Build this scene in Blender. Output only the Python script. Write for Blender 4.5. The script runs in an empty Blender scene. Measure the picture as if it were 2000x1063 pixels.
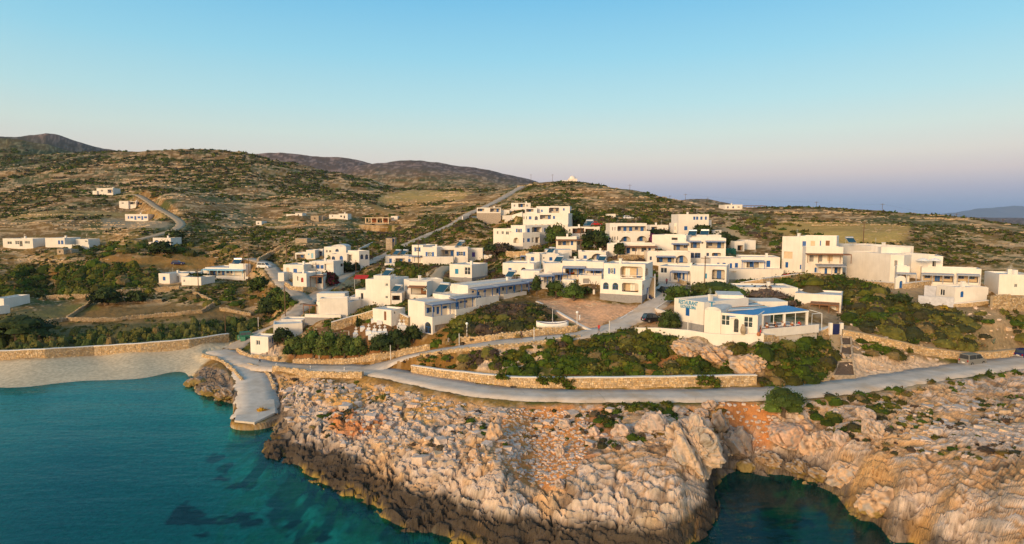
import bpy, bmesh, math, random
import numpy as np
from mathutils import Vector, Matrix
random.seed(7); rng = np.random.default_rng(11)
SC = bpy.context.scene
COL = SC.collection
# ------------------------------------------------------------------ camera
F, CX, CY, HOR, HC = 1200.0, 1000.0, 531.5, 428.0, 31.0      # lens in photo pixels, camera 31 m above the sea
TH = math.atan((CY-HOR)/F); CT, ST = math.cos(TH), math.sin(TH)
cam = bpy.data.cameras.new('camera'); camo = bpy.data.objects.new('camera', cam); COL.objects.link(camo)
cam.sensor_width = 36; cam.sensor_fit = 'HORIZONTAL'; cam.lens = 36*F/2000; cam.clip_start = 0.5; cam.clip_end = 200000
camo.location = (0, 0, HC); camo.rotation_euler = (math.pi/2-TH, 0, 0); SC.camera = camo
# ------------------------------------------------------------------ sky, sun, exposure
SUN_AZ, SUN_EL = math.radians(214), math.radians(13)         # compass bearing (0 = view direction, clockwise): behind the camera, to the left
world = bpy.data.worlds.new('World'); SC.world = world; world.use_nodes = True
nt = world.node_tree; nt.nodes.clear()
def lin(c): return tuple((v/255/12.92 if v/255 <= .04045 else ((v/255+.055)/1.055)**2.4) for v in c)
def wn(t, **k):
    n = nt.nodes.new(t)
    for a, b in k.items(): setattr(n, a, b)
    return n
out = wn('ShaderNodeOutputWorld'); bg = wn('ShaderNodeBackground'); bg.inputs[1].default_value = 0.1
sky = wn('ShaderNodeTexSky', sky_type='NISHITA', sun_disc=False); sky.sun_elevation = SUN_EL; sky.sun_rotation = SUN_AZ
sky.air_density = 1.0; sky.dust_density = 1.5; sky.ozone_density = 1.5
tc = wn('ShaderNodeTexCoord'); nrm = wn('ShaderNodeVectorMath', operation='NORMALIZE'); sep = wn('ShaderNodeSeparateXYZ')
nt.links.new(tc.outputs['Generated'], nrm.inputs[0]); nt.links.new(nrm.outputs[0], sep.inputs[0])
ramp = wn('ShaderNodeValToRGB'); el = ramp.color_ramp.elements
DUSK = [(0.0,(112,142,188)),(.02,(134,156,192)),(.042,(172,170,192)),(.066,(210,194,194)),(.092,(222,213,202)),(.13,(210,224,214)),(.175,(184,223,226)),
        (.245,(150,212,232)),(.33,(114,192,230)),(.6,(84,150,190)),(1.0,(70,120,160))]
while len(el) < len(DUSK): el.new(0.5)
for e, (p, c) in zip(el, DUSK): e.position = p; e.color = (*lin(c), 1)
nt.links.new(sep.outputs[2], ramp.inputs[0])
ramp2 = wn('ShaderNodeValToRGB'); el = ramp2.color_ramp.elements                                   # the sunset side of the sky, behind the camera
GLOW = [(0.0,(255,176,96)),(.10,(255,196,128)),(.25,(250,214,170)),(.5,(190,200,200)),(1.0,(70,120,160))]
while len(el) < len(GLOW): el.new(0.5)
for e, (p, c) in zip(el, GLOW): e.position = p; e.color = (*lin(c), 1)
nt.links.new(sep.outputs[2], ramp2.inputs[0])
dotn = wn('ShaderNodeVectorMath', operation='DOT_PRODUCT'); dotn.inputs[1].default_value = (math.sin(SUN_AZ), math.cos(SUN_AZ), 0); nt.links.new(nrm.outputs[0], dotn.inputs[0])
mr = wn('ShaderNodeMapRange', interpolation_type='SMOOTHSTEP'); mr.inputs[1].default_value = -.35; mr.inputs[2].default_value = .95; nt.links.new(dotn.outputs['Value'], mr.inputs[0])
gl2 = wn('ShaderNodeVectorMath', operation='SCALE'); gl2.inputs[3].default_value = 1.55; nt.links.new(ramp2.outputs[0], gl2.inputs[0])
mixs = wn('ShaderNodeMix', data_type='VECTOR'); nt.links.new(mr.outputs[0], mixs.inputs[0]); nt.links.new(ramp.outputs[0], mixs.inputs[4]); nt.links.new(gl2.outputs[0], mixs.inputs[5])
sc1 = wn('ShaderNodeVectorMath', operation='SCALE'); sc1.inputs[3].default_value = 9.1; nt.links.new(mixs.outputs[1], sc1.inputs[0])
sc2 = wn('ShaderNodeVectorMath', operation='SCALE'); sc2.inputs[3].default_value = 0.22; nt.links.new(sky.outputs[0], sc2.inputs[0])
addn = wn('ShaderNodeVectorMath', operation='ADD'); nt.links.new(sc1.outputs[0], addn.inputs[0]); nt.links.new(sc2.outputs[0], addn.inputs[1])
nt.links.new(addn.outputs[0], bg.inputs[0]); nt.links.new(bg.outputs[0], out.inputs[0])
sun = bpy.data.lights.new('sun', 'SUN'); suno = bpy.data.objects.new('sun', sun); COL.objects.link(suno)
sun.energy = 3.4; sun.angle = math.radians(15); sun.color = (1.0, .69, .39)
sd = Vector((math.sin(SUN_AZ)*math.cos(SUN_EL), math.cos(SUN_AZ)*math.cos(SUN_EL), math.sin(SUN_EL)))
suno.rotation_euler = sd.to_track_quat('Z', 'Y').to_euler()
vs = SC.view_settings; vs.view_transform = 'Standard'; vs.look = 'None'; vs.gamma = 1; vs.exposure = 0.05; vs.use_curve_mapping = False
SC.cycles.max_bounces = 5; SC.cycles.transparent_max_bounces = 6; SC.cycles.use_denoising = True
# ------------------------------------------------------------------ picture <-> place
def rayd(px, py):
    x = (px-CX)/F; y = (CY-py)/F
    return x, CT+y*ST, -ST+y*CT
def at_y(px, py, Y):
    d = rayd(px, py); t = Y/d[1]; return Vector((d[0]*t, Y, HC+d[2]*t))
def at_z(px, py, z):
    d = rayd(px, py); t = (z-HC)/d[2]; return Vector((d[0]*t, d[1]*t, z))
def proj(X, Y, Z):
    dz = Z-HC; fw = Y*CT-dz*ST; up = Y*ST+dz*CT
    return CX+F*X/fw, CY-F*up/fw
def x_at(px, Y, z): return (px-CX)/F*(Y*CT-(z-HC)*ST)
# crops used for measuring: origin and scale
CR = {'A1':(0,240,3.938),'A2':(300,440,5.906),'A3':(500,300,4.8325),'A4':(0,480,3.796),'A5':(480,460,5.315),'A6':(740,460,5.315),
      'A7':(900,380,5.0),'A8':(1040,460,5.316),'B1':(1180,390,5.263),'B2':(1480,430,4.348),'B3':(1280,540,5.263),'B4':(1600,480,3.5425),
      'B5':(440,600,4.8325),'B6':(820,580,4.5455),'B7':(1000,300,2.0),'D2':(1000,480,10.63),'D3':(1440,560,8.86),'D5':(1150,500,10.63),'D4':(600,600,9.09),'P':(0,0,1.0)}
def cp(c, x, y): o = CR[c]; return o[0]+x/o[2], o[1]+y/o[2]
# ------------------------------------------------------------------ noise
def _h(ix, iy, s):
    h = (ix.astype(np.int64)*374761393 + iy.astype(np.int64)*668265263 + s*974634777) & 0xffffffff
    h = ((h ^ (h >> 13))*1274126177) & 0xffffffff
    h = ((h ^ (h >> 16))*2246822519) & 0xffffffff
    return ((h ^ (h >> 15)) & 0xffffff)/float(0xffffff)
def vnoise(x, y, s=0):
    ix = np.floor(x); iy = np.floor(y); fx = x-ix; fy = y-iy
    fx = fx*fx*fx*(fx*(fx*6-15)+10); fy = fy*fy*fy*(fy*(fy*6-15)+10)
    a = _h(ix, iy, s); b = _h(ix+1, iy, s); c = _h(ix, iy+1, s); d = _h(ix+1, iy+1, s)
    return (a*(1-fx)+b*fx)*(1-fy)+(c*(1-fx)+d*fx)*fy
def fbm(x, y, s=0, o=4, g=.5):
    t = 0; a = 1; n = 0
    for i in range(o):
        t = t+a*vnoise(x*2**i+17.3*i, y*2**i-9.1*i, s+i); n += a; a *= g
    return t/n
def worley(x, y, s=0):
    ix = np.floor(x); iy = np.floor(y)
    f1 = np.full(x.shape, 9.); f2 = np.full(x.shape, 9.); cid = np.zeros(x.shape)
    for dx in (-1, 0, 1):
        for dy in (-1, 0, 1):
            jx = ix+dx; jy = iy+dy
            d = np.hypot(jx+_h(jx, jy, s)-x, jy+_h(jx, jy, s+1)-y)
            m = d < f1
            f2 = np.where(m, f1, np.minimum(f2, d)); cid = np.where(m, _h(jx, jy, s+2), cid); f1 = np.where(m, d, f1)
    return f1, f2, cid
def sstep(a, b, x):
    t = np.clip((x-a)/(b-a), 0, 1); return t*t*(3-2*t)
def inpoly(px, py, poly):
    r = np.zeros(px.shape, bool); n = len(poly)
    for i in range(n):
        x0, y0 = poly[i]; x1, y1 = poly[(i+1) % n]
        if y0 == y1: continue
        r ^= ((y0 > py) != (y1 > py)) & (px < (x1-x0)*(py-y0)/(y1-y0)+x0)
    return r
# ------------------------------------------------------------------ the houses, measured: crop, volumes (left, right, base, top, depth of left and right front corner, depth of the body, openings)
def row_y(crop, x, off):                                      # depth along the long terrace row, off metres behind its parapet line
    px = cp(crop, x, 0)[0]; k = (px-CX)/F; X0, Y0 = -14.8-.74*off, 113+.67*off
    s = (k*Y0-X0)/(.67-.74*k); return Y0+.74*s
def RW(xl, xr, b, t, off, d, o=(), **k): return ('A6', xl, xr, b, t, row_y('A6', xl, off), row_y('A6', xr, off), d, list(o), k)
HOUSES = []
def HS(n, l, c, vols, ext=(), **k):
    vs_ = []
    for v in vols:
        if isinstance(v[0], str): vs_.append(v)
        else:
            v = list(v); o = v[7] if len(v) > 7 else []; kk = v[8] if len(v) > 8 else {}
            vs_.append((c, *v[:7], o, kk))
    HOUSES.append(dict(n=n, l=l, c=c, v=vs_, x=list(ext), **k))
BL, TU, DK, WD, RD, WH, LB = 'blue', 'turq', 'dark', 'wood', 'redp', 'whitep', 'ltblue'
# --- far left hillside
HS('white_house','small white house highest on the left hillside with a blue awning','A1',[(745,870,548,503,420,420,8,[('g',775,515,793,530),('l',828,513,866,540)]),(712,746,548,523,419,419,5)])
HS('white_house','white cube house with dark shaded porch just below the highest hillside house','A1',[(918,988,650,603,380,380,8,[('g',935,612,952,624)]),(988,1048,650,605,381,381,7,[('l',992,609,1040,628)])])
HS('white_house','long white house with blue doors on the bare terrace of the left hillside','A1',[(963,1140,750,703,330,330,8,[('w',983,718,994,738),('w',1003,720,1024,736),('d',1034,718,1048,747),('w',1058,720,1080,735),('d',1088,718,1101,747),('w',1108,720,1131,735)])])
HS('white_house','white house with three dark windows at the far left edge','A1',[(25,255,962,890,240,240,9,[('g',58,912,90,935),('g',118,908,146,936),('d',152,908,172,950,DK),('g',190,908,228,932)])])
HS('white_house','white house in two blocks with blue windows behind a low garden wall','A1',[(350,500,952,885,242,242,9,[('w',447,905,462,935),('w',470,905,487,935)]),(585,680,955,895,246,246,7,[('g',655,905,672,920)]),(500,685,965,937,238,238,.4)])
HS('white_house','flat white house half hidden by a round dark tree beside the hill track','A1',[(1178,1315,945,885,245,245,8,[('w',1195,905,1216,919)]),(1143,1180,945,918,244,244,5)])
HS('white_house','tiny white house by the path in the valley left of centre','A3',[(0,53,680,638,330,330,7,[('k',15,652,30,665)])])
HS('stone_barn','low grey stone barn right of the tiny valley house','A3',[(75,135,690,662,331,331,6),(135,156,690,668,330,330,4)],mat='stone')
HS('stone_hut','roofless beige stone hut among shrubs at the left','A1',[(438,490,1003,972,226,226,5,[('k',455,985,465,1000)]),(490,548,1003,976,228,228,4)],mat='stone')
HS('white_wall_house','white house corner with low wall cut by the left edge','A4',[(-60,32,470,392,165,165,9),(-60,75,505,455,158,162,.5)])
# --- left valley
HS('white_house','white house with one blue shutter and shaded porch beside the blue bungalow','A2',[(62,188,668,556,201,200,9,[('w',107,595,136,638)]),(188,440,662,556,203,203,8,[('l',205,588,290,655)]),(322,548,690,596,195,193,6,[('g',345,628,362,655)])])
HS('blue_bungalow','pale blue trimmed bungalow with solar boiler behind two wooden poles','A2',[(598,1062,600,486,215,212,10,[('l',640,520,1000,577),('g',1015,530,1050,560)]),(572,600,600,500,216,216,6),(1062,1122,600,452,212,214,8)],
   [('P',0,596,1070,505,2.2,.2,585,LB,6),('T',0,600,1090,585,640,3.0)],trim=LB)
# --- valley middle
HS('white_house','tiny white cottage beside ruined walls in the valley','A3',[(370,436,590,563,345,345,7,[('k',395,572,405,586)]),(285,370,590,573,347,347,5)])
HS('stone_house','two storey beige stone house with window beside a dark tree','A3',[(517,592,642,586,340,340,7,[('k',548,605,562,622)]),(592,630,640,592,342,342,6)],mat='stone')
HS('white_house','low sprawling white house on the valley floor left of the concrete skeleton','A3',[(780,866,618,568,345,345,8,[('k',795,585,812,600),('k',828,588,840,612)]),(690,780,605,576,346,346,7,[('k',715,585,728,596)])])
HS('white_hut','tiny white hut just right of the concrete skeleton','A3',[(1275,1336,622,590,348,348,5,[('k',1290,602,1298,618)])])
HS('stone_ruin','pale ruined hut on the orange field above the concrete skeleton','A3',[(1168,1240,527,507,420,420,6),(1300,1336,512,491,425,425,5)],mat='stone')
HS('field_shed','ochre field shed with blue door left of the uphill road','A3',[(1225,1285,850,800,218,218,4),(1285,1310,840,797,219,219,3,[('d',1290,803,1303,836)])],mat='stone')
HS('stone_hut','pinkish boulder-like stone hut on the slope above the domed house','A3',[(372,482,850,802,235,235,5)],mat='stone')
# --- domed cluster
HS('white_house','white house with light blue door and flat porch left of the domed house','A5',[(628,720,242,152,210,210,6,[('w',645,186,662,206,LB),('d',680,185,701,236,LB)]),(515,630,250,180,212,212,5,[('l',525,198,615,246)]),(718,800,240,145,214,214,4,[('l',728,165,790,225)])])
HS('domed_house','white house with a barrel vaulted roof and arched blue windows','A5',[(815,900,215,118,204,204,7,[('g',832,152,850,178),('g',866,152,888,178)]),(893,1042,215,120,202,202,6,[('a',930,140,965,170)],dict(vault=26)),(880,1050,268,192,196,196,5,[('a',893,216,926,262),('ad',975,212,1008,265)]),(1048,1176,268,180,197,197,5,[('l',1052,200,1170,262)]),(1176,1282,300,162,195,198,6,[('a',1190,196,1222,248),('a',1240,196,1272,250)])])
HS('white_house','white house with two blue windows and a curtained porch below the domed house','A5',[(660,912,378,272,184,184,8,[('g',680,305,702,340),('w',733,306,766,346),('w',776,308,808,346),('l',818,295,900,360)]),(912,1015,372,268,184,190,7,[('k',985,290,1012,325,DK)])])
HS('white_house','cream house with a square blue shutter at the lane corner','A5',[(392,602,420,302,181,180,8,[('g',424,335,452,388,'creamp'),('w',495,346,532,386)]),(335,396,446,388,176,176,4)])
HS('white_house','white house with small red arched door and dark pergola','A5',[(490,632,524,392,165,164,7,[('ad',574,438,598,486,RD),('k',535,425,544,470)]),(632,800,520,402,168,168,6,[('l',640,415,790,500)])],[('P',1,636,832,412,2.6,.2,528,WD,4)])
# --- two tiers of white houses right of the lane
HS('white_house','low white terrace house with twin solar panels on its roof','A5',[(1450,1728,292,212,205,205,9,[('d',1490,240,1516,290),('l',1555,238,1650,286),('w',1686,246,1711,282)]),(1440,1545,342,290,198,198,3)])
HS('white_house','long white house with open blue shutters above a tall plain retaining wall','A6',[(345,460,262,98,202,200,8,[('s',370,124,432,167)]),(455,602,320,122,196,195,8,[('s',485,172,572,216)]),(600,788,310,118,199,199,7,[('l',612,150,782,216)]),(786,922,300,128,195,195,8,[('s',806,168,896,212)]),(920,1076,272,140,199,199,7,[('w',967,175,998,223,'purple')]),(456,770,322,222,193,193,2),(1085,1248,262,206,190,190,3)],[('P',0,340,456,208,1.6,.2,262,BL,3)])
HS('white_house','white cube house with turquoise shutter and stone plinth by the curving track','A6',[(735,965,466,297,156,153,8,[('w',790,348,826,399,TU),('g',888,330,950,407),('d',885,437,916,475)],dict(pl=430,ro=[]))])
HS('tall_white_house','tall plain two storey house with tiny square windows and solar boiler','A5',[(1248,1502,722,452,142,140,9,[('g',1450,498,1475,526),('g',1450,627,1475,655)]),(1140,1248,756,560,143,142,6,[('k',1195,600,1220,660)]),(1502,1556,640,418,142,146,4),(1510,1620,690,600,137,137,5,[('l',1520,625,1600,672,WD)])])
HS('white_house','small white house with brown wooden porch between the tall house and the track','A6',[(262,320,636,450,143,139,8,[('k',290,530,303,560)]),(320,498,638,478,139,138,8,[('l',332,532,492,612,WD)])],[('P',1,320,500,522,1.2,.25,0,WD,0)])
HS('road_house','broad white house with blank lane-facing wall and grey plinth','A5',[(738,1058,848,686,138,136,9,[]),(1058,1075,800,650,136,139,6),(1075,1175,790,640,142,142,5,[('l',1085,670,1160,760)]),(612,985,912,818,135.5,134.5,.6,[],dict(pl=850)),(735,1025,680,603,147,147,4)],[('P',0,608,740,715,0.6,.1,800,WD,3)])
HS('garage','low flat roofed white garage stepping down beside the lane','A5',[(290,590,1040,925,132,134,5,[]),(370,600,1000,872,138,138,4)])
HS('kiosk','tiny white flat roofed cabin at the road bend by the beach','B5',[(240,408,418,272,129,128,3.2,[('g',291,313,327,358)],dict(ro=[('w',418,295,430,335),('d',440,284,452,345)]))])
HS('cemetery_chapel','small white chapel with a narrow brown door inside the cemetery wall','A5',[(1320,1512,915,757,119,116.5,4,[('d',1436,790,1458,880,WD)],dict(ro=[('k',1540,790,1553,816)]))])
# --- the long terrace row
W1, W2 = [('w',500,738,522,808),('g',530,748,556,806),('w',560,745,580,803),('d',600,742,626,822),('w',660,728,708,762)], None
HS('terrace_row_house','long stepped white terrace of rooms with blue porches and an arched blue window','A6',[
   RW(478,770,1010,690,2.2,5.0,[('s',495,740,575,808),('d',600,738,628,822),('w',662,730,708,762)]),
   RW(740,1010,900,625,2.3,5.2,[('d',795,680,825,752),('s',840,672,915,705),('w',885,665,915,705)]),
   RW(925,1700,800,520,2.4,5.4,[('w',965,573,992,625),('d',1022,582,1048,650),('w',1085,566,1115,592),('d',1220,548,1244,600),('w',1280,538,1300,575),('d',1395,520,1420,580),('w',1350,530,1385,560),('d',1570,500,1590,550),('w',1530,500,1548,540)]),
   RW(555,812,1058,850,0,2.4,[('k',582,905,750,1005,'stonep')],par=.85,lo=[('a',474,905,542,1008)]),
   RW(800,1078,880,772,-.3,2.6,par=.8),
   RW(1000,1242,720,655,0,2.3,par=.8),
   RW(1296,1530,650,612,0.3,2.0,par=.7)],
   [('P',0,482,750,708,2.2,.12,840,BL,4),('P',1,726,976,644,2.3,.12,760,BL,4),('P',2,940,1176,546,2.3,.12,650,BL,4),('P',2,1166,1480,516,2.3,.12,612,BL,5),('P',2,1480,1684,470,2.2,.12,580,BL,3)])
HS('white_house','white flat roofed studio with blue door and arched opening above the terrace row','A7',[(408,712,802,667,146,144,8,[('w',465,718,496,766),('la',588,714,638,748)]),(815,992,790,672,141,141,9,[]),(580,765,812,742,141,140,6)])
HS('white_house','white house with two blue square windows and round porthole behind the studio','A7',[(632,770,668,578,158,157,7,[('w',684,612,716,650)]),(770,958,668,582,158,158,8,[('g',804,612,818,630),('w',864,612,894,652)]),(955,1055,660,580,160,163,6,[('w',973,595,985,650)]),(830,1082,600,542,170,170,7)],[('P',0,585,634,598,.5,.1,640,BL,2)])
HS('white_house','small white house with an arched loggia beside the potted terraces','A7',[(1155,1416,652,558,166,164,7,[('w',1197,595,1230,636),('la',1272,578,1396,650)],dict(ro=[('w',1443,590,1453,635)])),(1150,1180,600,542,167,167,1.5)])
HS('white_house','white studio pair with blue pergolas and a parapet terrace beside the main house','A7',[(990,1225,800,648,140,139,8,[('l',1020,705,1215,785)]),(1225,1392,800,655,138,137,7,[('l',1270,742,1385,798),('d',1350,745,1378,800)]),(1150,1372,880,788,132,131,5,[('k',1195,822,1256,868,'greyp'),('w',1140,822,1196,866)]),(990,1100,870,830,131,130,2)],[('P',0,1000,1222,700,2.2,.25,790,BL,4),('P',1,1225,1396,722,2.4,.2,800,BL,3)])
HS('blue_pergola_room','garden room with roller blind under a blue pergola at the end of the terrace row','A8',[(64,202,600,395,137,138,4,[('g',118,425,190,490,'greyp')]),(190,342,580,380,139,140,5,[('d',200,405,220,470),('d',262,400,285,465),('l',290,400,330,460)])],[('P',0,58,206,412,1.4,.2,500,BL,3),('P',1,188,344,392,1.6,.2,470,BL,3)])
# --- the main house
HS('main_house','large two storey white house with wide balcony facing the dirt lot','D5',[
   (308,1166,470,150,126,122.6,8,[('s',402,255,553,372),('lr',650,228,1122,470,'creamp')],dict(ro=[('la',1172,232,1232,420),('a',1318,205,1360,270),('w',1378,208,1416,290)])),
   (232,1100,915,485,124.5,120.5,9.5,[('a',295,552,414,690),('a',488,560,614,700),('lr',685,572,1032,738,'creamp'),('k',648,822,905,905,'greyp'),('k',940,824,1030,900,'greyp')],dict(pl=775,ro=[('la',1112,580,1145,712),('d',1200,640,1275,830)])),
   ],[('BR',0,650,1122,402,470),])
# --- arcade house and its neighbours up the slope
HS('arcade_house','white two storey house with twin arched loggias and a magenta vine','B1',[(58,436,335,243,187,187,8,[('k',84,282,92,318),('k',108,282,116,318),('lr',135,272,432,330)]),(54,470,448,324,184,184,9,[('k',84,380,92,416),('g',103,380,118,416),('k',134,378,142,416),('la',173,378,275,432),('la',337,374,442,428),('k',180,328,216,338),('k',234,328,272,338),('k',342,326,380,336),('k',396,326,434,336)]),
   (198,522,560,452,168,167,8,[('d',232,490,266,552),('g',285,495,336,532,BL),('g',382,492,434,536,BL),('w',454,494,479,530)]),(28,198,560,452,169,168,7,[('d',115,495,136,558)])],[('P',2,205,540,478,2.0,.15,555,WD,4)])
HS('white_house','low white flat building behind a dark bush right of the arcade house','B1',[(470,658,330,262,205,205,7,[('l',485,280,545,315)])])
HS('hotel','white stepped hotel with blue framed balconies and one big arched window','B1',[
   (490,840,540,360,178,172,9,[('k',692,392,755,415)]),(838,1200,500,362,176,174,6),
   (700,884,620,430,168,166,6,[('l',712,455,862,520)]),
   (880,1246,606,396,165,163,7,[('l',868,430,986,498),('k',1005,437,1020,452),('l',1048,430,1236,500),('g',888,548,925,600,BL),('g',930,548,990,600,BL),('g',1050,548,1078,598,BL),('lr',1108,548,1202,596)]),
   (440,886,662,536,161,159,6,[('g',468,585,490,622,BL),('l',540,582,722,645),('la',734,574,860,650)]),
   (440,540,662,530,163,163,5)],
   [('P',2,698,868,448,1.5,.2,0,BL,0),('P',3,858,992,424,1.5,.2,0,BL,0),('P',3,1040,1240,424,1.5,.2,0,BL,0),('P',4,532,726,578,1.5,.2,0,BL,0)])
HS('tall_white_house','three storey white tower house with blue windows on the skyline of the village','B1',[(760,1072,358,150,200,200,9,[('w',916,175,938,208),('w',945,175,968,208),('w',989,175,1011,208),('w',1035,175,1056,208),('w',822,274,856,315),('l',934,262,1016,310),('la',1040,264,1074,316)]),(1070,1100,350,210,201,202,7),(714,760,358,242,202,202,6,[('k',726,278,733,312),('k',747,278,758,312)]),(1090,1204,350,314,198,199,2)])
HS('white_house','white house with blue pergola porch and dark window beside the parked black cars','B1',[(555,932,860,682,144,140,8,[('g',578,700,648,754,DK),('l',715,742,790,822),('d',804,740,828,822)]),(888,1252,890,678,138,135,8,[('w',1030,760,1058,812,TU),('lr',1106,722,1242,818)])],[('P',0,698,878,730,2.0,.2,825,BL,3)])
HS('long_white_house','long low white house with blue pergola and scattered blue shutters','B1',[(1090,1402,812,602,153,152,9,[('w',1160,650,1186,672),('w',1216,650,1249,683),('d',1288,655,1316,725),('w',1343,652,1376,700)]),(1400,1802,800,588,152,150,9,[('l',1463,636,1592,697),('w',1667,628,1709,694),('w',1423,766,1446,797),('d',1498,740,1526,812,RD),('w',1679,738,1706,772)]),(1250,1840,812,712,149,148,2.5)],[('P',1,1408,1642,622,1.6,.2,700,BL,3)])
HS('grey_shed','cream and grey shed with open front behind the hotel','B1',[(1338,1440,530,428,182,182,6,[('l',1370,470,1432,525,WD)]),(1440,1556,512,420,186,186,6)])
HS('hilltop_house','white house with dark pergola on the right skyline','B1',[(1240,1420,100,52,300,300,9,[('a',1265,68,1280,90),('a',1318,68,1335,90),('g',1372,70,1395,85)]),(1230,1640,108,97,298,298,.6)],[('P',0,1420,1620,62,5,.2,98,WD,5)])
# --- upper left of the village
HS('white_house','low white house on stone base beside the upper track','A7',[(157,390,225,128,262,262,9,[('l',165,138,228,165),('l',286,130,382,172)],dict(pl=182,plm='stonep')),(390,475,180,152,264,264,6)])
HS('white_house','small white house with two dark windows above the big arcaded building','A7',[(492,682,142,82,270,270,8,[('g',517,98,533,120),('l',562,90,628,125),('g',640,98,656,120)]),(480,640,170,140,268,268,3)],mat=None)
HS('arcaded_building','largest three level white building with arches on the upper slope','A7',[(738,1064,200,116,226,224,9,[('w',736,148,752,172),('w',784,148,800,172),('lr',860,128,962,180),('w',998,135,1014,158)]),(630,745,200,132,224,224,7,[('l',640,142,710,170)]),(606,1048,300,184,219,215,10,[('k',613,215,622,243),('k',637,215,645,243),('w',664,214,690,244),('a',722,212,752,250),('l',772,200,882,242),('w',900,210,920,240)]),(606,1044,348,288,216,212,9,[('la',712,280,765,318),('la',772,280,820,318),('la',838,282,874,322),('la',898,282,930,322)])])
HS('white_house','white house with arched loggia, outside stair and grey plinth above the terraces','A7',[(482,606,535,372,186,184,8,[('la',514,422,568,474)],dict(pl=505)),(500,640,380,302,189,188,7,[('s',538,334,596,374)]),(606,770,520,372,184,188,7,[('a',608,425,622,470),('w',648,428,676,464),('g',694,418,716,472),('l',728,418,770,472)]),(630,855,374,302,187,193,7,[('w',648,332,676,370),('lr',694,318,790,368),('w',814,328,828,365)]),(316,500,465,332,195,190,7,[('g',350,358,366,388),('g',396,358,418,390),('g',438,360,468,394),('g',474,360,494,390)])])
HS('white_house','white house with orange lit porch below a red canopy','A7',[(1040,1356,415,316,200,198,8,[('k',1058,338,1070,362),('l',1090,332,1205,386,WD),('l',1215,336,1300,380,WD)]),(1080,1240,425,382,196,196,2)])  # porch interiors get their orange from the wood colour alone
HS('white_house','low cream house with shaded veranda among green trees','A7',[(930,1130,535,412,180,179,7,[('l',950,455,1062,496),('d',1074,455,1098,496),('k',1060,458,1070,490)]),(1130,1200,530,420,181,183,5,[('l',1140,440,1185,490)])],[('P',0,925,1190,440,1.8,.15,0,WD,0)])
HS('white_hut','tiny pale hut on the hillside above the red canopy','A7',[(1432,1512,222,190,250,250,5)])
# --- right part
HS('tall_white_house','big white three storey house with bougainvillea terrace','B2',[(350,656,455,135,148,144,9,[('w',378,180,411,226),('g',448,178,487,226,'creamp'),('w',526,175,538,218),('g',576,175,612,218,WD),('w',349,380,371,418)]),(198,352,455,138,152,148,9,[('k',220,270,296,326,'creamp'),('w',233,358,259,403)]),(400,716,470,226,141,139,4,[('g',438,298,476,353,'greyp'),('g',512,293,551,352,'greyp'),('g',590,290,640,350,'creamp'),('ad',480,402,502,462),('d',566,408,591,462),('l',650,400,705,455)])],[('P',2,404,772,284,2.6,.05,352,WD,5),('P',2,488,732,374,2.4,.3,462,'grey',3)])
HS('long_white_building','long white building with blank stepped wall and porch terraces','B2',[(664,1042,440,200,158,142,8,[]),(930,1040,400,215,150,141,6),(748,1120,500,262,145,131,9,[]),(1118,1232,512,296,131,129,8,[('k',1158,344,1187,390,'greyp')]),(1228,1342,505,302,136,134,7),(1340,1562,515,304,133,131,8,[('k',1380,350,1410,380),('k',1482,350,1514,394)]),(1385,1892,530,402,129,124,5,[('l',1405,455,1662,520,'creamp'),('l',1690,458,1875,526,'creamp')]),(1175,1286,508,392,127,126,3,[('l',1188,448,1262,505,'creamp')])],[('P',6,1388,1664,450,1.4,.2,522,'grey',4),('P',6,1688,1884,455,1.4,.2,526,'grey',3),('P',7,1172,1342,446,1.4,.15,520,'grey',3)])
HS('white_house','white house with an arched purple-blue door on terraced walls at the right','B2',[(1510,1666,700,548,119,114.5,6.5,[('g',1543,590,1589,637,DK)],dict(ro=[('ad',1720,604,1752,656)])),(1412,1512,632,556,121,119.5,.5,[],dict(mt='bluish')),(1360,1662,705,642,116,113,.5,[],dict(mt='bluish')),(1800,1955,660,575,121,121,4,[('l',1815,598,1935,655,'creamp')])])
HS('white_house','white flat house with chimney cut by the right edge','B4',[(1237,1480,340,197,121,119,8,[('g',1350,265,1371,288,DK)]),(1348,1373,210,168,123,123,1.0)])
HS('flat_roofed_house','low house with wide flat roof and brown porch right of the restaurant','B3',[(1425,1906,352,170,118,114,8,[('l',1650,270,1890,352,'creamp')]),(868,1462,215,112,122,121,8,[])],[('P',0,1600,1892,258,2.2,.2,350,WD,4)])

# --- the restaurant: sign wall, vaulted bay, glazed front
HS('restaurant','white waterfront restaurant with blue lettered wall and blue canopy terrace','B3',[(190,494,470,222,104,98.5,11,[('w',309,325,352,402)],dict(pl=445)),(500,668,565,345,97.6,96.2,9,[],dict(vault=38)),(664,1046,590,374,96.4,93.4,11,[('g',668,400,768,500),('ad',805,437,858,572,'dark'),('g',905,418,1005,522)]),(1100,1680,605,545,93.5,98,.25),(640,905,300,190,106,105,6)])  # dark pane in the archway paints the shade of an open doorway
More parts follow.
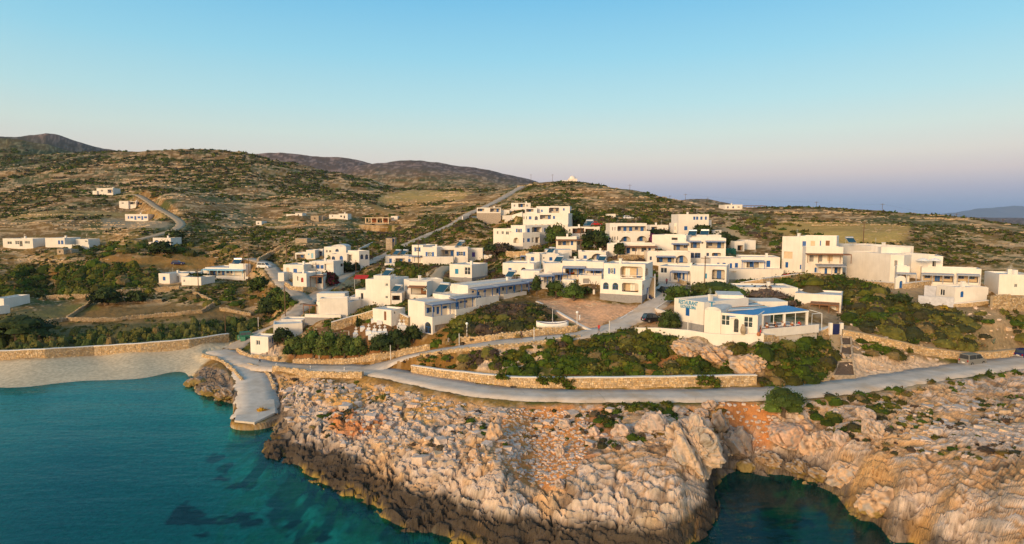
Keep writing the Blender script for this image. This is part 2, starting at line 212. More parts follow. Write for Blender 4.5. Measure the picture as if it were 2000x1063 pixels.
# ------------------------------------------------------------------ terrain: heights from surveyed points
CZ = [ # picture x, y, elevation
 (0,757,0),(100,750,0),(200,743,0),(300,735,0),(365,730,0),(0,728,.7),(150,722,.7),(300,712,.8),(400,705,1.2),(0,703,1.5),(200,690,1.6),(440,672,2.2),(0,690,1.6),
 (372,742,0),(395,768,0),(440,785,0),(405,745,1.0),(430,735,1.6),(450,755,1.2),(400,720,1.6),
 (470,835,-1.5),(535,852,0),(525,885,0),(600,928,0),(690,972,0),(760,1014,0),(830,1042,0),(900,1062,0),(1000,1085,0),(1100,1100,0),(1250,1092,0),(1350,1062,0),(1396,1030,0),(1402,985,0),(1402,945,0),(1435,918,0),(1470,922,0),(1530,928,0),(1600,948,0),(1622,960,0),(1700,1015,0),
 (620,742,3.6),(800,762,5.3),(1000,787,6.2),(1200,792,6.6),(1480,788,6.9),(1600,778,7.1),(1800,756,7.3),(1990,728,7.5),
 (545,760,2.2),(600,780,3.0),(560,835,1.3),(600,895,1.0),(600,862,1.8),(650,800,3.6),(700,830,3.5),(690,935,1.1),(700,900,2.0),(700,865,2.8),(800,860,3.9),(800,990,1.2),(800,950,2.2),(800,900,3.2),(900,830,5.1),(900,920,3.9),(900,980,2.4),(900,1020,1.3),
 (960,880,5.2),(970,930,4.4),(1040,840,4.6),(1040,890,3.6),(1040,935,3.1),(1090,880,4.0),(990,960,3.8),(1000,1000,2.8),(1000,1040,1.5),(1100,975,3.6),(1100,1010,2.6),(1100,1050,1.6),(1150,930,4.6),(1200,860,5.7),(1250,900,5.4),(1250,950,4.6),(1250,1000,3.3),(1250,1050,1.6),(1330,1030,1.8),(1330,990,3.2),(1330,950,4.4),(1385,1000,1.2),(1375,960,2.8),(1360,925,4.0),(1340,890,4.8),
 (1340,850,5.4),(1385,885,3.0),(1395,920,1.2),(1440,815,5.2),(1450,840,3.8),(1450,870,2.0),(1450,895,1.0),(1540,820,5.6),(1550,850,4.0),(1550,880,2.4),(1550,905,1.3),(1640,975,0),(1640,935,1.5),(1640,895,3.5),(1640,850,5.0),(1700,830,6.2),(1700,890,5.0),(1700,930,3.6),(1700,970,2.0),(1765,1060,0),(1765,1015,2.0),(1765,970,3.8),(1765,920,5.2),(1765,860,6.2),(1860,1120,0),(1860,1060,2.2),(1860,1000,4.4),(1860,940,5.8),(1860,860,6.8),(1950,1063,4.0),(1950,1000,5.6),(1950,900,7.0),(2000,800,8.0),(2000,950,7.4),(2000,1063,5.0),(2100,780,8.5),(2150,1000,8.0),
 (50,660,4.0),(250,652,4.2),(400,645,4.6),(200,612,6),(50,612,6),(400,600,7),(100,560,8.5),(300,580,7.6),(450,605,6.6),
 (850,712,6.9),(800,708,5.9),(770,714,5.4),(830,702,7.2),(1000,702,8.5),(1150,692,9.4),(1250,670,11),(1300,652,12),(1300,700,9.6),(1400,690,10.2),(1450,720,8.7),(1550,690,10.4),(1600,720,8.6),
 (860,728,6.7),(900,724,6.9),(1000,737,7.5),(1100,741,7.9),(1200,738,8.2),(1300,737,8.3),(1400,736,8.4),(1470,739,8.3),
 (1340,642,12.6),(1400,652,12.5),(1480,668,12.3),(1060,590,13.6),(1150,600,13.6),(1120,630,12.1),(1200,600,14),(1230,610,13.3),
]
CYP = [ # picture x, y, distance
 (150,520,215),(300,510,225),(50,500,230),(450,480,250),(550,470,260),(400,440,300),(100,440,290),(650,460,270),(600,430,335),(500,400,400),(300,360,520),(600,380,450),(700,385,430),(150,350,560),(0,405,400),(-150,405,400),
 (800,372,560),(900,374,520),(820,390,470),(740,400,420),
 (1110,356,420),(1040,359,430),(1180,363,400),(1250,374,385),(1300,385,370),(1400,405,350),(1500,412,330),(1600,412,320),(1700,416,310),(1800,423,300),(1900,433,290),(2000,444,280),(2150,458,270),
 (980,385,370),(1000,420,300),(1150,420,290),(1250,415,290),(1400,440,230),(1450,462,205),(1550,440,225),(1700,440,220),(1700,470,180),(1850,470,185),(1950,500,160),(1900,530,142),(2000,520,145),
 (1700,580,118),(1680,620,108),(1650,642,103),(1750,650,104),(1750,690,97),(1850,640,106),(1950,620,108),(1950,670,103),(1650,700,94),(1700,722,92),(1820,702,98),(1570,560,125),(1500,560,128),
 (881,633,115.3),(905,621,117.4),(940,606,120.5),(970,595,123.5),(900,642,111.5),(960,614,116),(1000,591,126),(1040,602,118),(1060,627,110),(713,446,339),(760,446,339),(735,452,328),(720,642,117),(620,680,117),(700,690,114),(650,655,122),(570,690,120),(520,650,140),(540,600,165),(450,560,190),(860,520,180),(1090,480,185),(1160,470,195)]
SEA = [(0,900,-4),(0,1063,-5),(200,850,-3.5),(400,800,-1.6),(300,1000,-5),(500,1000,-4),(450,900,-3),(650,1063,-4),(100,790,-1.4),(250,775,-1.2),(1450,1000,-4),(1550,1000,-4),(1500,960,-3),(1650,1063,-4.5),(1560,1063,-5),(480,870,-1.8),(452,800,-1.0),(448,818,-1.5),(490,842,-1.3),(525,835,-.6),(560,930,-1.8),(700,1010,-1.8),(1420,960,-2),(900,1110,-3),(1200,1150,-3.5),(-150,900,-5),(-150,770,-.8),(700,1150,-6),(1500,1150,-6)]
EXTRA = [(-500,900,60),(-100,900,70),(300,950,60),(0,1200,60),(-400,330,24),(600,480,15),(420,560,-12),(250,580,-15),(600,620,-10),(900,900,-10),(100,600,22)]   # world x, y, z behind the crests
# roads: picture x, y, elevation or None + distance; width in metres
ROADS = {
 'coast_road': (5.6, [(430,684,2.1,0),(475,703,2.3,0),(520,713,2.6,0),(600,718,3.3,0),(680,719,4.1,0),(760,728,4.9,0),(850,746,5.7,0),(950,763,6.2,0),(1050,770,6.5,0),(1200,772,6.8,0),(1400,770,7.05,0),(1560,763,7.2,0),(1700,748,7.3,0),(1830,728,7.4,0),(1960,710,7.5,0),(2090,694,7.6,0)]),
 'upper_road': (4.6, [(712,722,4.42,0),(750,712,5.0,0),(790,698,6.3,0),(850,685,8.0,0),(920,676,9.5,0),(1000,667,10.4,0),(1100,658,10.9,0),(1180,644,11.6,0),(1230,624,12.6,0),(1262,605,13.8,0),(1290,585,15.0,0),(1302,565,15.8,0),(1312,545,16.6,0)]),
 'pier_ramp': (6.2, [(462,695,2.2,0),(488,722,2.1,0),(500,755,1.7,0),(503,785,1.3,0),(500,812,1.05,0)]),
 'village_lane': (4.0, [(450,682,2.3,0),(500,652,4.6,0),(560,622,0,143),(600,590,0,154),(640,560,0,172),(700,522,0,200),(750,500,0,222),(820,466,0,256),(885,438,0,292),(915,418,0,318),(960,398,0,345),(1000,376,0,385),(1020,364,0,410)]),
 'side_lane': (4.2, [(605,592,0,153),(575,572,0,161),(552,550,0,176),(536,530,0,200),(520,514,0,216),(485,505,0,222)]),
 'hill_track': (3.6, [(268,468,0,246),(310,458,0,258),(345,446,0,275),(352,434,0,295),(330,418,0,322),(305,404,0,352),(285,390,0,385),(262,380,0,410),(225,384,0,414)]),
 'terrace_track': (3.0, [(850,552,0,150),(858,532,0,162),(872,520,0,172)]),
 'valley_track': (3.0, [(520,446,0,318),(580,438,0,326),(640,434,0,332),(670,434,0,335)]),
 'field_track': (3.0, [(900,430,0,300),(960,437,0,262),(1000,432,0,252),(1018,420,0,246)]),
}
def road_pts(r):
    P = [at_z(x, y, z) if Y == 0 else at_y(x, y, Y) for x, y, z, Y in ROADS[r][1]]
    P = np.array([tuple(p) for p in P]); n = len(P); out_ = []
    for i in range(n-1):
        p0, p1, p2, p3 = P[max(i-1,0)], P[i], P[i+1], P[min(i+2,n-1)]
        k = max(2, int(np.linalg.norm(p2-p1)/.8))
        for t in np.linspace(0, 1, k, endpoint=False):
            out_.append(.5*((2*p1)+(-p0+p2)*t+(2*p0-5*p1+4*p2-p3)*t*t+(-p0+3*p1-3*p2+p3)*t**3))
    out_.append(P[-1]); return np.array(out_)
ctl = []
for x, y, z in CZ: p = at_z(x, y, z); ctl.append((p.x, p.y, z))
for x, y, Y in CYP: ctl.append(tuple(at_y(x, y, Y)))
for x, y, z in SEA: p = at_z(x, y, 0); ctl.append((p.x, p.y, z))
ctl += EXTRA
ctl += [tuple(at_z(*a)) for a in ((1340,640,12.9),(1430,655,12.8),(1500,650,12.9),(1580,630,12.9),(1480,600,13.6),(1550,610,13.4))]
RP = {r: road_pts(r) for r in ROADS}
for r in RP: ctl += [tuple(p) for p in RP[r][::14]]
PADS = []; NSURV = len(ctl)
for h in HOUSES:                                            # every house stands on its own levelled ground
    zb_ = [at_y(*cp(v[0], v[1], v[3]), v[5]).z for v in h['v']]
    for (c, xl, xr, b, t, yl, yr, d, o, k), zv in zip(h['v'], zb_):
        if zv > min(zb_)+1.6: continue
        pxl, pb = cp(c, xl, b); pxr = cp(c, xr, b)[0]; p = at_y(pxl, pb, yl); q = Vector((x_at(pxr, yr, p.z), yr, p.z))
        if d < 3.2: continue
        e = (q-p); n = Vector((-e.y, e.x, 0)).normalized()
        PADS.append((p, q, n, d))
        for a in (p, q): ctl.append((a.x, a.y, a.z)); ctl.append((a.x+n.x*d, a.y+n.y*d, a.z+.6))
lam = np.full(len(ctl), 2e-4); lam[NSURV:] = 2.5e-3
ctl = np.array(ctl)
US = np.concatenate([np.linspace(-1.4,-.9,60)[:-1], np.linspace(-.9,.9,850), np.linspace(.9,1.4,60)[1:]]); NU = len(US)
ys = [38.0]
while ys[-1] < 125: ys.append(ys[-1]*1.0031)
while ys[-1] < 430: ys.append(ys[-1]*1.0066)
while ys[-1] < 3600: ys.append(ys[-1]*1.014)
YS = np.array(ys); NV = len(YS); LY = np.log(YS)
def warp(x, y): return np.stack([x/y, .42*np.log(y)], -1)
cw = warp(ctl[:,0], ctl[:,1])
keep = []
for i in range(len(cw)):                                     # drop near-duplicates
    if all(np.hypot(*(cw[i]-cw[j])) > .0045 for j in keep[-160:]): keep.append(i)
ctl = ctl[keep]; cw = cw[keep]; lam = lam[keep]
def phi(r): return np.sqrt(r*r+.0004)
A = phi(np.linalg.norm(cw[:,None]-cw[None], axis=-1)); n = len(cw)
M = np.zeros((n+3, n+3)); M[:n,:n] = A-np.diag(lam); M[:n,n] = 1; M[:n,n+1:] = cw; M[n,:n] = 1; M[n+1:,:n] = cw.T
wgt = np.linalg.solve(M, np.concatenate([ctl[:,2], np.zeros(3)]))
ci = np.arange(0, NV+3, 3); ci = ci[ci < NV]; ci = np.unique(np.append(ci, NV-1)); cj = np.unique(np.append(np.arange(0, NU, 4), NU-1))
gu, gy = np.meshgrid(US[cj], .42*LY[ci]); q = np.stack([gu.ravel(), gy.ravel()], -1); zc = np.zeros(len(q))
for a in range(0, len(q), 6000):
    b = q[a:a+6000]; zc[a:a+6000] = phi(np.linalg.norm(b[:,None]-cw[None], axis=-1))@wgt[:n]+wgt[n]+b@wgt[n+1:]
zc = zc.reshape(len(ci), len(cj))
tmp = np.stack([np.interp(US, US[cj], r) for r in zc]); Z = np.stack([np.interp(LY, LY[ci], tmp[:,j]) for j in range(NU)], 1)
U2, Y2 = np.meshgrid(US, YS); X2 = U2*Y2
# hill ranges: picture x, crest y, distance of the crest, front depth, height of the foot
def hill(prof, Yc, front, zb, back=.35):
    xs = [a for a, b in prof]; yy = [b for a, b in prof]
    px = CX+F*U2*.998
    py = np.interp(px, xs, yy)+ (fbm(px/45, px*0, 91, 3)-.5)*3.0
    zt = HC+Yc*(HOR-py)/F*1.0
    t = np.where(Y2 <= Yc, (Yc-Y2)/front, (Y2-Yc)/(Yc*back))
    s = np.clip(1-t, 0, 1); s = np.where(Y2 <= Yc, s**1.15, s*s*(3-2*s))
    return np.where((s > 0) & (py < 432), zb+(zt-zb)*s, -50)
HL = [([(-1200,420),(-300,330),(0,310),(130,300),(180,299),(270,297),(340,296),(415,297),(480,301),(560,318),(640,334),(720,346),(800,371),(880,376),(960,385),(1000,392),(1060,440),(4000,470)],740,430,26),
      ([(-300,255),(-100,262),(0,270),(45,270),(75,264),(105,262),(130,268),(170,280),(215,292),(270,299),(330,312),(400,335),(520,440),(4000,470)],1500,560,40),
      ([(-300,268),(0,271),(60,275),(110,285),(160,300),(220,330),(260,370),(330,440),(4000,470)],900,330,50),
      ([(-4000,470),(330,440),(430,330),(490,303),(520,299),(560,300),(640,308),(700,316),(735,324),(780,345),(830,375),(900,440),(4000,470)],1350,480,55),
      ([(-4000,470),(540,440),(640,345),(700,326),(740,319),(800,317),(860,318),(930,328),(1000,343),(1045,356),(1080,372),(1140,440),(4000,470)],1150,480,50)]
near_z = Z.copy()
for prof, Yc, fr, zb in HL:
    hz = hill(prof, Yc, fr, zb)
    Z = np.where(Y2 > 330, np.maximum(Z, np.where(hz > -40, hz, Z)), Z)
far = sstep(300, 700, Y2)
Z += far*(fbm(X2/90, Y2/90, 5, 4)-.5)*9*sstep(0, 40, Z)
Z += sstep(150, 300, Y2)*(fbm(X2/22, Y2/30, 8, 3)-.5)*2.0
# terraces on the far slopes
# roads cut into the ground
RD = np.full(Z.shape, 99.); RZ = np.zeros(Z.shape); RWD = np.full(Z.shape, 3.2)
def iu(u): return np.interp(u, US, np.arange(NU))
def iv(y): return np.interp(np.log(y), LY, np.arange(NV))
for r, pts in RP.items():
    w = ROADS[r][0]
    for p in pts:
        R = w/2+4; a0 = int(max(iu((p[0]-R)/(p[1])), 0)); a1 = int(min(iu((p[0]+R)/p[1])+2, NU)); b0 = int(iv(p[1]-R)); b1 = int(min(iv(p[1]+R)+2, NV))
        if a1 <= a0 or b1 <= b0: continue
        sl = (slice(b0, b1), slice(a0, a1)); d = np.hypot(X2[sl]-p[0], Y2[sl]-p[1])-w/2
        m = d < RD[sl]; RD[sl] = np.where(m, d, RD[sl]); RZ[sl] = np.where(m, p[2], RZ[sl]); RWD[sl] = np.where(m, .9 if (r == 'pier_ramp' and p[2] < 2.0) else 3.2, RWD[sl])
k = np.clip((RD-.3)/(RWD-.3), 0, 1); k = 1-k*k*(3-2*k); Z = Z*(1-k)+(RZ-.22*(1-sstep(.2,.9,RD)))*k
PXg, PYg = proj(X2, Y2, Z)
# ---- kinds of ground, by outline
nz = fbm(X2/3.0, Y2/3.0, 31, 4); nz2 = fbm(X2/9, Y2/9, 33, 3); wob = (nz-.5)*26*np.clip(100/Y2, .25, 1)
PXw = PXg+wob; PYw = PYg+(nz2-.5)*16*np.clip(100/Y2, .25, 1)
def zone(poly, y0=0, y1=9999): return inpoly(PXw, PYw, poly) & (Y2 > y0) & (Y2 < y1)
def soft(m):
    f = m.astype(float)
    for _ in range(2):
        f = (f+np.roll(f,1,0)+np.roll(f,-1,0))/3; f = (f+np.roll(f,1,1)+np.roll(f,-1,1))/3
    return f
shore = [(520,728),(560,733),(640,746),(720,752),(790,764),(900,779),(1000,790),(1120,793),(1300,792),(1480,790),(1600,782),(1720,768),(1850,745),(2000,722),(2300,700),(2300,1300),(400,1300),(440,860),(470,850),(520,840),(535,800)]
rock = zone(shore, 0, 125); rock |= zone([(372,735),(400,715),(435,722),(465,760),(480,785),(455,800),(380,770)], 0, 150)
rk = soft(rock)
sandz = zone([(-400,692),(0,703),(150,694),(300,683),(450,664),(470,680),(420,695),(395,715),(372,735),(300,745),(0,770),(-400,780)],80,150)
bowl = zone([(985,800),(1010,790),(1120,795),(1150,830),(1150,870),(1120,930),(1080,955),(1020,950),(985,905),(975,850)])
soilp = [zone(p) for p in ([(1095,792),(1190,795),(1200,850),(1150,900),(1110,890),(1120,840)],[(1400,780),(1480,785),(1510,800),(1505,870),(1460,880),(1420,820)],[(1300,785),(1360,790),(1350,830),(1300,815)],[(1290,690),(1330,690),(1355,740),(1270,735),(1250,715)],[(640,800),(730,780),(760,820),(700,850),(640,840)])]
ochre = [zone(p) for p in ([(1440,785),(1500,790),(1510,870),(1440,840)],[(530,735),(700,745),(900,790),(880,830),(700,800),(560,770)],[(1280,795),(1420,790),(1420,830),(1310,820)])]
rockout = zone([(1315,670),(1360,663),(1440,685),(1490,705),(1490,728),(1440,730),(1400,700),(1330,700)],80,110) | zone([(1640,690),(1720,690),(1840,705),(1870,715),(1700,745),(1625,745)],80,110) | zone([(925,690),(1050,672),(1060,700),(1010,730),(930,725)],80,108) | zone([(478,668),(560,668),(545,700),(490,695)],90,130)
wx = (fbm(X2/6,Y2/6,111,3)-.5)*5+(fbm(X2/1.6,Y2/1.6,112,2)-.5)*1.3; wy = (fbm(X2/6,Y2/6,113,3)-.5)*5+(fbm(X2/1.6,Y2/1.6,114,2)-.5)*1.3; YZ = Y2+1.6*Z+wy; XZ = X2+.5*Z+wx; slope = np.hypot(np.gradient(Z,axis=0)/np.gradient(Y2,axis=0), np.gradient(Z,axis=1)/np.gradient(X2,axis=1)); steep = 1-.75*sstep(.7,1.8,slope); bl1 = worley(XZ/2.0+nz*1.2, YZ/1.6+nz2, 3); bl2 = worley(XZ/.85+nz*1.5, YZ/.7+nz*.8, 7); bl3 = worley(XZ/6.5, YZ/5.0+nz2*1.5, 13)
land = sstep(-.6, .4, Z)
calm = 1-.8*soft(bowl)-.0; nsoil = np.clip(sum(soft(m) for m in soilp[:2]), 0, 1); calm = np.clip(calm-.6*nsoil, .12, 1)
roadk = sstep(.3, 2.2, RD)
near = rk*land*roadk
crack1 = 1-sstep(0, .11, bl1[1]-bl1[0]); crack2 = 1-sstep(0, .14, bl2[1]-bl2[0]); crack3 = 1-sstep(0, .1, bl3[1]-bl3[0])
upk = sstep(3.6,5.6,Z); dis = (bl3[2]-.45)*.5+(.45-bl1[0])*.95+(bl1[2]-.5)*.25+steep*((.45-bl2[0])*.5+(bl2[2]-.5)*.16)-crack1*.22-crack2*.12-crack3*.3+steep*(fbm(X2/.45,YZ/.45,44,2)-.5)*.26+(fbm(X2/4,YZ/4,46,3)-.5)*.9
edge_k = sstep(0, 2.5, Z)*.75+.35
bed_ = Z+.16*X2+(nz-.5)*1.1+(nz2-.5)*1.5; sq = bed_/.55; fr_ = sq-np.floor(sq); lay = (sstep(.55,1,fr_)-fr_)*.55
Z = Z+near*calm*(dis*.72*(1-.5*upk)+steep*lay*1.15*sstep(.35,.6,fbm(X2/8,Y2/8,92,2)))*edge_k
Z = Z+np.exp(-(Z/.9)**2)*rk*roadk*((bl1[2]-.52)*1.3+(.45-bl1[0])*.8+(bl2[2]-.5)*.5)
ro = soft(rockout); Z += ro*roadk*((bl1[2]-.3)*.7+(bl2[2]-.5)*.35-crack2*.15)
Z += (1-rk)*(1-soft(sandz))*(Y2 < 260)*roadk*land*((fbm(X2/2.2,Y2/2.2,51,3)-.5)*.35)
PXg, PYg = proj(X2, Y2, Z)
# ---- colour of the ground, with shade painted into cracks and sea floor
def C3(r, g, b): return np.array((r, g, b))
def mix(a, b, k): return a*(1-k[...,None])+b*k[...,None]
n1 = fbm(X2/14, Y2/22, 61, 4); n2 = fbm(X2/4, Y2/4, 62, 3); n3 = fbm(X2/1.1, Y2/1.1, 63, 2); n4 = fbm(X2/60, Y2/75, 64, 3); strk = fbm(X2/10+Y2/60, Y2/14+Z/1.1, 65, 4)
col = np.zeros(Z.shape+(3,))+C3(.215,.118,.032)
col = mix(col, C3(.085,.085,.014), sstep(.44,.62,n1)); col = mix(col, C3(.36,.20,.05), sstep(.48,.7,n4)*sstep(.4,.6,n2)*.7)
col = mix(col, C3(.58,.38,.19), sstep(.57,.64,strk)*sstep(.3,.55,n2)*.9)
col = mix(col, C3(.48,.33,.18), sstep(.6,.72,n3)*.5)
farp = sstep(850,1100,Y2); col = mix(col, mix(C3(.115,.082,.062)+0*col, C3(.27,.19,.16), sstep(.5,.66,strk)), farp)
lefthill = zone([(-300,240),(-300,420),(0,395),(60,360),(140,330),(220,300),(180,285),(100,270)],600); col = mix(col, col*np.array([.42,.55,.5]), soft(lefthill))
def paint(poly, c, k=1.0, y0=0, y1=9999):
    global col
    col = mix(col, np.array(c)*(.8+.4*n2[...,None]), soft(zone(poly, y0, y1))*k)
# fields
paint([(0,628),(160,600),(330,597),(480,607),(470,622),(300,632),(0,640)],(.22,.13,.04),.9); paint([(0,640),(480,625),(505,650),(450,668),(0,690)],(.13,.105,.035),.9)
paint([(110,600),(180,590),(200,600),(100,622),(20,622)],(.15,.15,.03),.8); paint([(0,605),(140,590),(120,625),(0,640)],(.17,.14,.05),.7)
paint([(190,500),(420,505),(420,525),(280,522),(200,515)],(.42,.2,.04),.9); paint([(270,490),(480,470),(520,490),(400,505),(290,502)],(.36,.2,.06),.7)
paint([(740,385),(800,372),(920,376),(905,388),(800,398),(730,400)],(.45,.29,.08),.95); paint([(720,400),(830,390),(820,412),(740,418)],(.4,.22,.06),.8)
paint([(1480,440),(1560,430),(1780,440),(1770,470),(1700,475),(1560,470)],(.48,.30,.085),.9); paint([(1600,455),(1760,450),(1760,475),(1640,478)],(.52,.34,.09),.85)
paint([(200,428),(330,432),(330,446),(200,446)],(.36,.27,.16),.9); paint([(0,418),(130,410),(330,418),(310,428),(120,424),(0,432)],(.42,.27,.08),.7)
paint([(760,500),(880,470),(900,490),(800,515)],(.38,.24,.12),.5); paint([(520,470),(640,445),(680,460),(560,490)],(.36,.25,.13),.5)
paint([(640,600),(800,620),(800,660),(700,670),(600,650)],(.2,.1,.04),.9,100,130); paint([(560,680),(800,650),(820,672),(700,706),(560,704)],(.22,.1,.04),.85,100,130)
lot = [(1048,584),(1110,580),(1175,588),(1250,600),(1252,604),(1180,634),(1170,646),(1130,640),(1090,618)]
lotm = zone(lot,100,142); paint(lot,(.64,.37,.21),1,100,142); paint([(1255,640),(1300,640),(1320,600),(1290,590),(1270,605)],(.36,.21,.11),.8,100,135)
paint([(1310,640),(1480,640),(1600,630),(1600,660),(1480,670),(1310,655)],(.34,.31,.28),1,88,112)
paint([(1500,545),(1760,545),(1900,600),(2000,600),(2000,690),(1660,690),(1600,620)],(.34,.24,.14),.75,90,135)
for zp in ([(878,655),(884,640),(905,622),(940,600),(985,586),(1035,588),(1068,606),(1085,622),(1060,640),(1000,656),(900,665)],[(1080,735),(1120,680),(1200,652),(1260,650),(1318,662),(1325,690),(1270,700),(1180,740)],[(1420,680),(1500,675),(1570,668),(1615,668),(1625,695),(1610,725),(1575,752),(1500,757),(1482,752),(1490,725),(1440,690)],[(1490,560),(1560,545),(1660,545),(1710,560),(1740,580),(1760,600),(1700,610),(1640,590),(1600,580)]): paint(zp,(.085,.065,.028),.85,75,142)
# rock
rcol = mix(C3(.57,.42,.31)+0*col, C3(.64,.51,.42), bl1[2]); rcol = mix(rcol, C3(.46,.37,.30), sstep(.5,.75,bl2[2])*.8); rcol = mix(rcol, C3(.62,.36,.15), sstep(.5,.7,n2)*.7); rcol = mix(rcol, C3(.36,.29,.22), sstep(.55,.75,fbm(X2/2,Y2/2,71,4))*.65)
rcol = mix(rcol, C3(.22,.14,.09), np.clip(crack1*.6+crack2*.45, 0, .8))  # crack masks also paint the shade of the crevices into the colour
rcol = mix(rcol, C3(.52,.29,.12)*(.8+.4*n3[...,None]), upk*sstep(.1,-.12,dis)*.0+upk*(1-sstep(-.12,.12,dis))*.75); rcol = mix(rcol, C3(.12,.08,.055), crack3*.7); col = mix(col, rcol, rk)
for m in ochre: col = mix(col, C3(.58,.32,.10)*(.8+.4*n3[...,None]), soft(m)*.85*sstep(.3,.55,n2))
col = mix(col, C3(.58,.25,.08)*(.75+.5*n3[...,None]), soft(bowl)*sstep(.15,.4,n1*.4+n2*.6))
for m in soilp: col = mix(col, C3(.50,.19,.06)*(.75+.5*n3[...,None]), soft(m)*.85*sstep(.3,.5,n2))
col = mix(col, C3(.56,.41,.28)*(.75+.5*bl2[2][...,None]), ro)
# shore zones: black wet band, ochre algae at the water
zz = Z+(n2-.5)*1.1
wetk = .55+.45*soft(zone([(480,840),(560,860),(720,890),(900,950),(1130,985),(1300,960),(1400,900),(1420,1063),(1400,1300),(400,1300)]))
wet = rk*(1-sstep(1.5,2.7,zz))*wetk*sstep(.16,.42,n2*.5+.5*nz2+.12*wetk); col = mix(col, C3(.050,.038,.027)*(.6+.9*n3[...,None]), np.clip(wet*1.3,0,.96))
alg = rk*(1-sstep(.05,.65,Z+(n3-.5)*.9))*sstep(.42,.6,n3*.45+n2*.55); col = mix(col, C3(.36,.24,.05)*(.55+.9*n3[...,None]), np.clip(alg,0,.95))
for pl in ([(1640,880),(1720,900),(1800,980),(1830,1063),(1760,1063),(1660,990)],[(1290,960),(1390,960),(1390,1020),(1320,1040)],[(1290,830),(1370,840),(1380,900),(1300,870)]): col = mix(col, C3(.45,.25,.08)*(.7+.6*n3[...,None]), soft(zone(pl))*.55*sstep(.4,.6,n2)*rk)
# sand and sea floor
sand = zone([(-400,692),(0,703),(150,694),(300,683),(450,664),(470,680),(420,695),(395,715),(372,735),(300,745),(0,770),(-400,780)],80,150) & (Z < 3)
col = mix(col, C3(.56,.46,.31)*(.92+.16*n2[...,None]), soft(sand))
bed = sstep(.05,-.25,Z) if False else 1-sstep(-.3,.05,Z)
weed_dark = np.clip(sstep(.47,.6,fbm(X2/7+Y2/9,Y2/3.2,81,4))*soft(zone([(260,1200),(300,1040),(350,985),(430,930),(500,955),(580,985),(700,1090),(760,1200)]))*1.4+sstep(.5,.62,fbm(X2/3,Y2/3,83,3))*soft(zone([(440,850),(520,900),(650,980),(800,1063),(560,1063),(480,960),(400,900)]))*.8,0,1)
weed_dark = np.maximum(weed_dark, soft((PXg > 1380) & (PXg < 1800) & (Z < -.3) & (PYg > 880))*sstep(.25,.5,n1+.1))  # dark tone over most of the cove floor, separate from the weed patches
deepk = sstep(-.6,-4.6,Z) if False else 1-sstep(-4.6,-.6,Z)  # sand darkens with depth, painting in the light lost under water
bedc = mix(mix(C3(.72,.68,.52)+0*col, C3(.30,.34,.30), deepk), C3(.015,.025,.025), weed_dark*.97); bedc = mix(bedc, C3(.05,.042,.03)*(.6+.9*n3[...,None]), soft(rock)*sstep(-2.6,-.4,Z+(n2-.5)*2.4)); col = mix(col, bedc, bed*(1-.4*alg))  # dark bed beside the rocks paints in the shadow along the underwater edge
col = np.clip(col, 0, 1)
# ---- sampling
def ground(x, y):
    a = np.clip(iu(np.asarray(x)/np.asarray(y)), 0, NU-1.001); b = np.clip(iv(np.asarray(y, float)), 0, NV-1.001)
    i = a.astype(int); j = b.astype(int); fa = a-i; fb = b-j
    return (Z[j,i]*(1-fa)+Z[j,i+1]*fa)*(1-fb)+(Z[j+1,i]*(1-fa)+Z[j+1,i+1]*fa)*fb
_T = np.concatenate([np.linspace(44, 260, 1600), np.linspace(260, 1600, 1200)])
def G(px, py, ymin=44):
    d = rayd(px, py); t = _T/d[1]; x = d[0]*t; z = HC+d[2]*t; g = ground(x, _T); m = (z < g) & (_T > ymin)
    if not m.any(): return at_y(px, py, 1500)
    i = int(np.argmax(m)); i0 = max(i-1, 0); e0 = z[i0]-g[i0]; e1 = z[i]-g[i]; f = e0/(e0-e1) if e0 != e1 else 0
    Y = _T[i0]+(_T[i]-_T[i0])*np.clip(f, 0, 1); X = d[0]*Y/d[1]; return Vector((X, Y, float(ground(X, Y))))
# ------------------------------------------------------------------ materials
MATS = {}
def nodes_of(name):
    m = bpy.data.materials.new(name); m.use_nodes = True; t = m.node_tree; b = t.nodes['Principled BSDF']; MATS[name] = m
    return m, t, b
def N(t, ty, **k):
    n = t.nodes.new(ty)
    for a, b in k.items(): setattr(n, a, b)
    return n
def mat(name, c, rough=.8, var=.12, scale=3.0, bump=0.0, metal=0, spec=.3, obj=True, bscale=None):
    m, t, b = nodes_of(name)
    tc = N(t, 'ShaderNodeTexCoord'); ns = N(t, 'ShaderNodeTexNoise'); ns.inputs['Scale'].default_value = scale; ns.inputs['Detail'].default_value = 5
    geo = N(t, 'ShaderNodeNewGeometry'); t.links.new(geo.outputs['Position'], ns.inputs['Vector'])
    r = N(t, 'ShaderNodeMapRange'); r.inputs[1].default_value = .3; r.inputs[2].default_value = .7; r.inputs[3].default_value = 1-var; r.inputs[4].default_value = 1+var*.6
    t.links.new(ns.outputs[0], r.inputs[0]); mx = N(t, 'ShaderNodeVectorMath', operation='SCALE'); mx.inputs[0].default_value = c; t.links.new(r.outputs[0], mx.inputs[3])
    t.links.new(mx.outputs[0], b.inputs['Base Color']); b.inputs['Roughness'].default_value = rough; b.inputs['Metallic'].default_value = metal; b.inputs['Specular IOR Level'].default_value = spec
    if bump:
        n2_ = N(t, 'ShaderNodeTexNoise'); n2_.inputs['Scale'].default_value = bscale or scale*5; n2_.inputs['Detail'].default_value = 4; t.links.new(geo.outputs['Position'], n2_.inputs['Vector'])
        bp = N(t, 'ShaderNodeBump'); bp.inputs['Strength'].default_value = bump; bp.inputs['Distance'].default_value = .05; t.links.new(n2_.outputs[0], bp.inputs['Height']); t.links.new(bp.outputs[0], b.inputs['Normal'])
    return m
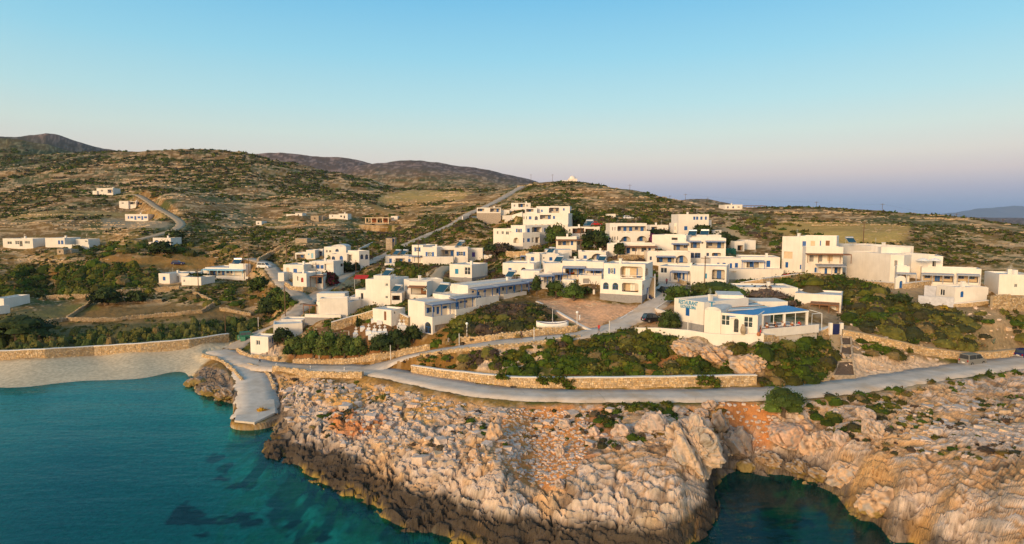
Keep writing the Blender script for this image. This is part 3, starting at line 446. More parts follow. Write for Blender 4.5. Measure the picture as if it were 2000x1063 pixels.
def attr_mat(name, var=.25, scale=2.5, bump=.5, bd=.15, rough=.9, bscale=4.0, tr=0.0):
    m, t, b = nodes_of(name)
    at = N(t, 'ShaderNodeAttribute', attribute_name='col'); geo = N(t, 'ShaderNodeNewGeometry')
    ns = N(t, 'ShaderNodeTexNoise'); ns.inputs['Scale'].default_value = scale; ns.inputs['Detail'].default_value = 6; t.links.new(geo.outputs['Position'], ns.inputs['Vector'])
    r = N(t, 'ShaderNodeMapRange'); r.inputs[1].default_value = .3; r.inputs[2].default_value = .7; r.inputs[3].default_value = 1-var; r.inputs[4].default_value = 1+var
    t.links.new(ns.outputs[0], r.inputs[0]); mx = N(t, 'ShaderNodeVectorMath', operation='SCALE'); t.links.new(at.outputs['Color'], mx.inputs[0]); t.links.new(r.outputs[0], mx.inputs[3])
    t.links.new(mx.outputs[0], b.inputs['Base Color']); b.inputs['Roughness'].default_value = rough; b.inputs['Specular IOR Level'].default_value = .15
    if bump:
        n2_ = N(t, 'ShaderNodeTexNoise'); n2_.inputs['Scale'].default_value = bscale; n2_.inputs['Detail'].default_value = 8; n2_.inputs['Roughness'].default_value = .65; t.links.new(geo.outputs['Position'], n2_.inputs['Vector'])
        bp = N(t, 'ShaderNodeBump'); bp.inputs['Strength'].default_value = bump; bp.inputs['Distance'].default_value = bd; t.links.new(n2_.outputs[0], bp.inputs['Height']); t.links.new(bp.outputs[0], b.inputs['Normal'])
        am = N(t, 'ShaderNodeMath', operation='MULTIPLY'); am.inputs[1].default_value = bump; t.links.new(at.outputs['Alpha'], am.inputs[0]); t.links.new(am.outputs[0], bp.inputs['Strength'])
    return m
ground_mat = attr_mat('ground', var=.22, scale=1.6, bump=.7, bd=.25, bscale=2.2)
leaf_mat = attr_mat('foliage', var=.25, scale=1.2, bump=0)
stone_mat = attr_mat('stone_pieces', var=.2, scale=3, bump=.5, bd=.05, bscale=9)
# ------------------------------------------------------------------ mesh helpers
def tag(o, label=None, cat=None, group=None, kind=None):
    if label: o['label'] = label
    if cat: o['category'] = cat
    if group: o['group'] = group
    if kind: o['kind'] = kind
    return o
def empty(name, loc, label=None, cat=None, group=None):
    o = bpy.data.objects.new(name, None); COL.objects.link(o); o.location = loc; return tag(o, label, cat, group)
def np_mesh(name, V, Fc, m, colr=None, smooth=False, parent=None, loc=None):
    V = np.asarray(V, np.float32); Fc = np.asarray(Fc, np.int32); me = bpy.data.meshes.new(name); nf, k = Fc.shape
    if loc is not None: V = V-np.array(loc, np.float32)
    me.vertices.add(len(V)); me.vertices.foreach_set('co', V.ravel()); me.loops.add(nf*k); me.loops.foreach_set('vertex_index', Fc.ravel())
    me.polygons.add(nf); me.polygons.foreach_set('loop_start', np.arange(0, nf*k, k, dtype=np.int32)); me.polygons.foreach_set('loop_total', np.full(nf, k, np.int32))
    me.polygons.foreach_set('use_smooth', np.full(nf, smooth)); me.update(calc_edges=True)
    if colr is not None:
        a = me.color_attributes.new('col', 'FLOAT_COLOR', 'POINT'); c = np.ones((len(V), 4), np.float32); c[:, :np.shape(colr)[-1]] = colr; a.data.foreach_set('color', c.ravel())
    me.materials.append(m); o = bpy.data.objects.new(name, me); COL.objects.link(o)
    if parent is not None: o.parent = parent
    elif loc is not None: o.location = loc
    return o
class MB:
    def __init__(s): s.v = []; s.f = []; s.m = []
    def quad(s, a, b, c, d, mi=0):
        i = len(s.v); s.v += [tuple(a), tuple(b), tuple(c), tuple(d)]; s.f.append((i, i+1, i+2, i+3)); s.m.append(mi)
    def poly(s, pts, mi=0):
        i = len(s.v); s.v += [tuple(p) for p in pts]; s.f.append(tuple(range(i, i+len(pts)))); s.m.append(mi)
    def obox(s, o, U, V_, W_, mi=0):                          # corner and three edge vectors
        i = len(s.v); o = Vector(o)
        for w in (0, 1):
            for v in (0, 1):
                for u in (0, 1): s.v.append(tuple(o+U*u+V_*v+W_*w))
        for q in ((0,2,3,1),(4,5,7,6),(0,1,5,4),(2,6,7,3),(0,4,6,2),(1,3,7,5)): s.f.append(tuple(i+x for x in q)); s.m.append(mi)
    def box(s, c, sx, sy, sz, mi=0, rz=0.0):                  # centre of base, sizes
        U = Vector((math.cos(rz), math.sin(rz), 0)); V_ = Vector((-U.y, U.x, 0)); s.obox(Vector(c)-U*sx/2-V_*sy/2, U*sx, V_*sy, Vector((0,0,sz)), mi)
    def tube(s, pts, rad, n=8, mi=0, caps=True):
        pts = [Vector(p) for p in pts]; i0 = len(s.v); k = len(pts)
        for j, p in enumerate(pts):
            d = (pts[min(j+1,k-1)]-pts[max(j-1,0)]).normalized(); a = d.orthogonal().normalized(); b = d.cross(a); r = rad[j] if isinstance(rad, (list, tuple)) else rad
            for q in range(n): t = 2*math.pi*q/n; s.v.append(tuple(p+(a*math.cos(t)+b*math.sin(t))*r))
        for j in range(k-1):
            for q in range(n): s.f.append((i0+j*n+q, i0+j*n+(q+1) % n, i0+(j+1)*n+(q+1) % n, i0+(j+1)*n+q)); s.m.append(mi)
        if caps: s.f.append(tuple(i0+q for q in range(n))[::-1]); s.m.append(mi); s.f.append(tuple(i0+(k-1)*n+q for q in range(n))); s.m.append(mi)
    def lathe(s, c, prof, n=12, mi=0):
        i0 = len(s.v); c = Vector(c)
        for r, z in prof:
            for q in range(n): t = 2*math.pi*q/n; s.v.append((c.x+r*math.cos(t), c.y+r*math.sin(t), c.z+z))
        for j in range(len(prof)-1):
            for q in range(n): s.f.append((i0+j*n+q, i0+j*n+(q+1) % n, i0+(j+1)*n+(q+1) % n, i0+(j+1)*n+q)); s.m.append(mi)
    def build(s, name, mats, parent=None, loc=None, smooth=False, sub=None):
        if not s.f: return None
        me = bpy.data.meshes.new(name); o3 = loc if loc is not None else (parent.location if parent is not None else (0,0,0))
        if sub is not None: o3 = sub
        me.from_pydata([(x-o3[0], y-o3[1], z-o3[2]) for x, y, z in s.v], [], s.f)
        ms = mats if isinstance(mats, (list, tuple)) else [mats]
        for m in ms: me.materials.append(MATS[m] if isinstance(m, str) else m)
        if len(ms) > 1: me.polygons.foreach_set('material_index', s.m)
        if smooth: me.polygons.foreach_set('use_smooth', [True]*len(me.polygons))
        me.update(); o = bpy.data.objects.new(name, me); COL.objects.link(o)
        if parent is not None: o.parent = parent
        elif loc is not None: o.location = loc
        return o
# ------------------------------------------------------------------ ground mesh
idx = np.arange(NV*NU).reshape(NV, NU)
Fg = np.stack([idx[:-1,:-1], idx[:-1,1:], idx[1:,1:], idx[1:,:-1]], -1).reshape(-1, 4)
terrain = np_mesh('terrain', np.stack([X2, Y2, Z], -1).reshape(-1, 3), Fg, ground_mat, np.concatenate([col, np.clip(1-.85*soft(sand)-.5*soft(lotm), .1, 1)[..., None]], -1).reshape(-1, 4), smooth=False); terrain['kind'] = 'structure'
# ------------------------------------------------------------------ sea
m, t, b = nodes_of('sea_water'); t.nodes.remove(b); mo = t.nodes['Material Output']
geo = N(t, 'ShaderNodeNewGeometry'); mp = N(t, 'ShaderNodeMapping'); mp.inputs['Scale'].default_value = (.35, .9, 1); t.links.new(geo.outputs['Position'], mp.inputs[0])
ns = N(t, 'ShaderNodeTexNoise'); ns.inputs['Scale'].default_value = 1.1; ns.inputs['Detail'].default_value = 5; t.links.new(mp.outputs[0], ns.inputs['Vector'])
ns2 = N(t, 'ShaderNodeTexNoise'); ns2.inputs['Scale'].default_value = .09; ns2.inputs['Detail'].default_value = 3; t.links.new(mp.outputs[0], ns2.inputs['Vector'])
ad = N(t, 'ShaderNodeMath', operation='MULTIPLY_ADD'); ad.inputs[1].default_value = 5.0; t.links.new(ns2.outputs[0], ad.inputs[0]); t.links.new(ns.outputs[0], ad.inputs[2])
bp = N(t, 'ShaderNodeBump'); bp.inputs['Strength'].default_value = .32; bp.inputs['Distance'].default_value = .22; t.links.new(ad.outputs[0], bp.inputs['Height'])
dif = N(t, 'ShaderNodeBsdfDiffuse'); dif.inputs[0].default_value = (.0008, .055, .062, 1)
trn = N(t, 'ShaderNodeBsdfTransparent'); trn.inputs[0].default_value = (.05, .74, .76, 1)
gls = N(t, 'ShaderNodeBsdfGlossy'); gls.inputs['Roughness'].default_value = .08; gls.inputs[0].default_value = (.75,.85,.9,1)
t.links.new(bp.outputs[0], gls.inputs['Normal'])
mx1 = N(t, 'ShaderNodeMixShader'); mx1.inputs[0].default_value = .74; t.links.new(dif.outputs[0], mx1.inputs[1]); t.links.new(trn.outputs[0], mx1.inputs[2])
fr = N(t, 'ShaderNodeFresnel'); fr.inputs[0].default_value = 1.33; t.links.new(bp.outputs[0], fr.inputs[1])
frm = N(t, 'ShaderNodeMath', operation='MULTIPLY'); frm.inputs[1].default_value = .6; t.links.new(fr.outputs[0], frm.inputs[0])
mx2 = N(t, 'ShaderNodeMixShader'); t.links.new(frm.outputs[0], mx2.inputs[0]); t.links.new(mx1.outputs[0], mx2.inputs[1]); t.links.new(gls.outputs[0], mx2.inputs[2]); t.links.new(mx2.outputs[0], mo.inputs[0])
sb = MB(); sb.quad((-19000,-400,0),(19000,-400,0),(19000,19000,0),(-19000,19000,0)); sea = sb.build('sea', 'sea_water'); sea['kind'] = 'structure'
# ------------------------------------------------------------------ materials of built things
mat('plaster', (.78,.72,.64), .85, .07, .5, .15, bscale=14); mat('plaster_old', (.72,.66,.58), .88, .14, .7, .2, bscale=12)
mat('roof_lime', (.66,.64,.60), .85, .16, .9, .1); mat('roof_grey', (.36,.34,.33), .9, .15, 1.2, .1)
mat('blue', (.012,.10,.34), .45, .2, 4); mat('turq', (.02,.24,.42), .5, .15, 4); mat('ltblue', (.26,.52,.66), .55, .12, 4); mat('purple', (.07,.045,.30), .5, .15, 4)
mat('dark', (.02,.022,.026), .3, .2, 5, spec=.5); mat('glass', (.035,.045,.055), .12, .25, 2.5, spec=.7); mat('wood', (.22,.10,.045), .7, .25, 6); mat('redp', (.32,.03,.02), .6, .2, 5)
mat('whitep', (.82,.80,.76), .6, .08, 3); mat('creamp', (.62,.48,.32), .8, .1, 2); mat('greyp', (.27,.26,.26), .8, .15, 3); mat('stonep', (.40,.33,.26), .9, .3, 3, .4)
mat('grey', (.34,.36,.40), .7, .15, 3); mat('stone', (.42,.33,.23), .95, .4, 2.2, .8, bscale=5); mat('bluish', (.52,.53,.58), .85, .2, 1.5, .3); mat('mortar', (.40,.31,.20), .95, .2, 6, .3)
mat('coping', (.72,.67,.61), .85, .1, 2, .1); mat('asphalt', (.60,.51,.42), .92, .16, .6, .25, bscale=18); mat('concrete', (.60,.53,.45), .9, .14, .7, .2, bscale=10); mat('pole_wood', (.14,.085,.05), .9, .2, 6)
mat('pole_white', (.62,.60,.57), .6, .08, 6); mat('solar', (.02,.07,.11), .25, .1, 3, spec=.4); mat('tank', (.62,.62,.62), .3, .1, 4, metal=.5); mat('bluetarp', (.04,.22,.48), .5, .15, 2.5, .2); mat('interior', (.52,.46,.38), .9, .1, 2)
mat('reddirt', (.42,.24,.13), .95, .2, 1); mat('black_paint', (.012,.012,.016), .25, .1, 3, spec=.6); mat('silver_paint', (.30,.29,.26), .35, .08, 3, metal=.4); mat('white_paint', (.7,.7,.7), .35, .05, 3); mat('tyre', (.02,.02,.02), .9, .1, 4)
mat('rim', (.35,.35,.36), .4, .1, 4, metal=.6); mat('red_light', (.35,.01,.01), .3, .1, 4); mat('head_light', (.7,.7,.65), .2, .1, 4); mat('red_cloth', (.50,.03,.02), .8, .15, 4); mat('terracotta', (.42,.16,.07), .8, .15, 5); mat('green_paint', (.03,.16,.10), .6, .15, 4)
mat('bark', (.12,.085,.06), .95, .3, 6, .5); mat('marble', (.75,.74,.72), .4, .08, 3); mat('net', (.55,.30,.02), .95, .4, 20, .8); mat('navy_paint', (.012,.02,.10), .5, .2, 4); mat('wire', (.03,.03,.03), .6, 0, 4); mat('lamp_glass', (.85,.85,.82), .3, .03, 4)
mat('lane', (.46,.39,.31), .92, .2, .5, .25, bscale=12)
UP = Vector((0,0,1))
def dusty(name, dust=(.52,.38,.25), cracks=.25):                          # dust drifts, patched and cracked surface
    t = MATS[name].node_tree; b = t.nodes['Principled BSDF']; src = b.inputs['Base Color'].links[0].from_socket; geo = N(t, 'ShaderNodeNewGeometry'); n1_ = N(t, 'ShaderNodeTexNoise'); n1_.inputs['Scale'].default_value = .22; n1_.inputs['Detail'].default_value = 6; n1_.inputs['Roughness'].default_value = .65; t.links.new(geo.outputs['Position'], n1_.inputs['Vector'])
    mr_ = N(t, 'ShaderNodeMapRange'); mr_.inputs[1].default_value = .48; mr_.inputs[2].default_value = .66; mr_.inputs[4].default_value = .75; t.links.new(n1_.outputs[0], mr_.inputs[0]); mx_ = N(t, 'ShaderNodeMix', data_type='RGBA'); t.links.new(mr_.outputs[0], mx_.inputs[0]); t.links.new(src, mx_.inputs[6]); mx_.inputs[7].default_value = (*dust, 1)
    vo = N(t, 'ShaderNodeTexVoronoi', feature='DISTANCE_TO_EDGE'); vo.inputs['Scale'].default_value = .35; t.links.new(geo.outputs['Position'], vo.inputs['Vector']); cr_ = N(t, 'ShaderNodeMapRange'); cr_.inputs[1].default_value = .0; cr_.inputs[2].default_value = .01; cr_.inputs[3].default_value = 1-cracks; cr_.inputs[4].default_value = 1; t.links.new(vo.outputs['Distance'], cr_.inputs[0]); sc_m = N(t, 'ShaderNodeVectorMath', operation='SCALE'); t.links.new(mx_.outputs[2], sc_m.inputs[0]); t.links.new(cr_.outputs[0], sc_m.inputs[3]); t.links.new(sc_m.outputs[0], b.inputs['Base Color'])
dusty('asphalt'); dusty('lane', (.36,.25,.15)); dusty('concrete', (.46,.38,.29)); dusty('plaster', (.71,.64,.55), 0.0)
def streaks(name, k=.16):                                      # rain runs and patched limewash
    t = MATS[name].node_tree; b = t.nodes['Principled BSDF']; src = b.inputs['Base Color'].links[0].from_socket; geo = N(t, 'ShaderNodeNewGeometry'); mp = N(t, 'ShaderNodeMapping'); mp.inputs['Scale'].default_value = (1.6,1.6,.16); t.links.new(geo.outputs['Position'], mp.inputs[0]); n_ = N(t, 'ShaderNodeTexNoise'); n_.inputs['Scale'].default_value = 1.5; n_.inputs['Detail'].default_value = 7; n_.inputs['Roughness'].default_value = .7; t.links.new(mp.outputs[0], n_.inputs['Vector'])
    mr_ = N(t, 'ShaderNodeMapRange'); mr_.inputs[1].default_value = .45; mr_.inputs[2].default_value = .75; mr_.inputs[3].default_value = 1; mr_.inputs[4].default_value = 1-k*2; t.links.new(n_.outputs[0], mr_.inputs[0]); sm = N(t, 'ShaderNodeVectorMath', operation='SCALE'); t.links.new(src, sm.inputs[0]); t.links.new(mr_.outputs[0], sm.inputs[3]); t.links.new(sm.outputs[0], b.inputs['Base Color'])
streaks('plaster', .05); streaks('roof_lime', .12)
# ------------------------------------------------------------------ house builder
def panel(mb, o, U, w, z0, h, holes, nrm_in, rv=.16):
    """wall face of width w and height h with real openings; every opening gets its reveals"""
    us = sorted({0.0, w, *[a for hh in holes for a in (hh['u0'], hh['u1'])]}); vs_ = sorted({z0, h, *[a for hh in holes for a in (hh['v0'], hh['v1'])]})
    P = lambda u, v, dd=0.0: o+U*u+UP*v+nrm_in*dd
    for i in range(len(us)-1):
        for j in range(len(vs_)-1):
            um, vm = (us[i]+us[i+1])/2, (vs_[j]+vs_[j+1])/2
            if us[i+1]-us[i] < 1e-4 or vs_[j+1]-vs_[j] < 1e-4 or any(q['u0'] < um < q['u1'] and q['v0'] < vm < q['v1'] for q in holes): continue
            mb.quad(P(us[i],vs_[j]), P(us[i+1],vs_[j]), P(us[i+1],vs_[j+1]), P(us[i],vs_[j+1]))
    for q in holes:
        u0, u1, v0, v1, r = q['u0'], q['u1'], q['v0'], q['v1'], q.get('r', rv)
        mb.quad(P(u0,v0), P(u0,v0,r), P(u1,v0,r), P(u1,v0))
        if q.get('arch'):
            rise = min((u1-u0)/2, (v1-v0)*.75)*(q['arch']); vsn = v1-rise; uc = (u0+u1)/2; hw = (u1-u0)/2; n = 10
            if q['arch'] < .6:                                 # rounded corners only
                pts = []
                for k in range(n+1):
                    t = k/n
                    if t <= .5: a = math.pi-(t*2)*math.pi/2; pts.append((u0+rise+rise*math.cos(a), vsn+rise*math.sin(a)))
                    else: a = math.pi/2-(t*2-1)*math.pi/2; pts.append((u1-rise+rise*math.cos(a), vsn+rise*math.sin(a)))
            else: pts = [(uc-hw*math.cos(math.pi*k/n), vsn+rise*math.sin(math.pi*k/n)) for k in range(n+1)]
            mid = n//2
            for k in range(n):
                c = (u0, v1) if k < mid else (u1, v1)
                mb.poly([P(*pts[k]), P(*pts[k+1]), P(*c)])
                mb.quad(P(*pts[k]), P(*pts[k],r), P(*pts[k+1],r), P(*pts[k+1]))
            q['pts'] = pts; mb.poly([P(*pts[mid]), P(u0, v1), P(u1, v1)]) if abs(pts[mid][1]-v1) > 1e-3 else None
            mb.quad(P(u0,v0), P(u0,vsn), P(u0,vsn,r), P(u0,v0,r)); mb.quad(P(u1,v0), P(u1,v0,r), P(u1,vsn,r), P(u1,vsn))
        else:
            mb.quad(P(u0,v1), P(u1,v1), P(u1,v1,r), P(u0,v1,r)); mb.quad(P(u0,v0), P(u0,v1), P(u0,v1,r), P(u0,v0,r)); mb.quad(P(u1,v0), P(u1,v0,r), P(u1,v1,r), P(u1,v1))
def frame_mesh(P, u0, u1, v0, v1, dd, U, nin, bar=.07, mull=1, trans=0):
    mb = MB(); t = nin*.06
    def b(a0, a1, b0, b1): mb.obox(P(a0,b0,dd), U*(a1-a0), UP*(b1-b0), t)
    b(u0,u0+bar,v0,v1); b(u1-bar,u1,v0,v1); b(u0+bar,u1-bar,v0,v0+bar); b(u0+bar,u1-bar,v1-bar,v1)
    for i in range(mull): c = u0+(u1-u0)*(i+1)/(mull+1); b(c-bar/2,c+bar/2,v0+bar,v1-bar)
    for i in range(trans):
        c = v0+(v1-v0)*(i+1)/(trans+1)
        for k in range(mull+1): a0 = u0+(u1-u0)*k/(mull+1)+bar/2+.02; a1 = u0+(u1-u0)*(k+1)/(mull+1)-bar/2-.02; b(a0,a1,c-bar/3,c+bar/3)
    return mb
def leaves_mesh(P, u0, u1, v0, v1, dd, U, nin, n=2, big=False):
    """a pair of shutter or door leaves with battens"""
    mb = MB(); g = .012; w = (u1-u0)/n
    for i in range(n):
        a0, a1 = u0+i*w+g, u0+(i+1)*w-g
        mb.obox(P(a0,v0+g,dd), U*(a1-a0), UP*(v1-v0-2*g), nin*.04)
        k = 2 if big else 4
        for j in range(k):
            h = (v1-v0-.16)/k; mb.obox(P(a0+.06,v0+.08+j*h+.02,dd-.025), U*(a1-a0-.12), UP*(h-.05), nin*.022)
    return mb
def fill_opening(root, kind, q, P, U, nin, colr, seed):
    u0, u1, v0, v1 = q['u0'], q['u1'], q['v0'], q['v1']; r = q['r']; w, h = u1-u0, v1-v0
    k = kind
    if k in ('w',): leaves_mesh(P,u0,u1,v0,v1,r-.09,U,nin,2 if w > .6 else 1).build('shutter', colr or 'blue', root)
    elif k == 'd':
        o = leaves_mesh(P,u0,u1,v0,v1,r-.08,U,nin,2 if w > 1.15 else 1,True).build('door', colr or 'blue', root)
        hb = MB(); hb.obox(P(u0+w*.82,v0+h*.45,r-.16), U*.05, UP*.14, nin*.05); hb.build('handle', 'dark', o, sub=root.location)
    elif k in ('g','s','a','ad'):
        arch = q.get('pts')
        if k == 's':
            s3 = w*.0
        f = frame_mesh(P,u0,u1,v0,(v1 if not arch else v1-.02),r-.07,U,nin,min(.09,w*.09),1 if w < 1.8 else 3, 0 if h < 1.3 else 1)
        fr_ = None
        pane = MB()
        if arch: pane.poly([P(u0,v0,r-.03)]+[P(a,b_,r-.03) for a, b_ in arch]+[P(u1,v0,r-.03)])
        else: pane.quad(P(u0,v0,r-.03),P(u1,v0,r-.03),P(u1,v1,r-.03),P(u0,v1,r-.03))
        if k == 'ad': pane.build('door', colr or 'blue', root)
        elif colr in ('creamp','greyp','wood','stonep'):
            pane.build('blind' if colr != 'wood' else 'shutter', colr, root)
        else:
            fcol = 'blue' if (k == 'a' or colr == 'blue') else 'whitep'
            if arch:
                fb = MB(); rise = max(p_[1] for p_ in arch); bar = .09
                for i in range(len(arch)-1):
                    a, b_ = arch[i], arch[i+1]; c_ = ((u0+u1)/2, v1-(u1-u0)/2)
                    def inn(p_): d_ = Vector((c_[0]-p_[0], c_[1]-p_[1])); d_.normalize(); return (p_[0]+d_.x*bar, p_[1]+d_.y*bar)
                    ia, ib = inn(a), inn(b_); fb.quad(P(*a,r-.06),P(*b_,r-.06),P(*ib,r-.06),P(*ia,r-.06))
                vs0 = arch[0][1]
                for a0, a1, b0, b1 in ((u0,u0+bar,v0,vs0),(u1-bar,u1,v0,vs0),(u0+bar,u1-bar,v0,v0+bar),(u0+bar,u1-bar,vs0-.04,vs0+.04),((u0+u1)/2-.04,(u0+u1)/2+.04,v0+bar,vs0)): fb.obox(P(a0,b0,r-.09), U*(a1-a0), UP*(b1-b0), nin*.05)
                fr_ = fb.build('window', fcol, root)
            else: fr_ = f.build('window', fcol, root)
            pane.build('pane', 'glass', fr_, sub=root.location)
    elif k == 'k':
        pm = MB(); pm.quad(P(u0,v0,r),P(u1,v0,r),P(u1,v1,r),P(u0,v1,r)); pm.build('recess' if colr else 'opening', colr or 'dark', root)  # without a colour: dark sheet painting the unlit inside behind the hole
    elif k in ('l','la','lr'):
        d = r; inn = 'creamp' if colr == 'creamp' else ('wood' if colr == 'wood' else 'interior'); mb = MB()
        e = .12
        mb.quad(P(u0-e,v0,d),P(u1+e,v0,d),P(u1+e,v1+e,d),P(u0-e,v1+e,d))
        mb.quad(P(u0-e,v0,.17),P(u0-e,v0,d),P(u0-e,v1+e,d),P(u0-e,v1+e,.17)); mb.quad(P(u1+e,v0,.17),P(u1+e,v1+e,.17),P(u1+e,v1+e,d),P(u1+e,v0,d))
        mb.quad(P(u0-e,v1+e,.17),P(u0-e,v1+e,d),P(u1+e,v1+e,d),P(u1+e,v1+e,.17)); mb.quad(P(u0-e,v0,.17),P(u1+e,v0,.17),P(u1+e,v0,d),P(u0-e,v0,d))
        lo = mb.build('loggia', inn, root)
        n = max(1, int(w/1.7)); rr = random.Random(seed)
        for i in range(n):                                     # doors and windows in the back wall of the porch
            a = u0+w*(i+.5)/n; ww = min(.95, w/n*.55); dr = (i+rr.randint(0,1)) % 2 == 0 or n == 1
            b0, b1 = (v0+.02, v0+min(2.05, h*.86)) if dr else (v0+h*.32, v0+min(2.05, h*.86))
            cc = colr if colr in ('wood',) else ('blue' if colr != 'creamp' else rr.choice(['blue','whitep']))
            if dr: leaves_mesh(P,a-ww/2,a+ww/2,b0,b1,d-.06,U,nin,2 if ww > .9 else 1,True).build('door', 'dark' if cc == 'wood' else cc, lo, sub=root.location)
            else:
                frame_mesh(P,a-ww/2,a+ww/2,b0,b1,d-.07,U,nin,.08).build('window', 'dark' if cc == 'wood' else cc, lo, sub=root.location)
                pn = MB(); pn.quad(P(a-ww/2,b0,d-.03),P(a+ww/2,b0,d-.03),P(a+ww/2,b1,d-.03),P(a-ww/2,b1,d-.03)); pn.build('pane', 'glass', lo, sub=root.location)
def plane_uv(px, py, o, U, nin, off=0.0):
    d = Vector(rayd(px, py)); cpos = Vector((0,0,HC)); oo = o+nin*off
    t = (oo-cpos).dot(nin)/d.dot(nin); p = cpos+d*t; return (p-oo).dot(U), (p-oo).z
def holes_for(ops, crop, o, U, nin, w, z0, h):
    hs = []
    for op in ops:
        kind, x0, y0, x1, y1 = op[:5]; colr = op[5] if len(op) > 5 else None
        a = plane_uv(*cp(crop, x0, y1), o, U, nin); b = plane_uv(*cp(crop, x1, y0), o, U, nin); a2 = plane_uv(*cp(crop, (x0+x1)/2, (y0+y1)/2), o, U, nin)
        hh = abs(y1-y0)/CR[crop][2]; u0, u1 = min(a[0],b[0]), max(a[0],b[0]); sc = abs(b[1]-a[1]); v0, v1 = min(a[1],b[1]), max(a[1],b[1])
        u0 = max(u0, .12); u1 = min(u1, w-.12); v0 = max(v0, z0+.05); v1 = min(v1, h-.18)
        if u1-u0 < .18 or v1-v0 < .2: continue
        sh = None
        if kind == 's': sh = (u0, u1); c = (u0+u1)/2; q4 = (u1-u0)/4; u0, u1 = c-q4, c+q4
        r = {'l':1.7,'la':1.5,'lr':1.8,'k':.25}.get(kind, .16)
        q = dict(u0=u0,u1=u1,v0=v0,v1=v1,r=r,kind=kind,colr=colr,sh=sh)
        if kind in ('a','la','ad'): q['arch'] = 1.0
        if kind == 'lr': q['arch'] = .3
        if any(not (q['u1'] <= o_['u0'] or q['u0'] >= o_['u1'] or q['v1'] <= o_['v0'] or q['v0'] >= o_['v1']) for o_ in hs): continue
        hs.append(q)
    return hs
HOUSE_OBJ = []
def build_house(h):
    c0, xl, xr, b, t_, yl, yr, d_, o_, k_ = h['v'][0]
    p = at_y(*cp(c0, xl, b), yl); zmin = min(at_y(*cp(v[0], v[1], v[3]), v[5]).z for v in h['v'])
    root = empty(h['n'], (p.x, p.y, zmin), h['l'], 'house' if 'house' in h['n'] else h['n'].split('_')[-1], 'white buildings of the village')
    wallm = h.get('mat') or 'plaster'; frames = []
    for vi, (c, xl, xr, b, t_, yl, yr, d, ops, k) in enumerate(h['v']):
        o = at_y(*cp(c, xl, b), yl); pxr = cp(c, xr, b)[0]; e = Vector((x_at(pxr, yr, o.z), yr, o.z)); w = (e-o).length; U = (e-o)/w; nin = Vector((-U.y, U.x, 0))
        o.x += .013*vi; o.y += .017*vi
        ht = at_y(*cp(c, xl, t_), yl).z-o.z+.004*vi; z0 = -4.5 if d > 5 else (-2.2 if d > 1 else -.4)
        frames.append((o, U, nin, w, ht, c))
        wm = k.get('mt', wallm); mb = MB(); par = k.get('par', .32 if (ht > 2 and d > 2.5) else .0)
        fh = holes_for(ops, c, o, U, nin, w, z0, ht)
        if par == 0: z_roof = ht
        else: z_roof = ht-par
        panel(mb, o, U, w, z0, ht, fh, nin)
        rh = holes_for(k.get('ro', []), c, o+U*w, nin, -U, d, z0, ht); panel(mb, o+U*w, nin, d, z0, ht, rh, -U)
        lh = holes_for(k.get('lo', []), c, o+nin*d, -nin, U, d, z0, ht)
        panel(mb, o+nin*d, -nin, d, z0, ht, lh, U); panel(mb, o+U*w+nin*d, -U, w, z0, ht, [], -nin)
        tw = .22
        if par:
            O = lambda u, v, z: o+U*u+nin*v+UP*z
            for (a, b_, c_, e_) in (((0,0),(w,0),(w-tw,tw),(tw,tw)),((w,0),(w,d),(w-tw,d-tw),(w-tw,tw)),((w,d),(0,d),(tw,d-tw),(w-tw,d-tw)),((0,d),(0,0),(tw,tw),(tw,d-tw))):
                mb.quad(O(*a,ht),O(*b_,ht),O(*c_,ht),O(*e_,ht)); mb.quad(O(*e_,ht),O(*c_,ht),O(*c_,z_roof-.05),O(*e_,z_roof-.05))
        mb.build('wall', wm, root)
        rf = MB(); e2 = tw if par else -.0
        rf.quad(o+U*e2+nin*e2+UP*z_roof, o+U*(w-e2)+nin*e2+UP*z_roof, o+U*(w-e2)+nin*(d-e2)+UP*z_roof, o+U*e2+nin*(d-e2)+UP*z_roof)
        if k.get('vault'):
            n = 12; R = k['vault']/CR[c][2]*yl/F; rf = MB(); pts = [(w/2-w/2*math.cos(math.pi*i/n), R*math.sin(math.pi*i/n)) for i in range(n+1)]
            for i in range(n): rf.quad(o+U*pts[i][0]+UP*(ht+pts[i][1]),o+U*pts[i+1][0]+UP*(ht+pts[i+1][1]),o+U*pts[i+1][0]+UP*(ht+pts[i+1][1])+nin*d,o+U*pts[i][0]+UP*(ht+pts[i][1])+nin*d)
            rf.poly([o+U*a+UP*(ht+b_-.001) for a, b_ in pts]); rf.poly([o+U*a+UP*(ht+b_-.001)+nin*d for a, b_ in pts])
        rf.build('roof', 'roof_lime' if (not h.get('mat')) else 'roof_grey', root)
        P = lambda u, v, dd=0.0, o=o, U=U, nin=nin: o+U*u+UP*v+nin*dd
        for i, q in enumerate(fh):
            fill_opening(root, q['kind'], q, P, U, nin, q['colr'], len(HOUSE_OBJ)*100+vi*10+i)
            if q['sh']:
                for a0, a1 in ((q['sh'][0], q['u0']-.02), (q['u1']+.02, q['sh'][1])): leaves_mesh(P,a0,a1,q['v0'],q['v1'],-.05,U,nin,1).build('shutter', q['colr'] or 'blue', root)
        P2 = lambda u, v, dd=0.0, o=o+U*w, U=nin, nin=-U: o+U*u+UP*v+nin*dd
        for i, q in enumerate(rh): fill_opening(root, q['kind'], q, P2, nin, -U, q['colr'], 7+i)
        if k.get('pl'):
            vp = plane_uv(*cp(c, xl, k['pl']), o, U, nin)[1]; pb = MB(); pb.obox(P(-.03,z0,-.03), U*(w+.06), nin*(d+.06), UP*(vp-z0)); pb.build('plinth', k.get('plm', 'greyp'), root)
        P3 = lambda u, v, dd=0.0, o=o+nin*d, U=-nin, nin=U: o+U*u+UP*v+nin*dd
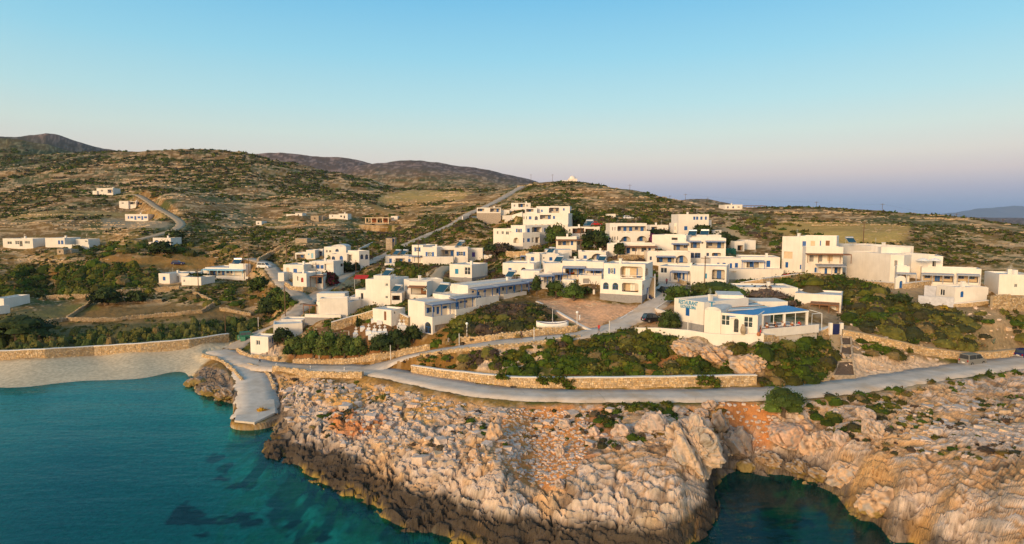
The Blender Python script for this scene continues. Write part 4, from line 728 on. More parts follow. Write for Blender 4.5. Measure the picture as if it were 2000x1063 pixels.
        for i, q in enumerate(lh): fill_opening(root, q['kind'], q, P3, -nin, U, q['colr'], 17+i)
    for xi, x in enumerate(h['x']):
        if x[0] == 'P':
            _, vi, x0, x1, y, pr, drop, yb, colr, npost = x; o, U, nin, w, ht, c = frames[vi]
            u0, v0 = plane_uv(*cp(c, x0, y), o, U, nin, -.02); u1, _v = plane_uv(*cp(c, x1, y), o, U, nin, -.02)
            vb = plane_uv(*cp(c, x0, yb), o, U, nin, -pr)[1] if yb else 0
            top = {'blue':'grey','wood':'wood','ltblue':'ltblue','grey':'grey'}[colr]; mb = MB(); nn = -nin
            mb.obox(o+U*u0+UP*v0+nn*.02, U*(u1-u0), (nn*pr-UP*drop), UP*.09)
            aw = mb.build('awning', top, root)
            fb = MB(); fb.obox(o+U*u0+UP*(v0-drop-.12)+nn*(pr-.1), U*(u1-u0), nn*.12, UP*.13)
            nr = max(3, int((u1-u0)/.7))
            for i in range(nr): uu = u0+(u1-u0-.08)*i/(nr-1); fb.obox(o+U*uu+UP*(v0-.10)+nn*.03, U*.08, (nn*(pr-.14)-UP*drop), UP*.098)
            fb.build('beam', colr, root)
            for i in range(npost):
                uu = u0+(u1-u0-.12)*i/max(1, npost-1); pm = MB(); pm.obox(o+U*uu+UP*(vb-.3)+nn*(pr-.11), U*.12, nn*.12, UP*(v0-drop-.12-vb+.3)); pm.build('post', colr, root)
        elif x[0] == 'T':
            _, vi, x0, x1, yt, yb, pr = x; o, U, nin, w, ht, c = frames[vi]; u0, vt = plane_uv(*cp(c, x0, yt), o, U, nin, -pr); u1, vb = plane_uv(*cp(c, x1, yb), o, U, nin, -pr); nn = -nin
            tb = MB(); tb.obox(o+U*u0+UP*(vb-1.5)+nn*.02, U*(u1-u0), nn*(pr-.22), UP*(vt-vb+1.5-.8)); tb.obox(o+U*u0+UP*(vb-1.5)+nn*(pr-.2), U*(u1-u0), nn*.2, UP*(vt-vb+1.5)); tb.build('terrace_wall', 'plaster', root)
        elif x[0] == 'BR':                                    # balcony parapet with two scooped openings and a top rail
            _, vi, x0, x1, yt, yb = x; o, U, nin, w, ht, c = frames[vi]; u0, vt = plane_uv(*cp(c, x0, yt), o, U, nin); u1, vb = plane_uv(*cp(c, x1, yb), o, U, nin)
            bm_ = MB(); n = 24; prev = None
            vb = max(vb, .05)
            for i in range(n+1):
                tt = i/n; uu = u0+(u1-u0)*tt; s_ = abs(math.sin(2*math.pi*tt)); top = vt-.05-(vt-vb)*.75*min(1, s_*1.5)
                if prev: bm_.obox(o+U*prev[0]+UP*(vb-.05)+nin*.02, U*(uu-prev[0]+.001), nin*.14, UP*(min(top, prev[1])-vb+.08))
                prev = (uu, top)
            bm_.obox(o+U*u0+UP*(vt-.02)+nin*.0, U*(u1-u0), nin*.18, UP*.09); bm_.build('balcony_parapet', 'plaster', root)
    rr = random.Random(h['l']); big = [f for f, v in zip(frames, h['v']) if v[7] > 5 and f[3] > 4 and f[4] > 2]
    if big and not h.get('mat'):                              # chimney and aerial on the roof
        o, U, nin, w, ht, c = rr.choice(big); a, b_ = rr.uniform(.2,.8)*w, rr.uniform(3.0,4.6); cm = MB(); q = o+U*a+nin*b_+UP*(ht-.34); cm.obox(q, U*.55, nin*.55, UP*1.0); cm.obox(q-U*.07-nin*.07+UP*1.0, U*.69, nin*.69, UP*.1); cm.build('chimney', 'plaster', root)
        o, U, nin, w, ht, c = rr.choice(big); q = o+U*rr.uniform(.2,.8)*w+nin*rr.uniform(1.5,4)+UP*(ht-.34); cm = MB(); cm.tube([q, q+UP*2.1], .022, 5); [cm.obox(q+UP*(1.5+.18*i)-U*(.45-.08*i), U*(.9-.16*i), nin*.02, UP*.02) for i in range(4)]; cm.build('aerial', 'tank', root)
    HOUSE_OBJ.append(root); return root, frames
FR = {}
for h in HOUSES:
    r_, f_ = build_house(h); FR[h['l']] = (r_, f_)

# ------------------------------------------------------------------ roads
def ribbon(name, pts, w, m, dz=.03, kind='structure', label=None):
    V = []; Fq = []; n = len(pts)
    for i, p in enumerate(pts):
        d = pts[min(i+1,n-1)]-pts[max(i-1,0)]; d = d/np.hypot(d[0], d[1]); nx, ny = -d[1], d[0]
        jl = w/2+.25*math.sin(i*.7)+.18*math.sin(i*2.3); jr = w/2+.25*math.sin(i*.6+2)+.2*math.sin(i*1.9+1)
        for s_, zz in ((-jl-.25,-.45),(-jl,0),(-w/6,.03),(w/6,.03),(jr,0),(jr+.25,-.45)): V.append((p[0]+nx*s_, p[1]+ny*s_, p[2]+dz+zz))
    for i in range(n-1):
        for k in range(5): a = i*6+k; Fq.append((a, a+1, a+7, a+6))
    o = np_mesh(name, V, Fq, MATS[m], smooth=True); o['kind'] = kind; return o
for i, (r, pts) in enumerate(RP.items()):
    ribbon(r, pts, ROADS[r][0], 'asphalt' if r in ('coast_road','upper_road') else ('concrete' if r == 'pier_ramp' else ('lane' if r in ('village_lane','side_lane') else 'mortar')), .03+.006*i)
# pier head: a concrete slab with quay faces
pq = [at_z(*a) for a in ((470,790,1.15),(458,822,1.05),(497,826,1.05),(538,806,1.1),(534,770,1.4),(478,755,1.6))]
pm = MB(); pm.poly([p+UP*.06 for p in pq])
for i in range(len(pq)): a, b = pq[i], pq[(i+1) % len(pq)]; pm.quad(a+UP*.06, b+UP*.06, Vector((b.x,b.y,-2)), Vector((a.x,a.y,-2)))
pm.build('pier', 'concrete')['kind'] = 'structure'
# ------------------------------------------------------------------ walls of real stones
def gp(pts): return [G(x, y) for x, y in pts]
def resample(P, step):
    out_ = [P[0]]
    for a, b in zip(P[:-1], P[1:]):
        L = math.hypot(b.x-a.x, b.y-a.y); k = max(1, int(L/step))
        out_ += [a.lerp(b, (i+1)/k) for i in range(k)]
    return out_
STC = [(.52,.37,.20),(.56,.42,.26),(.46,.31,.16),(.60,.47,.31),(.42,.31,.19),(.58,.40,.20)]
def stone_wall(name, label, px, h, th=.45, coping=None, tint=1.0, group='stone walls', ground_snap=True, rough=.05, srow=.26):
    P = resample(gp(px), 1.6); n = len(P)
    root = empty(name, P[0], label, 'wall', group); root['kind'] = 'thing'; core = MB(); V = []; Fq = []; C = []
    cb = MB(); rr = random.Random(len(label))
    nrm_ = []
    for i in range(n):
        d = P[min(i+1,n-1)]-P[max(i-1,0)]; d.z = 0; d.normalize(); nn = Vector((d.y, -d.x, 0))
        if nn.dot(Vector((-P[i].x, -P[i].y, 0))) < 0: nn = -nn
        nrm_.append(nn)
    hs = [h*(1+(.10 if coping is None else .02)*math.sin(i*1.7+len(label))) for i in range(n)]
    for i in range(n-1):
        a, b = P[i], P[i+1]; na, nb = nrm_[i], nrm_[i+1]; ha, hb = hs[i], hs[i+1]
        A0, B0 = a-UP*.6, b-UP*.6; A1, B1 = a+UP*ha, b+UP*hb
        core.quad(A0,B0,B1,A1); core.quad(A0-na*th,B0-nb*th,B1-nb*th,A1-na*th); core.quad(A1,B1,B1-nb*th,A1-na*th)
        if i == 0: core.quad(A0,A1,A1-na*th,A0-na*th)
        if i == n-2: core.quad(B0,B1,B1-nb*th,B0-nb*th)
        L = (b-a).length; v = -.3
        while v < max(ha, hb)-.06:
            rh = srow*rr.uniform(.75,1.3); s = -rr.uniform(0,.3)
            while s < L:
                ln = rr.uniform(.22,.52)*srow/.26; s0, s1 = max(0,s)+.015, min(L,s+ln)-.015; s += ln
                if s1-s0 < .1: continue
                top = (ha+(hb-ha)*(s0/L)); v1 = min(v+rh, top)-.02
                if v1-v < .06: continue
                pr = rr.uniform(.02,.09)+rough*rr.random(); i0 = len(V); jj = lambda: rr.uniform(-.03,.03)
                quad_ = [(s0+jj(),v+jj()),(s1+jj(),v+jj()),(s1+jj(),v1+jj()),(s0+jj(),v1+jj())]; ca, cbm = (s0+s1)/2, (v+v1)/2
                for (q, w_) in quad_: f = q/L; p = a.lerp(b, f)+UP*w_+na.lerp(nb, f)*.0; V.append(p-na*.03)
                for (q, w_) in quad_: q2 = ca+(q-ca)*.8; w2 = cbm+(w_-cbm)*.8; p = a.lerp(b, q2/L)+UP*w2+na*(pr+jj()*.5); V.append(p)
                for q in ((4,5,6,7),(0,1,5,4),(1,2,6,5),(2,3,7,6),(3,0,4,7)): Fq.append([i0+x for x in q])
                cc = np.array(rr.choice(STC))*rr.uniform(.75,1.15)*tint; C += [cc]*8
            v += rh
        if coping:
            e = .07; cb.obox(A1-na*(th+e)-UP*.0, (B1-A1)+(b-a).normalized()*.01, na*(th+2*e), UP*.13)
        else:                                                 # loose capping stones
            k = int(L/.45)
            for q in range(k):
                c = A1.lerp(B1, (q+rr.random()*.6)/max(k,1))-na*th*rr.uniform(.2,.8); i0 = len(V); sz = rr.uniform(.13,.26)
                for dx in (-1,1):
                    for dy in (-1,1):
                        for dz in (-.6,.8): V.append(c+Vector((dx*sz*rr.uniform(.6,1.1),dy*sz*rr.uniform(.6,1.1),dz*sz*rr.uniform(.5,1))))
                for f in ((0,1,3,2),(4,6,7,5),(0,4,5,1),(2,3,7,6),(0,2,6,4),(1,5,7,3)): Fq.append([i0+x for x in f])
                C += [np.array(rr.choice(STC))*rr.uniform(.8,1.2)*tint]*8
    core.build('core', 'mortar', root)
    if V: so = np_mesh('stones', [tuple(p) for p in V], Fq, stone_mat, np.array(C), parent=root, loc=tuple(P[0])); so['kind'] = 'stuff'
    if coping: cb.build('coping', coping, root)
    return root
def plaster_wall(name, label, px, h, th=.3, m='plaster', group=None, cat='wall', ends=None):
    P = resample(gp(px), 2.5); root = empty(name, P[0], label, cat, group); root['kind'] = 'thing'; mb = MB(); n = len(P)
    for i in range(n-1):
        a, b = P[i], P[i+1]; d = b-a; d.z = 0; d.normalize(); nn = Vector((-d.y, d.x, 0)); a0 = a-UP*.8
        mb.obox(a0, (b-a)+d*.02, nn*th, UP*(h+.8))
    mb.build('wall', m, root); return root
stone_wall('beach_wall','long low ochre stone wall behind the beach',[(-120,716),(0,704),(90,700),(184,694),(277,688),(370,680),(448,668)],1.9,.6,'coping',.95)
stone_wall('retaining_wall','white capped stone retaining wall along the inland side of the coast road',[(803,731),(850,739),(908,746),(996,756),(1050,758),(1106,758),(1180,758),(1260,757),(1330,756),(1400,755),(1478,753)],1.45,.5,'coping',1.1)
stone_wall('roadside_wall','stone wall on the uphill side of the rising road below the cemetery trees',[(572,711),(625,712),(678,712),(699,708),(735,702),(771,696),(840,683)],.95,.5,None,1.05)
stone_wall('roadside_wall','stone wall on the uphill side of the rising road below the shrub mound',[(900,671),(960,666),(1040,657),(1090,652),(1128,647)],1.0,.5,None,1.05)
stone_wall('parapet_wall','stone parapet on the seaward side of the rising road',[(822,698),(850,694),(886,689),(940,684),(996,679),(1070,671),(1134,661)],.5,.5,None,1.05)
stone_wall('bend_wall','low curved stone wall around the bend by the tiny cabin',[(462,687),(468,694),(485,700),(515,704),(543,706)],.8,.4,None,1.1)
stone_wall('retaining_wall','stone retaining wall on the seaward edge of the coast road right of the pier',[(532,726),(575,731),(626,738),(670,738),(707,738)],.9,.5,None,1.12)
stone_wall('pier_wall','stone edge wall along the landward side of the pier ramp',[(482,716),(505,722),(521,733),(529,748),(534,764)],.55,.4,None,1.05)
stone_wall('pier_wall','orange stone edge wall along the bay side of the pier ramp',[(394,697),(420,703),(436,711),(455,727),(471,746)],.5,.4,None,1.1)
stone_wall('hillside_wall','long winding stone wall above the silver van',[(1646,660),(1685,667),(1727,676),(1770,686),(1812,695),(1876,703),(1940,702),(2040,692)],1.25,.5,'mortar',1.1)
stone_wall('cemetery_wall','white capped stone wall along the front of the cemetery slope',[(648,646),(690,634),(730,623)],1.7,.4,'coping')
stone_wall('cemetery_wall','short white capped stone wall between the chapel and the terrace row',[(774,628),(797,640)],1.9,.4,'coping')
stone_wall('field_wall','long dry stone wall across the middle of the left fields',[(88,634),(132,627),(180,629),(227,628),(270,623),(316,619),(356,616),(395,612),(421,598),(405,588),(377,575)],.9,.6,None,.8,'dry stone field walls')
stone_wall('field_wall','dry stone wall running up from the long field wall to the dark trees',[(132,626),(155,610),(182,593)],.8,.5,None,.8,'dry stone field walls')
stone_wall('field_wall','dry stone wall below the shrub band of the left valley',[(90,584),(182,581),(237,573),(290,570),(350,565)],1.0,.5,None,.8,'dry stone field walls')
stone_wall('field_wall','short dry stone wall behind the brown field',[(203,597),(240,593),(316,590)],.8,.5,None,.8,'dry stone field walls')
stone_wall('field_wall','dry stone wall descending towards the village lane',[(429,607),(455,611),(490,618)],.8,.5,None,.85,'dry stone field walls')
stone_wall('terrace_wall','stone wall with pale coping in front of the long low house',[(1446,561),(1490,553),(1522,549),(1560,543),(1600,541)],.9,.4,'coping')
stone_wall('garden_wall','garden stone wall left of the small arched gate',[(1689,558),(1715,561),(1744,564)],1.1,.4,'coping')
stone_wall('garden_wall','garden stone wall right of the small arched gate',[(1766,565),(1790,562),(1818,559)],1.1,.4,'coping')
stone_wall('house_wall','tall stone wall below the house at the right edge',[(1938,604),(1970,606),(2060,610)],2.6,.5,None,.9)
stone_wall('terrace_wall','curved low terrace wall below the house with the arched door',[(1802,604),(1840,602),(1871,600),(1931,594)],.6,.4,'coping')
stone_wall('terrace_wall','stone terrace wall below the porch of the arcade house',[(1208,508),(1262,508)],1.3,.4,None)
stone_wall('terrace_wall','orange stone wall below the grey plinth house',[(988,502),(1032,502)],1.5,.4,None,1.1)
stone_wall('lane_wall','curved stone wall at the lane corner below the red arched door',[(556,560),(566,568),(592,571),(620,570)],1.2,.4,None,1.05)
stone_wall('terrace_wall','curved stone wall under the restaurant terrace',[(1491,668),(1530,668),(1565,667),(1603,659),(1621,652)],1.1,.5,'coping',1.05)
stone_wall('ramp_wall','sloping stone wall beside the lane with the two black cars',[(1294,543),(1315,550),(1338,558)],1.0,.4,'coping')
stone_wall('dry_wall','dry stone wall crossing the slope under the valley houses',[(410,497),(440,490),(455,484)],.9,.5,None,.9,'dry stone field walls')
stone_wall('dry_wall','dry stone wall climbing toward the white van',[(505,512),(530,498),(548,486)],1.2,.6,None,1.0,'dry stone field walls')
plaster_wall('forecourt_wall','long low white wall in front of the restaurant',[(1240,656),(1280,656),(1343,661),(1385,668),(1428,671),(1491,668)],1.35,.3)
plaster_wall('path_wall','low white zigzag wall between the lane and the black hatchback',[(1307,588),(1279,607),(1298,613)],.5,.3)
plaster_wall('lane_wall','low white wall along the lane below the pergola house',[(620,568),(638,554),(660,540)],.8,.25)
plaster_wall('kerb','pale kerb along the left side of the dirt lot',[(1046,590),(1090,612),(1132,637),(1155,648)],.22,.5,'coping')
plaster_wall('kerb','pale kerb between the dirt lot and the rising lane',[(1262,592),(1230,611),(1197,632)],.16,.3,'coping')
plaster_wall('upper_wall','long white retaining wall below the low house by the upper track',[(904,432),(950,431),(1000,430),(1020,424)],2.0,.4)
plaster_wall('path_wall','white wall rising behind the domed house',[(702,490),(716,483),(728,477)],.9,.3)
# ------------------------------------------------------------------ restaurant terrace
RR, RF = FR['white waterfront restaurant with blue lettered wall and blue canopy terrace']
def B3(x, y): return cp('B3', x, y)
def txt(s, crop, x0, x1, y0, y1, fr):
    o, U, nin, w, ht, c = fr; a = plane_uv(*cp(crop, x0, y1), o, U, nin); b = plane_uv(*cp(crop, x1, y0), o, U, nin); 
    b2 = plane_uv(*cp(crop, x1, y1), o, U, nin)
    cu = bpy.data.curves.new('lettering', 'FONT'); cu.body = s; cu.extrude = .012; cu.size = 1
    cu.offset = .03; t_ = bpy.data.objects.new('lettering', cu); COL.objects.link(t_); bpy.context.view_layer.update()
    sx = (b[0]-a[0])/t_.dimensions.x; hgt = (y1-y0)/CR[crop][2]*o.y/F; sy = hgt/t_.dimensions.y
    ang = math.atan2(U.y, U.x); t_.rotation_euler = (math.pi/2, 0, ang); t_.scale = (sx, sy, 1); t_.location = (o+U*a[0]+UP*((a[1]+b2[1])/2)-nin*.02)-RR.location; t_.parent = RR
    me = bpy.data.meshes.new_from_object(t_); me.materials.clear(); me.materials.append(MATS['turq']); mo_ = bpy.data.objects.new('lettering', me); COL.objects.link(mo_)
    mo_.rotation_euler = t_.rotation_euler; mo_.scale = t_.scale; mo_.location = t_.location; mo_.parent = RR; bpy.data.objects.remove(t_); return mo_
txt('RESTAURANT', 'B3', 238, 437, 246, 291, RF[0]); txt('ILIOVASILEMA', 'B3', 258, 418, 296, 330, RF[0])
zf = RF[2][0].z+.55                                           # terrace floor
tz = RF[3][0]; TU_, TN = RF[3][1], RF[3][2]; TW = RF[3][3]
fm = MB(); fm.obox(tz+TN*.26-UP*2.0, TU_*(TW-.1), TN*6.0, UP*(zf-tz.z+2.0)); fm.build('terrace_floor', 'concrete', RR)
zr = at_y(*B3(775, 412), 95).z
can = [at_y(*B3(672,380),98), at_y(*B3(772,412),95), at_y(*B3(1580,347),97.5), at_y(*B3(1345,297),102.5)]
cn = MB(); k = 6
for i in range(k):                                            # blue sheets lapped side by side
    a0, a1 = can[1].lerp(can[2], i/k), can[1].lerp(can[2], (i+1)/k-.006); b0, b1 = can[0].lerp(can[3], i/k), can[0].lerp(can[3], (i+1)/k-.006); sh = MB()
    dz = UP*(.02*(i % 2)); sh.poly([a0+dz,a1+dz,b1+dz,b0+dz]); sh.poly([a0+dz-UP*.05,b0+dz-UP*.05,b1+dz-UP*.05,a1+dz-UP*.05])
    for p_, q_ in ((a0,a1),(a1,b1),(b1,b0),(b0,a0)): sh.quad(p_+dz,q_+dz,q_+dz-UP*.05,p_+dz-UP*.05)
    sh.build('canopy_sheet', 'bluetarp', RR)
bm_ = MB(); bm_.obox(can[1]-UP*.30, can[2]-can[1], TN*.2, UP*.22); bm_.build('beam', 'whitep', RR)
for f in (.41, .69, .985):
    p = can[1].lerp(can[2], f); pb = MB(); pb.box((p.x, p.y+.3, zf-.2), .34, .34, p.z-.3-zf+.2); pb.build('column', 'plaster', RR)
for f in (.55, .83):
    p = can[1].lerp(can[2], f); pb = MB(); pb.tube([(p.x,p.y+.1,zf-.2),(p.x,p.y+.1,p.z-.3)], .05, 6); pb.build('post', 'whitep', RR)
ef = [at_y(*B3(1712,505),99), at_y(*B3(1712,380),99), at_y(*B3(1585,345),98.5), at_y(*B3(1612,385),101.5)]   # bare white frame past the canopy
for a_, b_ in ((Vector((ef[0].x,ef[0].y,zf-.4)), ef[1]), (ef[1], ef[2]), (ef[1], ef[3]), (Vector((ef[3].x,ef[3].y,zf-.4)), ef[3])): fb_ = MB(); fb_.tube([a_, b_], .05, 6); fb_.build('frame_bar', 'whitep', RR)
# roof slats and white roof box
for i in range(9):
    p = at_y(*B3(690+i*8, 275+i*7), 106-i*.9); q = at_y(*B3(1010+i*24, 262+i*4.5), 108.5-i*.9); sb_ = MB(); sb_.obox(Vector((p.x,p.y,zr+.35)), Vector((q.x-p.x,q.y-p.y,0)), Vector((0,.55,0)), UP*.07); sb_.build('roof_slat', ['whitep','wood','ltblue','grey'][i % 4], RR)
bx = MB(); p = at_y(*B3(1050,240),108); q = at_y(*B3(1415,262),106); bx.obox(Vector((p.x,p.y,zr-.6)), Vector((q.x-p.x,0,0)), Vector((0,5,0)), UP*1.2); bx.build('roof_box', 'plaster', RR)
bx = MB(); p = at_y(*B3(865,235),106); bx.box((p.x+.4,p.y,zr-.3), .9, .9, 1.9); bx.box((p.x+.4,p.y,zr+1.6), 1.1, 1.1, .12); bx.build('chimney', 'plaster', RR)
bx = MB(); p = at_y(*B3(580,300),97.2); bx.tube([(p.x,p.y,p.z-.8),(p.x,p.y,p.z+.5)], .12, 8); bx.box((p.x,p.y,p.z+.5), .9, .5, .08); bx.build('flue', 'turq', RR)
# tables and chairs on the terrace
def table(p, label, i):
    r = empty('dining_table', p, label, 'table', 'tables on the restaurant terrace'); m = MB(); m.box(p+UP*.70, .85, .85, .05); m.build('table_top', 'whitep', r)
    for dx in (-.35,.35):
        for dy in (-.35,.35): l = MB(); l.box(p+Vector((dx,dy,0)), .06, .06, .70); l.build('leg', 'wood', r)
def chair(p, rz, label):
    r = empty('dining_chair', p, label, 'chair', 'chairs on the restaurant terrace'); c, s = math.cos(rz), math.sin(rz)
    L = lambda x, y: p+Vector((c*x-s*y, s*x+c*y, 0))
    m = MB(); m.box(p+UP*.43, .42, .42, .05, 0, rz); m.build('seat', 'terracotta', r); m = MB(); m.box(L(0,.2)+UP*.48, .42, .05, .42, 0, rz); m.build('backrest', 'terracotta', r)
    for dx in (-.18,.18):
        for dy in (-.18,.18): l = MB(); l.box(L(dx,dy), .045, .045, .43, 0, rz); l.build('leg', 'terracotta', r)
DINERS = []
names = ['nearest the waiter','second from the waiter','third from the waiter','fourth from the waiter','at the far end']
for i in range(5):
    b = tz+TU_*(1.2+i*1.75)+TN*(1.3+.0*(i % 2)); p = Vector((b.x, b.y, zf)); table(p, 'white dining table along the terrace parapet, '+names[i], i)
    chair(p-TU_*.75, math.atan2(TU_.y,TU_.x)+math.pi/2, 'terracotta chair on the left of the parapet table '+names[i]); chair(p+TU_*.75, math.atan2(TU_.y,TU_.x)-math.pi/2, 'terracotta chair on the right of the parapet table '+names[i])
    DINERS.append((p, i))
    b2 = tz+TU_*(1.9+i*1.7)+TN*3.6; p2 = Vector((b2.x, b2.y, zf)); table(p2, 'white dining table in the inner row of the terrace, '+names[i], i)
    chair(p2-TU_*.75, math.atan2(TU_.y,TU_.x)+math.pi/2, 'terracotta chair on the left of the inner table '+names[i])
# big jar, waiter's pots
def pot(p, h, r, label, m='terracotta', name='clay_jar'):
    root = empty(name, p, label, 'jar', None); b = MB(); b.lathe(p, [(r*.5,0),(r*.9,h*.2),(r,h*.5),(r*.75,h*.8),(r*.45,h*.92),(r*.55,h)], 14); b.build('body', m, root, smooth=True); b = MB(); b.lathe(p+UP*h, [(r*.55,-.02),(r*.6,.02),(r*.4,.03),(r*.38,-.1)], 14); b.build('rim', m, root)
pot(Vector(at_y(*B3(902,597),93.4)), 1.5, .45, 'large ochre clay jar beside the arched restaurant door', 'stone')
pot(Vector(at_y(*B3(1060,612),92.8)), .6, .28, 'small clay pot at the waiter\'s feet')
for i, (x, y) in enumerate(((1186,610),(1352,600),(1483,585))):
    p = G(*B3(x, y)); pot(p+UP*.6, .4, .25, ['left','middle','right'][i]+' clay flower pot on the low wall under the terrace')
# dark blue gate and white gate posts
g0, g1 = G(*B3(1812,600)), G(*B3(1892,600)); gr = empty('garden_gate', g0, 'dark navy slatted gate at the top of the stepped path', 'gate'); n = 8
for i in range(n): s_ = MB(); a = g0.lerp(g1, (i+.1)/n); b = g0.lerp(g1, (i+.9)/n); s_.obox(a+UP*.05, (b-a), Vector((0,.06,0)), UP*1.75); s_.build('slat', 'navy_paint', gr)
for gx, nm in ((g0, 'left'), (g1, 'right')):
    s_ = MB(); s_.box(gx-UP*.5+Vector((-.25 if nm == 'left' else .25,0,0)), .5, .5, 2.5); po = s_.build('gate_post', 'plaster', loc=tuple(gx)); tag(po, 'white post on the '+nm+' of the navy gate', 'post')
# arched garden gate
a0 = G(1749, 565, 100); ag = empty('arched_gate', a0, 'white arched gateway with small blue door in the garden wall', 'gate'); aw = MB(); Ux = Vector((1,0,0)); Nn = Vector((0,1,0)); w_ = 2.0
hh = [dict(u0=.75,u1=1.45,v0=0,v1=1.7,arch=1.0,r=.3)]; panel(aw, a0, Ux, w_, -.6, 2.0, hh, Nn, .3); panel(aw, a0+Ux*w_+Nn*.4, -Ux, w_, -.6, 2.0, [], -Nn); panel(aw, a0+Ux*w_, Nn, .4, -.6, 2.0, [], -Ux); panel(aw, a0+Nn*.4, -Nn, .4, -.6, 2.0, [], Ux)
pts = [(w_/2-w_/2*math.cos(math.pi*i/12), 2.0+.75*math.sin(math.pi*i/12)) for i in range(13)]
aw.poly([a0+Ux*a+UP*b for a, b in pts]); aw.poly([a0+Ux*a+UP*b+Nn*.4 for a, b in pts])
for (a, b), (c, d) in zip(pts[:-1], pts[1:]): aw.quad(a0+Ux*a+UP*b, a0+Ux*c+UP*d, a0+Ux*c+UP*d+Nn*.4, a0+Ux*a+UP*b+Nn*.4)
aw.build('wall', 'plaster', ag); dm = MB(); dm.obox(a0+Ux*.75+Nn*.28, Ux*.7, UP*1.66, Nn*.05); dm.build('door', 'blue', ag)
# ------------------------------------------------------------------ stepped path with planters
st = empty('stepped_path', G(1622, 735), None); st['kind'] = 'structure'
pa = [(1634,655),(1633,670),(1629,688),(1622,705),(1612,722),(1602,742)]; PP = resample(gp(pa), .42)
for i, p in enumerate(PP):
    s_ = MB(); s_.box(p-UP*.35, 2.1+.012*i, .5, .45); s_.build('step', 'mortar', st)
for nm, poly in (('upper',[(1644,662),(1660,662),(1661,678),(1646,678)]),('middle',[(1645,680),(1661,680),(1663,706),(1641,706)]),('lower',[(1640,710),(1664,708),(1668,738),(1628,738)])):
    q = gp(poly); rt = empty('planter', q[3], nm+' stone planter beside the stepped path', 'planter', 'planters of the stepped path'); b = MB()
    for i in range(4): a, c = q[i], q[(i+1) % 4]; d = (c-a).normalized(); nn = Vector((-d.y,d.x,0)); b.obox(a-UP*.6, (c-a), nn*.25, UP*1.05)
    b.build('rim', 'stone', rt); b = MB(); b.poly([p_+UP*.15 for p_ in q]); b.build('soil', 'bark', rt)
# ------------------------------------------------------------------ unfinished concrete skeleton
def A3p(x, y): return cp('A3', x, y)
s0 = at_y(*A3p(1035,702),340); s1 = at_y(*A3p(1250,702),340); hT = at_y(*A3p(1035,605),340).z-s0.z; sk = empty('concrete_skeleton', s0, 'unfinished two storey concrete frame building in the valley', 'building'); W = s1.x-s0.x
for lev in (0, .48, 1):
    b = MB(); b.obox(Vector((s0.x-.3,s0.y,s0.z+hT*lev-.35)), Vector((W+.6,0,0)), Vector((0,9,0)), UP*.4); b.build('slab', 'creamp', sk)
for i in range(5):
    for j in range(2):
        b = MB(); b.box((s0.x+W*i/4, s0.y+.35+j*8, s0.z-1), .5, .5, hT+.7); b.build('column', 'creamp', sk)
for i in (1, 3):
    b = MB(); b.obox(Vector((s0.x+W*i/4-.9,s0.y+6,s0.z)), Vector((2.4,0,0)), Vector((0,.3,0)), UP*(hT-.4)); b.build('brick_wall', 'terracotta', sk)
# ------------------------------------------------------------------ chapel on the hilltop
ch = at_y(1118, 357, 415); cr = empty('hilltop_chapel', ch, 'tiny white domed chapel on the hilltop skyline', 'chapel')
b = MB(); b.box(ch-UP*1.5, 6, 5, 4.0); b.build('wall', 'plaster', cr); b = MB(); b.lathe(ch+UP*2.5, [(2.2*math.cos(a*.26), 2.2*math.sin(a*.26)) for a in range(7)], 14); b.build('dome', 'plaster', cr, smooth=True); b = MB(); b.box(ch+Vector((-5.5,0,-1.5)), 6, 5, 2.8); b.build('annex', 'plaster', cr)
# ------------------------------------------------------------------ poles and wires
def pole(label, px, pyb, pyt, dist=None, r=.13, m='pole_wood', arm=True, name='utility_pole', group='wooden utility poles'):
    p = at_y(px, pyb, dist) if dist else G(px, pyb); d = dist or p.y; h = (pyb-pyt)*d/F; root = empty(name, p, label, 'pole', group)
    b = MB(); b.tube([p-UP*1.2, p+UP*h], [r, r*.7], 8); b.build('shaft', m, root)
    if arm:
        b = MB(); b.box(p+UP*(h-.5), 1.8, .12, .12); b.build('crossarm', m, root)
        for dx in (-.8, 0, .8): b = MB(); b.lathe(p+Vector((dx,0,h-.38)), [(.05,0),(.09,.08),(.05,.16),(.02,.22)], 6); b.build('insulator', 'pole_white', root)
    return p+UP*(h-.2)
tops = []
for l, x, yb, yt, d, a in (('tall pole at the left end of the blue bungalow pair',477.3,539,481.5,205,True),('second tall pole right of the blue bungalow',486.6,541.5,481.5,207,False),('pole in the field below the white porch house',388,571,524,None,False),
   ('pole above the lane corner left of the domed cluster',560,516,466,None,True),('dark stub pole at the lane junction',557.4,620,556,None,False),('pole above the domed cluster on the left',560.9,512,478,225,False),('pole beside the red arched door pergola',618.3,567,512.7,None,True),('pole by the lane tree below the domed house',695.4,534,508,None,False),
   ('pole behind the domed house beside the white path wall',727.4,509,477,None,False),('tall pole in front of the long house with open shutters',817.5,523,466,185,True),('pole above the domed house on the uphill road',779.8,480,432,255,True),('pole beside the uphill road below the skeleton',849,453,416,275,True),
   ('pole on the slope left of the arcaded building',922,465,416,250,False),('pole in front of the veranda among trees',1134,491,443,175,True),('tall pole beside the turquoise shutter house',1376,562,500,132,True),('pole in the right field behind the tall house',1686,475,433,170,True),
   ('pole in the dry field at the far left',93,415,388,330,False),('pole on the left field edge',203,545,527,None,False),('pole beside the green bins near the beach',441,660,610,None,False)):
    tops.append(pole(l, x, yb, yt, d, .13, 'pole_wood', a))
ridge = []
